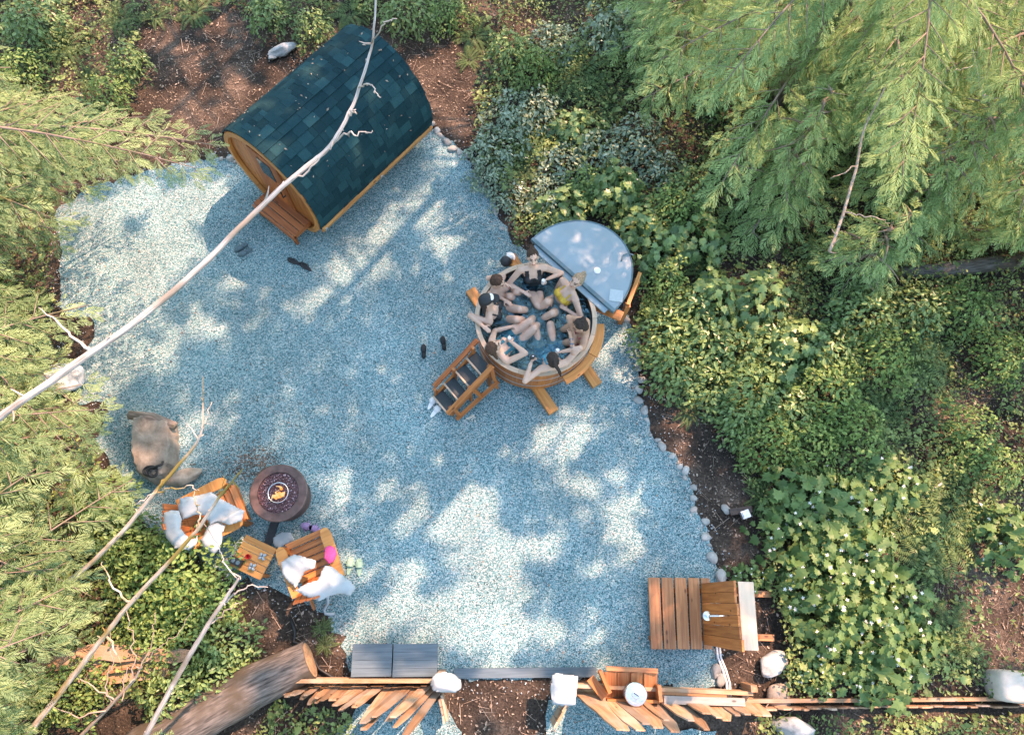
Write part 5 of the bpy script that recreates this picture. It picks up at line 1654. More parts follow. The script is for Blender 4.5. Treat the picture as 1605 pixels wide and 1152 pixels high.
def flat_rock():
    poly = [(208, 655), (222, 648), (246, 652), (262, 660), (264, 690), (262, 725), (250, 742), (232, 752), (214, 738), (206, 712), (205, 682)]
    z = .38; P = np.array([at(x, y, z)[:2] for x, y in poly]); c = P.mean(0)
    Pd = np.array(densify([tuple(p) for p in P], .06, .010))
    b = MB(); n = len(Pd); rings = []
    for k, (f, zz) in enumerate(((1.02, -.02), (1.07, .10), (1.04, .26), (1.0, .36), (.95, .385), (.6, .395), (.25, .39))):
        q = c + (Pd - c) * f; rings.append(np.c_[q + rng.normal(0, .006, q.shape), zz + (fbm(q[:, 0] * 5, q[:, 1] * 5) - .45) * .05 * (zz > .3)])
    v = np.concatenate(rings + [np.array([[c[0], c[1], .39]])])
    f = [(k * n + j, k * n + (j + 1) % n, (k + 1) * n + (j + 1) % n, (k + 1) * n + j) for k in range(6) for j in range(n)] + [(6 * n + j, 6 * n + (j + 1) % n, 7 * n) for j in range(n)]
    b.add(v, f); o = b.build('flat_rock', M['rock_brown'], smooth=False, origin=[c[0], c[1], 0]); tag(o, 'flat topped brown rock on the left of the gravel under a black strap', 'rock')
    a, e = at(203, 650, .30), at(275, 668, .30); b = MB(); b.tube([a, (a + e) / 2 + [0, .03, .02], e], [.07, .09, .06], 10, wob=.1)
    tag(b.build('driftwood', M['bark'], smooth=True, origin=(a + e) / 2), 'dark piece of wood lying along the top of the flat rock', 'driftwood')
    cc = at(236, 738, .41); b = MB()
    for k in range(3):
        pts = [cc + np.array([(.10 - .02 * k) * math.cos(t + k) + .03 * k, (.07 - .008 * k) * math.sin(t + k) - .02 * k, .012 + .01 * k]) for t in np.linspace(0, 5.2, 20)]; b.tube(pts, .017, 6)
    b.tube([cc + [.05, .03, .02], cc + [.10, .06, .05], cc + [.16, .09, .03], cc + [.17, .14, .02]], .02, 6)
    tag(b.build('strap', M['black'], smooth=True, origin=cc), 'black coiled strap lying on the flat rock', 'strap')


flat_rock()


def sand_block():
    c = at(1578, 1074, .2); root_z = float(ground_z(c[0], c[1]))
    bm = bmesh.new(); bmesh.ops.create_cube(bm, size=1); bmesh.ops.subdivide_edges(bm, edges=bm.edges[:], cuts=7, use_grid_fill=True)
    for v in bm.verts:
        p = np.array(v.co[:]) * 2; k = np.linalg.norm(p * [.9, .9, .9], ord=5); p = p / max(k, .75) * .95
        p *= 1 + .10 * (fbm(p[0] * 2 + 5, p[1] * 2 + p[2]) - .45); v.co = p * np.array([.23, .20, .22])
    me = bpy.data.meshes.new('b'); bm.to_mesh(me); bm.free(); me.materials.append(M['rock_box']); me.polygons.foreach_set('use_smooth', np.ones(len(me.polygons), bool))
    o = bpy.data.objects.new('stone_block', me); COL.objects.link(o); o.location = (c[0], c[1], root_z + .17); o.rotation_euler = (0, 0, -.1)
    tag(o, 'squared sandstone block at the right end of the low fence', 'stone block')


sand_block()


def path_light():
    c = at(1158, 802, .1); root = empty('path_light', (c[0], c[1], 0), 'little timber post with a pale light lying in the dark soil', 'path light')
    b = MB(); b.beam(at(1143, 803, .06), at(1177, 798, .06), .10, .10); b.build('post', M['cedar_dark'], root)
    b = MB(); q = at(1168, 806, .14); b.box(q, (.13, .12, .07), frame((.9, .3, 0))); b.box(q + [0, 0, .045], (.10, .09, .02), frame((.9, .3, 0))); b.build('lamp_head', M['galv'], root)


path_light()


# ------------------------------------------------------------------ logs, slabs, bare trunks
def log(pts, rad, label, mat, name='log', cat='log', end=True, n=20, wob=.03, group=None):
    P = np.array([at(x, y, z) for x, y, z in pts]); t = np.linspace(0, 1, 24); tt = np.linspace(0, 1, len(P))
    Q = np.stack([np.interp(t, tt, P[:, i]) for i in range(3)], 1); R = np.interp(t, np.linspace(0, 1, len(rad)), rad)
    c = Q.mean(0); root = empty(name, (c[0], c[1], max(0, Q[:, 2].min() - rad[0])), label, cat, group)
    b = MB(); b.tube(Q, R, n, caps=True, wob=wob); b.build('bark', M[mat], root, smooth=True)
    if end:
        for i, s in ((0, -1), (-1, 1)):
            ax = nrm(Q[i] - Q[1 if i == 0 else -2]); F = frame(ax); b = MB(); b.lathe([(R[i] * .9, .003), (R[i] * .4, .008), (.002, .010)], Q[i], 20, np.stack([F[:, 1], F[:, 2], F[:, 0]], 1)); b.build('cut_end', M['endgrain'], root)
    return root


log([(215, 1180, .27), (300, 1132, .27), (400, 1074, .27), (486, 1034, .27)], [.31, .31, .30, .27], 'thick grey brown log lying at the lower left beside the left fence', 'bark_log')
log([(1408, 427, .12), (1470, 424, .14), (1540, 416, .14), (1640, 404, .15)], [.10, .13, .14, .14], 'fallen log in the undergrowth near the right edge', 'bark_log')
log([(1432, 790, .05), (1456, 772, .12), (1478, 756, .2)], [.022, .024, .02], 'pale bare stick lying among the ferns on the right', 'bark_white', 'stick', 'stick', False, 8)
log([(1232, 1068, .03), (1200, 1108, .2)], [.012, .006], 'thin dry stick beside the boulder under the shower', 'twig', 'stick', 'stick', False, 6)
for i, (a, b_, w, lab) in enumerate((((52, 1062), (286, 1050), .24, 'split cedar slab nearest the big log in the heap on the left'), ((45, 1044), (200, 1018), .22, 'split cedar slab with a pale face at the left end of the heap'),
                                     ((120, 1022), (300, 1026), .20, 'split cedar slab uppermost in the heap on the left'), ((165, 1010), (262, 1055), .17, 'split cedar slab lying crosswise over the heap'), ((140, 1052), (255, 1030), .15, 'narrow split slab in the middle of the heap'))):
    z = .12 + .09 * (i % 3) + (.1 if i == 3 else 0); p, q = at(*a, z), at(*b_, z)
    m = MB(); k = 9; ring = []
    d = nrm(q - p); s_ = np.array([-d[1], d[0], 0])
    for j in range(k):
        c = p + (q - p) * j / (k - 1); w1, w2 = w / 2 * rnd.uniform(.75, 1.2), w / 2 * rnd.uniform(.75, 1.2)
        if j in (0, k - 1): w1 *= .5; w2 *= .6
        hz = rnd.uniform(-.01, .02); ring += [c - s_ * w1 + [0, 0, hz], c + s_ * w2 + [0, 0, hz - .01], c + s_ * w2 * .8 + [0, 0, -.06], c - s_ * w1 * .8 + [0, 0, -.06]]
    f = [(j * 4 + e, j * 4 + (e + 1) % 4, j * 4 + 4 + (e + 1) % 4, j * 4 + 4 + e) for j in range(k - 1) for e in range(4)] + [(3, 2, 1, 0), (4 * k - 4, 4 * k - 3, 4 * k - 2, 4 * k - 1)]
    L_ = np.linalg.norm(q - p); u = [(L_ * j / (k - 1) + i * 7, e_ * w, h_ * .05 + i * 3) for j in range(k) for e_, h_ in ((-.5, 0), (.5, 0), (.5, 1), (-.5, 1))]
    m.add(ring, f, u); tag(m.build('split_slab', M['slab'], origin=(p + q) / 2), lab, 'slab', 'split cedar slabs heaped on the left')
# black irrigation pipe by the big log
P = [at(x, y, .05) for x, y in ((455, 968), (462, 990), (460, 1006), (478, 1012), (490, 1030), (500, 1048), (522, 1062), (536, 1066))]
b = MB(); b.tube(P, .022, 8); tag(b.build('pipe', M['black'], smooth=True, origin=P[3]), 'black plastic pipe winding over the bare soil to the slate benches', 'pipe')


RS = {'bark_moss': .43, 'twig': .7, 'bark_white': .47}


def bare_tree(label, pts, rad, twigs, mat, name='dead_tree', twig_mat=None, sub=6, seed=1, foot=None):
    """A leafless stem through pixels (x, y, z) with given radii; twigs are polylines (x, y, z) that leave it; short dead spurs are added."""
    P = np.array([at(*p) for p in pts]); t = np.linspace(0, 1, len(P) * sub); tt = np.linspace(0, 1, len(P))
    Q = np.stack([np.interp(t, tt, P[:, i]) for i in range(3)], 1)
    k = np.array([.25, .5, .25]); Qs = Q.copy()
    for _ in range(4): Qs[1:-1] = .25 * Qs[:-2] + .5 * Qs[1:-1] + .25 * Qs[2:]
    R = np.interp(t, np.linspace(0, 1, len(rad)), rad)
    r_ = random.Random(seed); name_r = mat
    if foot is not None:
        f0 = np.array(foot, float); n = 10; ext = np.stack([f0 + (Qs[0] - f0) * i / n for i in range(n)]); Qs = np.concatenate([ext, Qs]); R = np.r_[np.linspace(R[0] * 1.25, R[0], n), R]
    root = empty(name, (Qs[0][0], Qs[0][1], max(0.0, Qs[0][2])), label, 'dead tree')
    w = np.cumsum(np.array([[r_.uniform(-1, 1) for _ in range(3)] for _ in Qs]), 0) * .004; w -= np.linspace(0, 1, len(w))[:, None] * w[-1]
    R = R * RS.get(name_r, 1) * (1 if name_r != 'bark_white' or len(pts) > 6 else 1.15)
    b = MB(); b.tube(Qs + w, R, 12, wob=.05); tb = b
    for tw in twigs:
        q = np.array([at(*p) for p in tw]); j = int(np.argmin(np.linalg.norm(Qs - q[0], axis=1))); q = np.concatenate([[Qs[j]], q[1:]])
        m = len(q) * 4; tq = np.stack([np.interp(np.linspace(0, 1, m), np.linspace(0, 1, len(q)), q[:, i]) for i in range(3)], 1); tq[1:-1] += rng.normal(0, .012, (m - 2, 3))
        r0 = min(R[j] * .55, .022); b = MB(); b.tube(tq, np.linspace(r0, .004, m), 6); b.build('branch', M[twig_mat or mat], root, smooth=True)
    b = tb
    for i in range(11):
        j = r_.randrange(len(Qs)); d = nrm([r_.uniform(-1, 1), r_.uniform(-1, 1), r_.uniform(-.2, 1)]); L = r_.choice([.015, .02, .03, .05, .11])
        b.tube([Qs[j], Qs[j] + d * (R[j] + L * .5), Qs[j] + d * (R[j] + L) + [0, 0, L * .2]], [.012, .008, .003], 5)
    b.build('trunk', M[mat], root, smooth=True)
    return root


bare_tree('long bare white trunk leaning across the gravel and over the sauna', [(-40, 690, 4.6), (0, 655, 4.7), (75, 602, 4.8), (145, 552, 4.9), (222, 497, 5.0), (300, 430, 5.1), (365, 365, 5.2), (430, 300, 5.3), (478, 262, 5.35), (512, 234, 5.4), (538, 195, 5.45), (556, 158, 5.5), (573, 105, 5.6), (585, 60, 5.7), (588, 0, 5.8), (586, -120, 6.0)],
          [.074, .072, .070, .068, .062, .056, .053, .050, .047, .043, .038, .034, .029, .024, .020, .015],
          [[(440, 294, 5.25), (470, 276, 5.35), (500, 252, 5.45), (522, 222, 5.55)], [(522, 218, 5.55), (548, 208, 5.65), (565, 211, 5.65), (584, 205, 5.7)], [(572, 118, 5.85), (580, 130, 5.85), (590, 142, 5.87), (597, 153, 5.89)], [(586, 45, 6.05), (600, 38, 6.1), (612, 33, 6.15), (622, 30, 6.15)],
           [(140, 556, 4.9), (118, 530, 4.9), (88, 500, 4.9), (60, 482, 4.9)], [(553, 163, 5.75), (556, 176, 5.8), (558, 172, 5.85)]], 'bark_white', seed=3, foot=(-9.5, 1.2, 0.0))
bare_tree('mossy dead trunk rising from the lower left corner past the split slabs', [(44, 1148, 1.2), (112, 1060, 1.7), (163, 995, 2.1), (204, 944, 2.4), (282, 859, 2.9), (316, 821, 3.1), (344, 777, 3.4), (380, 735, 3.7)], [.085, .08, .07, .06, .05, .045, .035, .012],
          [[(316, 821, 3.1), (312, 806, 3.1), (308, 790, 3.2), (305, 770, 3.2)], [(344, 777, 3.4), (350, 765, 3.4), (351, 745, 3.4)], [(163, 995, 2.1), (178, 1015, 2.1), (190, 1040, 2.0)], [(200, 948, 2.4), (175, 920, 2.5), (168, 900, 2.5), (160, 880, 2.5)]], 'bark_moss', seed=4, foot=(-6.4, -2.1, 0))
bare_tree('mossy dead trunk with pale forked top beside the flat rock', [(-5, 1010, 1.0), (70, 940, 1.5), (143, 882, 2.0), (190, 835, 2.3), (252, 760, 2.7), (300, 705, 3.0), (318, 675, 3.2), (318, 590, 3.5)], [.075, .072, .066, .06, .05, .04, .025, .008],
          [[(318, 675, 3.2), (326, 655, 3.3), (332, 630, 3.4)], [(312, 690, 3.1), (295, 665, 3.2), (278, 650, 3.2)], [(260, 752, 2.7), (240, 772, 2.7), (215, 790, 2.7)], [(240, 775, 2.7), (270, 765, 2.8), (300, 762, 2.9), (312, 768, 2.9)]], 'bark_moss', seed=5, foot=(-7.6, -1.2, 0))
bare_tree('grey dead trunk slanting over the big log', [(228, 1152, 1.6), (289, 1039, 2.2), (327, 978, 2.6), (352, 938, 2.8), (376, 904, 3.0)], [.06, .055, .045, .038, .022],
          [[(330, 975, 2.6), (350, 945, 2.7), (372, 928, 2.8), (392, 918, 2.8), (420, 920, 2.8)], [(320, 988, 2.6), (345, 965, 2.6), (375, 945, 2.6)], [(364, 906, 3.0), (352, 880, 3.0), (344, 859, 3.0), (320, 821, 3.0)]], 'bark_white', seed=6, foot=(-4.9, -2.0, 0))
bare_tree('thin dead twiggy tree over the split slabs on the left', [(128, 1152, 1.0), (180, 1098, 1.5), (215, 1060, 1.8), (222, 1040, 1.9)], [.035, .03, .022, .01],
          [[(180, 1098, 1.5), (150, 1080, 1.6), (128, 1062, 1.6), (110, 1055, 1.6)], [(205, 1072, 1.7), (212, 1030, 1.9), (205, 990, 2.0), (196, 950, 2.0)], [(215, 1060, 1.8), (240, 1000, 2.0), (243, 960, 2.1)], [(190, 1085, 1.6), (200, 1045, 1.7)],
           [(170, 1105, 1.5), (165, 1075, 1.6), (175, 1040, 1.7), (173, 985, 1.8)], [(222, 1040, 1.9), (255, 1010, 1.9), (282, 990, 1.9), (300, 960, 2.0)], [(160, 1118, 1.4), (120, 1125, 1.4), (80, 1100, 1.5)]], 'twig', seed=7, foot=(-6.0, -2.2, 0))
for i, (pts, lab) in enumerate(([[(1300, 395, 2.4), (1325, 330, 2.6), (1342, 265, 2.8), (1352, 205, 3.0), (1390, 132, 3.4)], 'thin curving dead stem among the cedar boughs at upper right'], [[(1558, 175, 2.6), (1540, 150, 2.8), (1528, 100, 3.0), (1520, 48, 3.2)], 'pale dead snag near the upper right corner'])):
    bare_tree(lab, pts, [.03, .03, .028, .02, .012], [[pts[1], (pts[1][0] + 45, pts[1][1] + 12, pts[1][2]), (pts[1][0] + 70, pts[1][1] + 20, pts[1][2])], [pts[2], (pts[2][0] - 40, pts[2][1] + 15, pts[2][2])]], 'twig' if i == 0 else 'bark_white', seed=8 + i)


# ------------------------------------------------------------------ foliage templates
def leaf4(L, W, fold=.12, droop=.12):
    return np.array([(0, 0, 0), (.42 * L, W / 2, fold * W), (L, 0, -droop * L), (.42 * L, -W / 2, fold * W)])


def join(parts):
    V, Fc, n = [], [], 0
    for v, f in parts:
        V.append(v); Fc += [tuple(i + n for i in q) for q in f]; n += len(v)
    return T_(np.concatenate(V), Fc)


def rotz(v, a):
    c, s = math.cos(a), math.sin(a); return v @ np.array([[c, s, 0], [-s, c, 0], [0, 0, 1]])


def cedar_spray(seed, n=9, droop=.22):
    """Flat lacy cedar spray, 1 long along +X."""
    r = random.Random(seed); P = []
    bend = r.uniform(-.15, .15)
    def put(v):
        x = v[:, 0].copy(); v = v.copy(); v[:, 2] -= droop * x * x + .35 * v[:, 1] ** 2; v[:, 1] += bend * x * x; return v
    P.append((put(np.array([(0, .012, 0), (0, -.012, 0), (1, -.004, 0), (1, .004, 0)])), [(0, 1, 2, 3)]))
    for i in range(n):
        t = .04 + .93 * i / n
        for s in (-1, 1):
            tt = t + (.05 if s > 0 else 0) + r.uniform(-.02, .02)
            l = (.46 * (1 - tt) ** .75 * min(1, .5 + 2.2 * tt) + .05) * r.uniform(.7, 1.2); a = s * math.radians(r.uniform(34, 50))
            P.append((put(rotz(leaf4(l, .062 * r.uniform(.8, 1.2), .1, .05), a) + np.array([tt, 0, 0])), [(0, 1, 2, 3)]))
    return join(P)


def coarse_spray(seed):
    r = random.Random(seed); P = []
    for i in range(16):
        t = i / 16; s = 1 if i % 2 else -1; l = .42 * (1 - t) ** .7 + .08
        q = rotz(leaf4(l, l * .34, .15, .15), s * math.radians(r.uniform(30, 58))) + np.array([t, 0, -.25 * t * t]); P.append((q, [(0, 1, 2, 3)]))
    return join(P)


def fern_frond(n=20):
    P = []
    for i in range(n):
        t = .10 + .88 * i / n; l = .155 * math.sin(PI * min(1, .18 + t * .80)) ** .8 * (1.15 - .5 * t)
        for s in (-1, 1):
            q = rotz(leaf4(l, .036, .1, .1), s * math.radians(72 - 20 * t)); q[:, 0] += t
            P.append((q, [(0, 1, 2, 3)]))
    P.append((np.array([(0, .005, 0), (0, -.005, 0), (.98, -.002, 0), (.98, .002, 0)]), [(0, 1, 2, 3)]))
    return P


def maple_leaf():
    A = [(-.08, 0, 0), (.02, -.20), (-.12, -.34), (.12, -.36), (.26, -.52), (.36, -.34), (.58, -.40), (.60, -.20), (.78, -.10), (1.0, 0)]
    pts = [(a[0], a[1]) for a in A] + [(x, -y) for x, y in [(a[0], a[1]) for a in A][-2:0:-1]]
    c = (.30, 0); v = np.array([(c[0], c[1], 0)] + [(x, y, .16 * abs(y) - .18 * x * x) for x, y in pts]); n = len(pts)
    return T_(v, [(0, 1 + i, 1 + (i + 1) % n) for i in range(n)])


def oval_leaf():
    pts = [(0, 0), (.25, -.22), (.55, -.26), (.82, -.14), (1, 0), (.82, .14), (.55, .26), (.25, .22)]
    v = np.array([(x, y, .25 * abs(y) - .15 * x * x) for x, y in pts]); return T_(v, [(0, 1, 2, 3, 4), (0, 4, 5, 6, 7)])


SPR = [cedar_spray(i) for i in range(6)]
SPRC = [coarse_spray(i) for i in range(4)]
MAPLE, OVAL = maple_leaf(), oval_leaf()
DIA = T_(leaf4(1, .5, .12, .15), [(0, 1, 2, 3)])

# ------------------------------------------------------------------ where the sun gets through (photograph pixels: x, y, rx, ry, angle)
SUNPATCH = [(225, 330, 110, 62, 0), (165, 420, 70, 95, 0), (245, 400, 80, 50, 0), (150, 500, 55, 55, 0), (225, 480, 70, 45, -35), (330, 318, 40, 20, -20), (300, 525, 38, 20, -20), (250, 560, 40, 18, -30),
            (355, 440, 26, 14, -30), (430, 505, 12, 7, 0), (610, 372, 105, 34, -42), (660, 330, 62, 34, -42), (690, 260, 40, 22, -42), (655, 232, 55, 9, -42), (525, 455, 48, 32, -20), (480, 500, 28, 20, 0), (690, 385, 22, 24, 0),
            (695, 835, 72, 62, 0), (765, 885, 70, 48, 10), (735, 785, 45, 22, 0), (870, 700, 62, 30, -28), (690, 722, 20, 10, -30), (815, 715, 25, 14, -20), (620, 775, 42, 20, -15), (605, 962, 58, 32, 0), (850, 1000, 60, 42, 0),
            (720, 975, 95, 52, 0), (570, 1000, 34, 22, 0), (965, 825, 50, 55, 0), (905, 765, 50, 26, 0), (1000, 885, 34, 20, 0), (880, 850, 30, 30, 0), (790, 945, 60, 34, 0), (640, 900, 40, 24, 0), (560, 890, 26, 14, 0), (930, 900, 30, 24, 0),
            (340, 680, 48, 24, 0), (300, 705, 36, 18, 0), (985, 545, 40, 60, 0), (940, 545, 22, 46, 0), (905, 385, 62, 36, 20), (965, 455, 26, 26, 0), (940, 440, 30, 15, -30), (860, 365, 40, 20, 0), (1105, 1055, 28, 12, 0), (1060, 1040, 26, 14, -25), (1020, 985, 20, 14, 0),
            (645, 775, 20, 12, 0), (520, 760, 18, 24, 0), (540, 820, 20, 12, 0),
            (600, 1090, 70, 25, 0), (690, 1110, 40, 30, 0), (800, 1078, 40, 16, 0), (840, 1090, 22, 14, 0), (430, 1050, 60, 14, -25), (330, 1090, 60, 14, -25),
            (255, 70, 40, 60, 0), (330, 130, 36, 60, 30), (225, 190, 40, 50, 0), (140, 90, 50, 60, 0), (300, 30, 50, 24, 0), (400, 70, 24, 14, 0), (470, 120, 30, 10, -40), (690, 170, 26, 22, 0), (720, 130, 20, 14, 0),
            (505, 165, 46, 18, -40), (460, 165, 26, 9, -40), (545, 130, 20, 12, -40), (430, 205, 14, 8, 0), (600, 130, 26, 40, -20), (640, 190, 16, 26, 0), (540, 190, 14, 10, 0),
            (1560, 950, 75, 95, 10), (1590, 500, 40, 60, 0), (1470, 250, 90, 60, 20), (1250, 260, 60, 40, 0), (1330, 170, 60, 46, 0), (1120, 330, 46, 70, 30), (1070, 190, 30, 30, 0), (1180, 120, 50, 30, 0), (1040, 430, 30, 40, 0), (1180, 500, 50, 50, 0), (1150, 680, 50, 36, 0),
            (830, 60, 50, 30, 0), (960, 60, 50, 40, 0), (830, 210, 40, 40, 0), (930, 300, 40, 30, 0), (1240, 790, 34, 26, 0), (1290, 900, 34, 40, 0), (1340, 980, 40, 30, 0), (1560, 1130, 60, 24, 0), (1400, 340, 50, 30, 0), (1530, 60, 60, 50, 0), (1080, 560, 40, 30, 0), (1330, 560, 50, 50, 0)]


def sun_prob(P):
    r = np.zeros(len(P)); w_ = (fbm(P[:, 0] / 30, P[:, 1] / 30 + 7, 3) - .45) * 2.1
    for x, y, a, b, ang in SUNPATCH:
        c, s = math.cos(math.radians(ang)), math.sin(math.radians(ang)); dx, dy = P[:, 0] - x, P[:, 1] - y
        e = np.sqrt(((dx * c + dy * s) / a) ** 2 + ((-dx * s + dy * c) / b) ** 2); r = np.maximum(r, np.clip((1.20 - e + w_) / .36, 0, 1))
    return r


# ------------------------------------------------------------------ conifers
# (x, y, height, crown radius, lowest bough, label)
OKR = [(955, -200), (1900, -200), (1900, 395), (1590, 400), (1480, 430), (1400, 455), (1290, 500), (1190, 470), (1150, 400), (1105, 330), (1060, 240), (985, 150), (965, 90)]
ROCK_WIN = [(50, 575), (130, 555), (140, 610), (70, 640)]
LOG_WIN = [(1395, 452), (1470, 448), (1640, 430), (1640, 380), (1540, 392), (1400, 405)]
TRUNK_WIN = [(1210, 180), (1238, 180), (1262, 130), (1285, 75), (1258, 62), (1226, 115)]
OKL = [(-400, 90), (120, 110), (200, 185), (330, 165), (358, 215), (345, 250), (322, 275), (285, 335), (245, 320), (190, 270), (120, 350), (112, 420), (150, 470), (140, 545), (205, 600), (205, 640), (185, 690), (230, 770), (262, 820),
       (205, 860), (160, 880), (140, 960), (120, 1010), (45, 1030), (60, 1152), (-400, 1300)]
TREES = [
    (5.65, 9.05, 23, 3.6, 1.1, 'R', 'western red cedar whose trunk shows between boughs above the hot tub cover'),
    (8.9, 8.3, 22, 3.8, 1.0, 'R', 'cedar right of the one with the visible trunk, wide drooping green boughs'),
    (9.6, 12.6, 24, 3.8, 1.2, 'R', 'cedar in the upper right corner behind the pale dead snag'),
    (4.4, 13.2, 25, 3.8, 1.2, 'R', 'cedar at the top edge with boughs reaching down over the glossy shrubs'),
    (11.6, 6.6, 22, 3.6, 0.9, 'R', 'cedar at the right edge spreading over the fallen log'),
    (-8.2, 5.4, 17, 4.6, 2.2, 'L', 'cedar at the left edge whose long bough reaches the sauna corner'),
    (-7.9, 1.7, 16, 4.2, 1.6, 'L', 'cedar at the left edge behind the white bare trunk'),
    (-7.2, -1.5, 15, 3.9, 1.2, 'L', 'pale sunlit cedar in the lower left corner'),
    (7.3, 6.7, 3.6, 1.7, .35, 'Y', 'young cedar in front of the two big cedars, right of the curving dead stem'),
    (4.9, 6.9, 3.0, 1.3, .3, 'Y', 'young cedar half way between the tub cover and the visible trunk'),
    (9.3, 5.6, 3.2, 1.6, .3, 'Y', 'young cedar leaning over the fallen log'),
    (3.3, 9.9, 3.6, 1.5, .3, 'Y', 'young cedar at the top beside the largest fern'),
    (7.0, 9.0, 4.2, 1.8, .4, 'Y', 'young cedar right behind the visible trunk'),
    (6.2, 5.4, 2.2, 1.1, .25, 'Y', 'small young cedar among the lobed shrubs'),
    (-1.5, 15.6, 25, 4.0, 7.0, 'N', 'tall cedar beyond the top edge that shades the sauna'),
    (1.5, 17.4, 26, 4.0, 7.0, 'N', 'tall cedar beyond the top edge that shades the gravel'),
    (8.4, 17.5, 26, 4.0, 7.0, 'N', 'tall cedar far beyond the top right corner'),
    (13.6, 11.4, 25, 4.2, 7.0, 'N', 'tall cedar beyond the right edge that shades the hot tub'),
    (13.2, 3.2, 22, 4.0, 6.0, 'N', 'tall cedar beyond the right edge that shades the shower'),
    (-6.6, 15.0, 22, 3.6, 7.0, 'N', 'tall cedar beyond the top left corner'),
]


def crown_r(T, z):
    x, y, h, r, z0 = T[:5]
    if T[5] == 'Y': return r * np.clip(1.0 - z / h, .06, 1)
    return r * np.clip(1.05 - (z / h) ** 1.6, .12, 1)


def shade_points():
    """Where boughs have to hang so that the shade on the ground falls as it does: one point per shaded patch of ground, up the sun's ray, inside some crown and out of the frame."""
    g = .24
    gx, gy = np.meshgrid(np.arange(-10.5, 10.5, g), np.arange(-3.2, 13, g), indexing='ij')
    G = np.stack([gx.ravel(), gy.ravel()], 1) + rng.uniform(-g * .4, g * .4, (gx.size, 2))
    px = pix(np.c_[G, np.zeros(len(G))])
    lit = sun_prob(px)
    gravel = in_poly(px, GRAVEL_PX)
    wild = fbm(G[:, 0] * .9 + 4, G[:, 1] * .9, 4)
    boughs = in_poly(px, [(940, -400), (2100, -400), (2100, 560), (1500, 540), (1250, 560), (1080, 470), (1000, 300)])
    boughs |= (px[:, 0] < 210) & (px[:, 1] > 280)
    wild = np.where(boughs, 1.0, wild)
    lit = np.where(gravel, lit, np.maximum(lit * .95, np.clip((wild - WILD_LIT) * 9, 0, .97)))
    lit = np.where((px[:, 0] > 215) & (px[:, 0] < 440) & (px[:, 1] > 770) & (px[:, 1] < 950), 0, lit)
    keep = rng.uniform(0, 1, len(G)) > lit
    G = G[keep]
    out = [[] for _ in TREES]; sx, sy = SUNV[0] / SUNV[2], SUNV[1] / SUNV[2]
    for q in G:
        for _ in range(160):
            z = rnd.uniform(5.5, 24); p = (q[0] + sx * z, q[1] + sy * z); k = rnd.randrange(len(TREES)); T = TREES[k]
            if T[5] in 'LY' or z > T[2] - .5 or z < T[4]: continue
            if math.hypot(p[0] - T[0], p[1] - T[1]) > crown_r(T, z): continue
            if z < CAM_H + .3:
                u = pix([[p[0], p[1], z]])[0]
                if -120 < u[0] < 1725 and -120 < u[1] < 1270: continue
            out[k].append((p[0], p[1], z)); break
    return out


WILD_LIT = .365
SHADE = shade_points()


EXTRA = {5: [(3.5, (340, 212), 2.5), (3.1, (265, 300), 2.2), (3.9, (300, 235), 3.0), (2.7, (190, 240), 2.0)], 6: [(3.0, (215, 640), 2.2), (2.6, (190, 700), 1.9)], 7: [(3.0, (150, 880), 2.4), (2.4, (130, 960), 1.8)]}


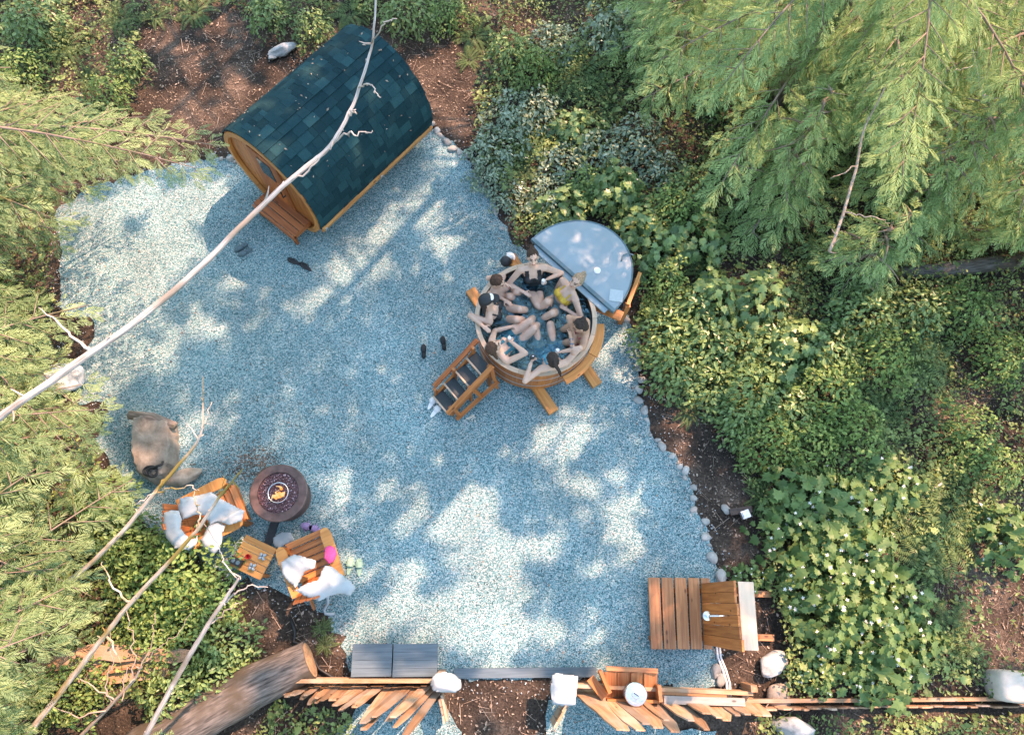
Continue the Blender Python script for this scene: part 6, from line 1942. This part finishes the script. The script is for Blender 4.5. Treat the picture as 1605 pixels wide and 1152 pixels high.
def build_tree(k):
    x, y, h, r, z0, side, label = TREES[k]
    gz = float(ground_z(x, y))
    root = empty('cedar_tree', (x, y, gz), label, 'tree', 'cedars standing round the clearing')
    b = MB(); n = 14
    zs = np.linspace(-.15, h, n); r0 = (.0095 if side in 'RLY' else .006) * h + .02
    tr = np.stack([x + .12 * np.sin(zs * .3 + k), y + .12 * np.cos(zs * .27 + k), gz + zs], 1)
    b.tube(tr, np.r_[r0 * 1.35, r0 * (1 - zs[1:] / h * .97) ** 1.7], 14, wob=.06)
    ok = {'R': OKR, 'L': OKL, 'Y': OKR}.get(side); zt = {'Y': h, 'L': 4.6, 'R': 4.6}.get(side, 6.4)
    C, Lm = MB(), b; acc = [([], [], []) for _ in SPR]
    if ok is not None:
        nb = int((zt + .2 - z0) * {'R': 6.5, 'L': 10, 'Y': 8}[side])
        more = EXTRA.get(k, [])
        for i in range(nb + len(more)):
            z = z0 + (zt - z0) * (i + rnd.random()) / nb; az = i * 2.39996 + rnd.uniform(-.3, .3); L = float(crown_r(TREES[k], z)) * rnd.uniform(.65, 1.08)
            if i >= nb:
                z, tp, tz = more[i - nb]; e_ = at(*tp, tz); az = math.atan2(e_[1] - y, e_[0] - x); L = math.hypot(e_[1] - y, e_[0] - x)
            if side == 'R' and math.cos(az - SUN_AZ) > .1 and z > 2.4 and rnd.random() < .8: continue
            d = np.array([math.cos(az), math.sin(az), 0]); s_ = np.array([-d[1], d[0], 0]); st = np.array([x, y, gz + z])
            t = np.linspace(0, 1, 9); bend = rnd.uniform(-.3, .3)
            P = st + d * (L * t)[:, None] + s_ * (bend * t * t)[:, None]; P[:, 2] += .10 * L * t - .34 * L * t ** 2
            u = pix(P); seen = (u[:, 0] > -40) & (u[:, 0] < 1645) & (u[:, 1] > -40) & (u[:, 1] < 1190); bad = seen & ~in_poly(u, ok)
            nbad = np.where(bad)[0]; last = nbad[0] if len(nbad) else 9
            if last < 4: continue
            P = P[:last]; L = L * (last - 1) / 8
            Lm.tube(P, np.linspace(.030, .006, len(P)), 6)
            m = int(L * 6.5); sl = -.34 * L / max(L, .1)
            for jj in range(m + 1):
                f = .12 + .88 * jj / max(m, 1)
                p = np.array([np.interp(f, np.linspace(0, 1, len(P)), P[:, c]) for c in range(3)])
                sd = 0 if jj == m else (1 if jj % 2 else -1)
                ba = az + sd * math.radians(rnd.uniform(42, 64)); bl = (.95 * (1 - f) ** .8 + .16) * rnd.uniform(.7, 1.15) * min(1, .3 + L / 2.4)
                dr = rnd.uniform(.10, .38); bt = np.clip(rnd.gauss(.48, .2) + (f - .5) * .2, 0, 1)
                bd = np.array([math.cos(ba), math.sin(ba), -dr])
                q = pix([p + bd * bl * .6])[0]; inview = -40 < q[0] < 1645 and -40 < q[1] < 1192
                if not inview and side == 'R' and rnd.random() < .75: continue
                if inview and (not in_poly([q], ok)[0] or in_poly([q], TRUNK_WIN)[0] or in_poly([q], ROCK_WIN)[0] or in_poly([q], LOG_WIN)[0]): continue
                ns = max(2, int(bl / (.085 if inview else .2)))
                if bl > .25 and inview: Lm.tube([p, p + bd * bl * .5, p + bd * bl * .95 - [0, 0, .04 * bl]], [.009, .006, .003], 4)
                for e in range(ns + 1):
                    u = .08 + .92 * e / ns; c_ = 0 if e == ns else (1 if e % 2 else -1)
                    A = acc[rnd.randrange(len(SPR))]; A[0].append(p + bd * bl * u - np.array([0, 0, .10 * bl * u * u]))
                    A[1].append((ba + c_ * math.radians(rnd.uniform(30, 50)), dr + rnd.uniform(-.12, .25), rnd.uniform(-.3, .3), (.34 - .10 * u) * (.8 if side == 'L' else 1) * rnd.uniform(.75, 1.2) * (1 if inview else 1.5)))
                    A[2].append(np.clip(bt + rnd.gauss(0, .12), 0, 1))
        for tm, A in zip(SPR, acc):
            if not A[0]: continue
            E = np.array(A[1]); C.scatter(tm, euler_mats(E[:, 0], E[:, 1], E[:, 2], E[:, 3]), np.array(A[0]), np.array(A[2]))
    pts = np.array(SHADE[k]) if SHADE[k] else np.zeros((0, 3))
    # upper crown: hanging sprays, with limbs to the trunk
    extra = []
    if side == 'L':
        for _ in range(160):
            z = rnd.uniform(6.5, h); a = rnd.uniform(0, 6.3); rr = crown_r(TREES[k], z) * math.sqrt(rnd.random()); p = (x + rr * math.cos(a), y + rr * math.sin(a), z)
            u = pix([p])[0]
            if z < CAM_H + .3 and -80 < u[0] < 1700 and -80 < u[1] < 1230: continue
            extra.append(p)
    pts = np.concatenate([pts, np.array(extra).reshape(-1, 3)])
    if len(pts):
        N = len(pts); az = np.arctan2(pts[:, 1] - y, pts[:, 0] - x) + rng.normal(0, .5, N)
        for q in range(2):
            for i in range(len(SPRC)):
                s_ = np.arange(N) % len(SPRC) == i
                if not s_.any(): continue
                n_ = s_.sum(); a2 = az[s_] + (PI if q else 0) + rng.normal(0, .4, n_)
                C.scatter(SPRC[i], euler_mats(a2, rng.uniform(0, .4, n_), rng.normal(0, .3, n_), rng.uniform(.42, .62, n_)), pts[s_] - np.c_[np.cos(a2), np.sin(a2), a2 * 0] * .15, rng.uniform(.2, .8, n_))
        for i in range(0, N, 9):
            p = pts[i]; z1 = max(z0, p[2] - .15 * math.hypot(p[0] - x, p[1] - y)); Lm.tube([[x, y, z1], [(x + p[0]) / 2, (y + p[1]) / 2, (z1 + p[2]) / 2 + .15], p], [.035, .025, .008], 5)
    if C.n: C.build('crown', M['cedar_leaf_pale' if side == 'L' else 'cedar_leaf'], root)
    Lm.build('trunk', M['bark'], root, smooth=True)


for k in range(len(TREES)): build_tree(k)


# ------------------------------------------------------------------ ferns
def make_fern(seed, nf, L, droop):
    r = random.Random(seed); b = MB(); base = fern_frond()
    for i in range(nf):
        a = 2 * PI * i / nf + r.uniform(-.25, .25); l = L * r.uniform(.75, 1.1); up = r.uniform(.45, .75); rot = r.uniform(-.4, .4)
        for v, f in base:
            v = v * l; x = v[:, 0].copy(); s = x / l
            w = v.copy(); w[:, 0] = x * (1 - .22 * s); w[:, 2] += up * x - droop * l * s ** 2.2 + v[:, 1] * rot * .4; w[:, 1] *= 1.0
            b.add(rotz(w, a), f, tint=np.clip(r.gauss(.5, .2), 0, 1) * .6 + .2)
    return b


FERNS = []
for i, (nf, L, dr) in enumerate(((13, .72, .75), (16, .82, .70), (10, .60, .65))):
    FERNS.append(make_fern(i, nf, L, dr))
_fern_me = []


def fern(px, py, s, label, kind=0, group='sword ferns in the undergrowth'):
    while len(_fern_me) < 3:
        o = FERNS[len(_fern_me)].build('fern', M['fern']); _fern_me.append(o.data); bpy.data.objects.remove(o)
    p = at(px, py, .2); o = bpy.data.objects.new('fern', _fern_me[kind]); COL.objects.link(o)
    o.location = (p[0], p[1], float(ground_z(p[0], p[1])) + .02); o.rotation_euler = (rnd.uniform(-.15, .15), rnd.uniform(-.15, .15), rnd.uniform(0, 6.3)); o.scale = (s,) * 3
    tag(o, label, 'fern', group)


for a in ((905, 112, 1.35, 'largest dark fern above the hot tub cover, towards the top edge', 1), (835, 218, 1.05, 'dark fern among glossy white flecked shrubs above the gravel corner', 0), (955, 165, .9, 'pale fern just right of the largest dark fern', 2),
          (822, 262, .85, 'fern directly below the dark one among the glossy shrubs', 2), (185, 22, 1.0, 'fern at the top edge, left of the bare soil', 0), (240, 20, .9, 'sunlit fern at the top edge over the bare soil', 2), (95, 70, 1.0, 'fern near the upper left corner', 1), (135, 120, .8, 'small fern below the upper left corner ferns', 2),
          (545, 12, 1.1, 'fern at the top edge right behind the sauna', 0), (300, 12, .9, 'fern at the top edge between two sunlit patches of soil', 0), (742, 48, 1.0, 'fern with long bright fronds right of the sauna', 0), (735, 85, .8, 'small fern on bare soil under the long fronded one', 2),
          (1436, 812, 1.4, 'big dark fern below the bare stick', 1), (1478, 838, 1.3, 'big fern right of the one below the bare stick', 1), (1455, 882, 1.1, 'fern hanging over the litter below the two big ferns', 0), (1398, 760, 1.1, 'dark fern left of the bare stick', 0), (1495, 770, 1.2, 'fern right of the bare stick near the pale litter', 0),
          (1495, 985, 1.0, 'light green fern in front of the sunlit litter at lower right', 0), (1520, 1025, .8, 'small fern below the light green one at lower right', 2), (1430, 560, 1.2, 'fern with upright fronds under the fallen log', 1), (1475, 545, 1.0, 'fern right of the upright one under the fallen log', 0), (1395, 640, 1.0, 'fern in the middle of the right hand undergrowth', 0),
          (1230, 600, .9, 'fern half covered by broad leaves right of the bare soil', 0), (1405, 690, .9, 'fern with drooping fronds above the dark hollow', 2), (1200, 780, .8, 'small dark fern at the edge of the bare soil', 2), (1330, 590, 1.0, 'fern among small leaves below the cedar boughs', 0),
          (1580, 820, 1.0, 'fern at the right edge beside the sunlit litter', 0), (1110, 420, .9, 'fern under the cedar boughs right of the tub cover', 0), (1150, 235, 1.0, 'fern beneath the cedar with the visible trunk', 0), (1555, 300, 1.0, 'fern beneath the cedars at the right edge', 1),
          (60, 900, .9, 'fern among pale cedar boughs in the lower left', 0), (40, 160, .9, 'fern under the long cedar bough at the left edge', 2), (500, 985, .45, 'small seedling fern on bare soil by the pipe', 2), (505, 1012, .45, 'small seedling fern above the left slate bench', 2), (1085, 640, .7, 'small fern at the corner of the bare soil strip', 2)):
    fern(*a)


# ------------------------------------------------------------------ shrubs
def make_shrub(kind, seed, rad, hgt):
    """Dome of leaves over thin stems, in its own coordinates."""
    r = np.random.default_rng(seed + 100); root = proto('shrub'); root['_local'] = 1
    spec = {'thimble': (MAPLE, 'maple', 130, (.055, .165), .42), 'salal': (OVAL, 'salal', 470, (.035, .085), .6), 'glossy': (OVAL, 'salal_glossy', 420, (.04, .075), .6), 'berry': (OVAL, 'bright_leaf', 560, (.028, .065), .55), 'palmate': (MAPLE, 'salal', 130, (.08, .14), .45)}[kind]
    tm, mat, n, (a, c), tilt = spec
    n = int(n * 1.35 * rad * rad / .16)
    nl = 7; lob = r.uniform(0, 6.3, nl); amp = r.uniform(.08, .22, nl)
    az = r.uniform(0, 6.283, n); rr = np.sqrt(r.uniform(0.01, 1, n)); out = 1 + sum(am * np.cos((i + 2) * (az - l)) for i, (am, l) in enumerate(zip(amp, lob))) * .6
    x, y = rad * rr * out * np.cos(az), rad * rr * out * np.sin(az)
    z = hgt * (1 - .55 * rr ** 2) * (1 - .55 * r.uniform(0, 1, n) ** 1.6) * (.75 + .5 * vnoise(x * 5 + seed, y * 5))
    s = r.uniform(a, c, n)
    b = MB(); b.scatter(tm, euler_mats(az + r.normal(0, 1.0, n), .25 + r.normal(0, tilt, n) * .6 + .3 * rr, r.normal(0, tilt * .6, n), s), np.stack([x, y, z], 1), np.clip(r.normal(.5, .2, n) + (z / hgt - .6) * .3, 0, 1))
    st = MB()
    for i in range(0, n, max(1, n // 14)): st.tube([(x[i] * .15, y[i] * .15, 0), (x[i] * .6, y[i] * .6, z[i] * .6), (x[i], y[i], z[i])], [.008, .006, .003], 5)
    st.build('stems', M['stem'], root)
    if kind in ('thimble',):
        f = b; q = r.permutation(n)[:max(6, n // 11)]; ns = len(q)
        for k in range(5):
            A = r.uniform(0, .4, ns) + k * 1.2566; f.scatter(OVAL, euler_mats(A, r.normal(-.3, .1, ns), r.normal(0, .2, ns), r.uniform(.018, .028, ns)), np.stack([x[q], y[q], z[q] + .035], 1), np.full(ns, .5), mi=1)
    b.build('foliage', [M[mat], M['petal']], root)
    return root


KINDS = {'thimble': ('broad leaved thimbleberry shrub with white flowers', 'thimbleberries in the undergrowth'), 'salal': ('small leaved green shrub', 'small leaved shrubs in the undergrowth'),
         'glossy': ('glossy pale flecked shrub', 'glossy shrubs above the gravel'), 'berry': ('fine leaved yellow green shrub', 'fine leaved shrubs in the undergrowth'), 'palmate': ('shrub of lobed mid green leaves', 'lobed leaf shrubs in the undergrowth')}
PROTO = {}
for kd in KINDS:
    PROTO[kd] = [make_shrub(kd, i + 10 * list(KINDS).index(kd), .40, .55 if kd != 'glossy' else .38) for i in range(2)]
_first = set()


def shrub(kind, px, py, s, where, word=None):
    src = rnd.choice(PROTO[kind])
    if src.name not in _first: _first.add(src.name); o = src
    else: o = copy_tree(src)
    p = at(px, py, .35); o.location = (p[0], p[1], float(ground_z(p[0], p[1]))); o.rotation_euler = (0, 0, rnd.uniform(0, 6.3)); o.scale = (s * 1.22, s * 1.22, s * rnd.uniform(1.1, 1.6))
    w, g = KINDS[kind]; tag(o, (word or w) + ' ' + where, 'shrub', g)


for a in (('glossy', 800, 170, 1.1, 'at the left end of the bank above the gravel'), ('glossy', 780, 225, 1.1, 'nearest the gravel corner right of the sauna'), ('glossy', 838, 168, 1.0, 'left of the dark fern'), ('glossy', 765, 265, .8, 'over the edging stones'), ('glossy', 885, 250, 1.0, 'below the largest fern'),
          ('glossy', 940, 235, 1.1, 'between the largest fern and the lobed shrubs'), ('glossy', 1000, 215, 1.1, 'under the tips of the cedar boughs'), ('glossy', 960, 45, 1.2, 'at the top edge above the largest fern'), ('glossy', 870, 60, 1.0, 'left of the largest fern at the top'), ('glossy', 1040, 260, .9, 'right of the bank, near the trunk'), ('glossy', 800, 300, .8, 'on the bank over the gravel, lower end'), ('glossy', 1010, 30, 1.0, 'at the top edge beside the cedar'), ('glossy', 860, 300, .9, 'in the hollow left of the cover'),
          ('palmate', 965, 300, 1.0, 'just above the tub cover'), ('palmate', 905, 195, .9, 'in the shade of the largest fern'), ('palmate', 1000, 350, .9, 'beyond the top of the tub cover'), ('palmate', 1030, 390, 1.0, 'touching the right rim of the tub cover'), ('palmate', 1090, 370, 1.1, 'below the lowest cedar boughs'), ('palmate', 890, 320, .9, 'at the upper left rim of the tub cover'), ('palmate', 1190, 470, 1.1, 'in front of the dark hollow right of the cover'), ('palmate', 1120, 470, 1.0, 'right of the dark hollow'), ('palmate', 1250, 545, 1.1, 'under the drooping cedar tips'),
          ('berry', 920, 285, .9, 'over the tub cover'), ('berry', 1060, 330, 1.1, 'at the foot of the cedar boughs, sunlit'), ('berry', 1045, 440, 1.0, 'right of the tub cover corner, sunlit'), ('berry', 1032, 478, .6, 'over the sunlit gravel right of the tub'), ('berry', 1300, 620, 1.2, 'in the middle of the right hand slope'), ('berry', 1340, 680, 1.1, 'above the dark hollow on the right'), ('berry', 1200, 690, 1.0, 'bright beside the bare soil'), ('berry', 1270, 700, 1.0, 'between the bright one and the hollow'), ('berry', 1380, 560, 1.1, 'below the cedar tips on the right'), ('berry', 1520, 480, 1.1, 'below the fallen log'), ('berry', 1570, 560, 1.0, 'in the sun at the right edge'), ('berry', 1530, 680, 1.0, 'by the small white rock'), ('berry', 1560, 730, 1.0, 'at the right edge below the white rock'),
          ('salal', 1040, 520, 1.1, 'at the edging right of the tub'), ('salal', 1085, 490, 1.0, 'second from the tub cover corner'), ('salal', 1100, 545, 1.1, 'in the broad patch right of the tub'), ('salal', 1050, 580, 1.0, 'overhanging the top of the bare soil'), ('salal', 1150, 560, 1.1, 'in the middle of the patch right of the tub'), ('salal', 1110, 605, 1.0, 'over the upper end of the bare soil strip'), ('salal', 1170, 620, 1.1, 'right of the bare soil strip'), ('salal', 1230, 640, 1.0, 'beyond the bare soil strip, half shaded'), ('salal', 1160, 660, .9, 'with pale top leaves beside the bare soil'), ('salal', 1210, 540, 1.0, 'under the lobed shrubs right of the tub'), ('salal', 1290, 545, 1.1, 'beside the fern under the cedar tips'), ('salal', 1350, 500, 1.1, 'below the fallen log, left end'), ('salal', 1440, 480, 1.0, 'hiding the left half of the fallen log'), ('salal', 860, 345, .6, 'squeezed behind the left end of the cover'),
          ('thimble', 1262, 775, 1.1, 'topmost of the flowering patch'), ('thimble', 1320, 795, 1.1, 'at the top right of the flowering patch'), ('thimble', 1245, 835, 1.0, 'at the left edge of the flowering patch'), ('thimble', 1300, 845, 1.1, 'in the upper middle of the flowering patch'), ('thimble', 1350, 860, 1.0, 'at the right edge of the flowering patch'), ('thimble', 1275, 905, 1.1, 'in the middle of the flowering patch'), ('thimble', 1335, 925, 1.1, 'right of the middle of the flowering patch'), ('thimble', 1290, 965, 1.1, 'in the lower left of the flowering patch'), ('thimble', 1350, 985, 1.1, 'in the lower middle of the flowering patch'), ('thimble', 1395, 940, 1.1, 'at the lower right of the flowering patch'), ('thimble', 1330, 1030, .9, 'lowest on the left of the flowering patch'), ('thimble', 1390, 1050, 1.0, 'nearest the low jagged fence'), ('thimble', 1400, 755, 1.0, 'beside the bare stick'), ('thimble', 1285, 1060, .6, 'small and alone behind the shower boulder'), ('thimble', 1445, 1010, .8, 'between the flowering patch and the light fern'),
          ('thimble', 975, 290, .8, 'alone on the bank above the cover'), ('thimble', 1590, 840, 1.0, 'at the right edge by the sunlit litter'), ('thimble', 1180, 905, .5, 'small and right behind the shower panel'),
          ('salal', 265, 1085, .9, 'over the lower end of the big log'), ('berry', 100, 1090, 1.0, 'in front of the split slabs in the lower left corner'), ('berry', 70, 230, 1.0, 'under the boughs at the left edge'), ('salal', 200, 100, .8, 'sunlit on the soil at upper left'), ('berry', 40, 110, 1.0, 'at the left edge near the top'), ('berry', 300, 895, 1.3, 'bright green behind the left chair'), ('berry', 240, 920, 1.2, 'left of the bright one behind the chair'), ('berry', 330, 945, .9, 'over the bare soil by the drinks table'), ('berry', 285, 965, 1.0, 'between the bright shrubs and the slabs'), ('berry', 210, 870, 1.0, 'under the mossy dead trunk'), ('salal', 355, 1010, .9, 'hanging over the big log'), ('salal', 330, 1060, .8, 'at the middle of the big log'), ('berry', 150, 780, 1.0, 'below the mossy trunk on the left'), ('salal', 180, 830, 1.0, 'left of the pale blue mat'), ('berry', 230, 990, .9, 'right above the split slabs'),
          ('salal', 60, 40, 1.1, 'in the upper left corner'), ('berry', 170, 150, .9, 'beside the bare soil at upper left'), ('salal', 130, 200, 1.0, 'over the long cedar bough at left'), ('salal', 420, 25, .9, 'at the top edge behind the sauna, left'), ('salal', 640, 30, 1.0, 'at the top edge behind the sauna, right'), ('berry', 700, 20, .9, 'at the top edge right of the bare trunk tip'), ('salal', 490, 45, .8, 'against the back of the sauna'), ('salal', 800, 90, 1.0, 'above the left end of the glossy bank'), ('berry', 840, 110, .9, 'left of the largest fern'), ('salal', 1080, 300, 1.0, 'beneath the cedar, half in sun'), ('salal', 1130, 150, 1.0, 'on the dark ground left of the visible trunk'), ('berry', 1450, 320, 1.1, 'in the gap between the cedars')):
    shrub(*a)
for kd in PROTO:
    for o in PROTO[kd]:
        if o.name not in _first:
            for ch in list(o.children): bpy.data.objects.remove(ch)
            bpy.data.objects.remove(o)

# ------------------------------------------------------------------ undergrowth and litter
GREEN = [[(760, -60), (1700, -60), (1700, 1088), (1215, 1090), (1225, 1000), (1190, 900), (1185, 800), (1150, 730), (1130, 660), (1045, 612), (1015, 560), (1005, 490), (1005, 400), (930, 345), (850, 345), (812, 395), (795, 330), (770, 280), (742, 232), (740, 160), (765, 80)],
         [(-80, -60), (540, -60), (520, 30), (420, 35), (340, 10), (225, 50), (215, 170), (150, 260), (-80, 310)], [(-80, 300), (88, 300), (85, 640), (150, 705), (200, 800), (262, 850), (330, 890), (385, 950), (350, 1040), (-80, 1200)],
         [(520, -60), (770, -60), (760, 60), (640, 50), (560, 30)], [(1180, 1118), (1900, 1118), (2000, 1420), (1130, 1420)], [(440, 1090), (560, 1120), (540, 1400), (250, 1400)]]


def on_ground(N, polys, lo=(-11.5, -4.2), hi=(13, 13.5)):
    P = rng.uniform(lo, hi, (N, 2)); px = pix(np.c_[P, np.zeros(N)]); ok = np.zeros(N, bool)
    for p in polys: ok |= in_poly(px, p)
    return P[ok], px[ok]


def undergrowth():
    b = MB()
    for tm, N, sz, hz, tl in ((DIA, 205000, (.035, .09), .34, .6), (OVAL, 130000, (.035, .075), .42, .5), (MAPLE, 16000, (.06, .13), .40, .4)):
        P, px = on_ground(N, GREEN)
        dens = np.clip((fbm(P[:, 0] * 1.1 + 9, P[:, 1] * 1.1, 4) - .33) * 7, .38, 1)
        bare = np.zeros(len(P))
        for x, y, a, c in ((1560, 950, 85, 100), (1245, 740, 60, 22), (1165, 470, 30, 22), (1380, 720, 50, 30), (1540, 640, 40, 50), (1400, 880, 24, 60), (1300, 1080, 90, 20), (290, 70, 50, 70), (1500, 1080, 100, 20), (1420, 370, 40, 30), (1240, 190, 40, 30), (360, 1000, 20, 40), (60, 1040, 200, 26)):
            bare = np.maximum(bare, np.clip(1.3 - np.hypot((px[:, 0] - x) / a, (px[:, 1] - y) / c), 0, 1))
        lowd = np.where((px[:, 1] > 1090) | (px[:, 0] < 540) & (px[:, 1] < 300), .85, 1)
        k = rng.uniform(0, 1, len(P)) < dens * (1 - bare * .9) * lowd; P = P[k]; n = len(P)
        hh = hz * (.25 + 1.1 * vnoise(P[:, 0] * 2.1, P[:, 1] * 2.1)) * (lowd[k] * .8 + .2); z = ground_z(P[:, 0], P[:, 1]) + .02 + hh * rng.uniform(0, 1, n) ** .6
        t = np.clip(.5 + (fbm(P[:, 0] * 1.7, P[:, 1] * 1.7 + 30, 3) - .45) * 1.6 + rng.normal(0, .14, n), 0, 1)
        b.scatter(tm, euler_mats(rng.uniform(0, 6.3, n), .2 + rng.normal(0, tl, n) * .6, rng.normal(0, tl * .6, n), rng.uniform(*sz, n)), np.c_[P, z], t)
    o = b.build('undergrowth', M['ground_leaf']); tag(o, 'mixed small leaved ground cover over the forest floor', 'undergrowth', kind='stuff')
    b = MB(); P, px = on_ground(90000, [[(1480, 440), (1700, 400), (1700, 700), (1560, 720), (1500, 600)], [(1430, 720), (1640, 700), (1700, 1110), (1400, 1100), (1470, 900)], [(380, -20), (480, -20), (470, 60), (400, 60)]])
    k = fbm(P[:, 0] * 1.4, P[:, 1] * 1.4 + 11, 3) > .48; P = P[k]; n = len(P)
    b.scatter(DIA, euler_mats(rng.uniform(0, 6.3, n), rng.normal(-.4, .5, n), rng.normal(0, .4, n), rng.uniform(.02, .05, n)), np.c_[P, ground_z(P[:, 0], P[:, 1]) + rng.uniform(.01, .10, n)], rng.uniform(0, 1, n))
    o = b.build('moss', M['moss']); tag(o, 'yellow green moss and grass in the sun at the right edge', 'moss', kind='stuff')


def litter():
    b = MB()
    A = [[(-80, -60), (760, -60), (740, 240), (690, 215), (665, 190), (560, 40), (352, 205), (350, 245), (150, 290), (-80, 320)], GREEN[0], GREEN[2], GREEN[4], [(360, 905), (450, 925), (530, 990), (545, 1060), (480, 1060), (380, 1040)], [(1005, 590), (1190, 690), (1210, 1085), (1135, 1085), (1115, 850), (1060, 714)], [(700, 1066), (880, 1066), (1100, 1420), (560, 1420), (690, 1100)], [(380, 1100), (560, 1110), (560, 1200), (350, 1200)]]
    for tm, N, sz in ((DIA, 70000, (.018, .05)), (OVAL, 12000, (.03, .07))):
        P, px = on_ground(N, A); n = len(P)
        b.scatter(tm, euler_mats(rng.uniform(0, 6.3, n), rng.normal(0, .3, n), rng.normal(0, .3, n), rng.uniform(*sz, n)), np.c_[P, ground_z(P[:, 0], P[:, 1]) + rng.uniform(.008, .03, n)], np.clip(rng.beta(1.6, 2.6, n), 0, 1))
    N = 9000; P, px = on_ground(N, A); n = len(P)                  # needles and twigs
    tw = T_(np.array([(0, .012, 0), (0, -.012, 0), (1, -.006, 0), (1, .006, .02)]), [(0, 1, 2, 3)])
    b.scatter(tw, euler_mats(rng.uniform(0, 6.3, n), rng.normal(0, .12, n), rng.normal(0, .3, n), rng.uniform(.06, .32, n)), np.c_[P, ground_z(P[:, 0], P[:, 1]) + .03], rng.uniform(.2, 1, n))
    P, px = on_ground(30000, [[(1430, 850), (1640, 820), (1700, 1080), (1440, 1060)]]); n = len(P)
    b.scatter(tw, euler_mats(rng.uniform(0, 6.3, n), rng.normal(0, .2, n), rng.normal(0, .3, n), rng.uniform(.05, .22, n)), np.c_[P, ground_z(P[:, 0], P[:, 1]) + .035], rng.uniform(.75, 1, n))
    # strays blown over the gravel, thicker towards its edge, and dark chips by the fire table
    P = rng.uniform([-8, -1.6], [4, 9.5], (5200, 2)); px = pix(np.c_[P, np.zeros(len(P))]); g = in_poly(px, GRAVEL_PX); P = P[g]
    e = np.array(densify(GRAVEL_XY, .1, 0)); dd = np.sqrt(((P[:, None] - e[None]) ** 2).sum(-1)).min(1); k = rng.uniform(0, 1, len(P)) < .10 + .8 * np.exp(-dd / .35); P = P[k]; n = len(P)
    b.scatter(DIA, euler_mats(rng.uniform(0, 6.3, n), rng.normal(0, .25, n), rng.normal(0, .25, n), rng.uniform(.02, .06, n)), np.c_[P, np.full(n, .016)], np.clip(rng.beta(1.6, 2.2, n), 0, 1))
    for x, y, sx_, sy_, n in ((402, 722, 22, 14, 420), (388, 740, 16, 10, 160), (470, 640, 60, 50, 120), (330, 745, 30, 16, 60)):
        P = np.array([at(x + rng.normal(0, sx_), y + rng.normal(0, sy_))[:2] for _ in range(n)]); b.scatter(DIA, euler_mats(rng.uniform(0, 6.3, n), rng.normal(0, .3, n), rng.normal(0, .3, n), rng.uniform(.02, .045, n)), np.c_[P, np.full(n, .017)], np.zeros(n))
    n = 70; s_ = rng.uniform(-1.3, 1.3, n); th = rng.uniform(.1, 2.7, n); a_, w_ = np.array([math.cos(.866), math.sin(.866), 0]), np.array([math.sin(.866), -math.cos(.866), 0])
    Q = np.array([-2.688, 7.635, .861]) + s_[:, None] * a_ + 1.085 * (np.cos(th)[:, None] * w_ + np.sin(th)[:, None] * np.array([0, 0, 1.]))
    b.scatter(DIA, euler_mats(rng.uniform(0, 6.3, n), rng.normal(0, .3, n), rng.normal(0, .3, n), rng.uniform(.02, .07, n)), Q, rng.uniform(.2, 1, n))
    o = b.build('leaf_litter', M['litter']); tag(o, 'brown needles, dry leaves and twigs on the bare soil', 'litter', kind='stuff')


undergrowth(); litter()
# a few dry leaves blown onto the roof and gravel
for px, py, z, lab in ((478, 548, 0, None),):
    pass
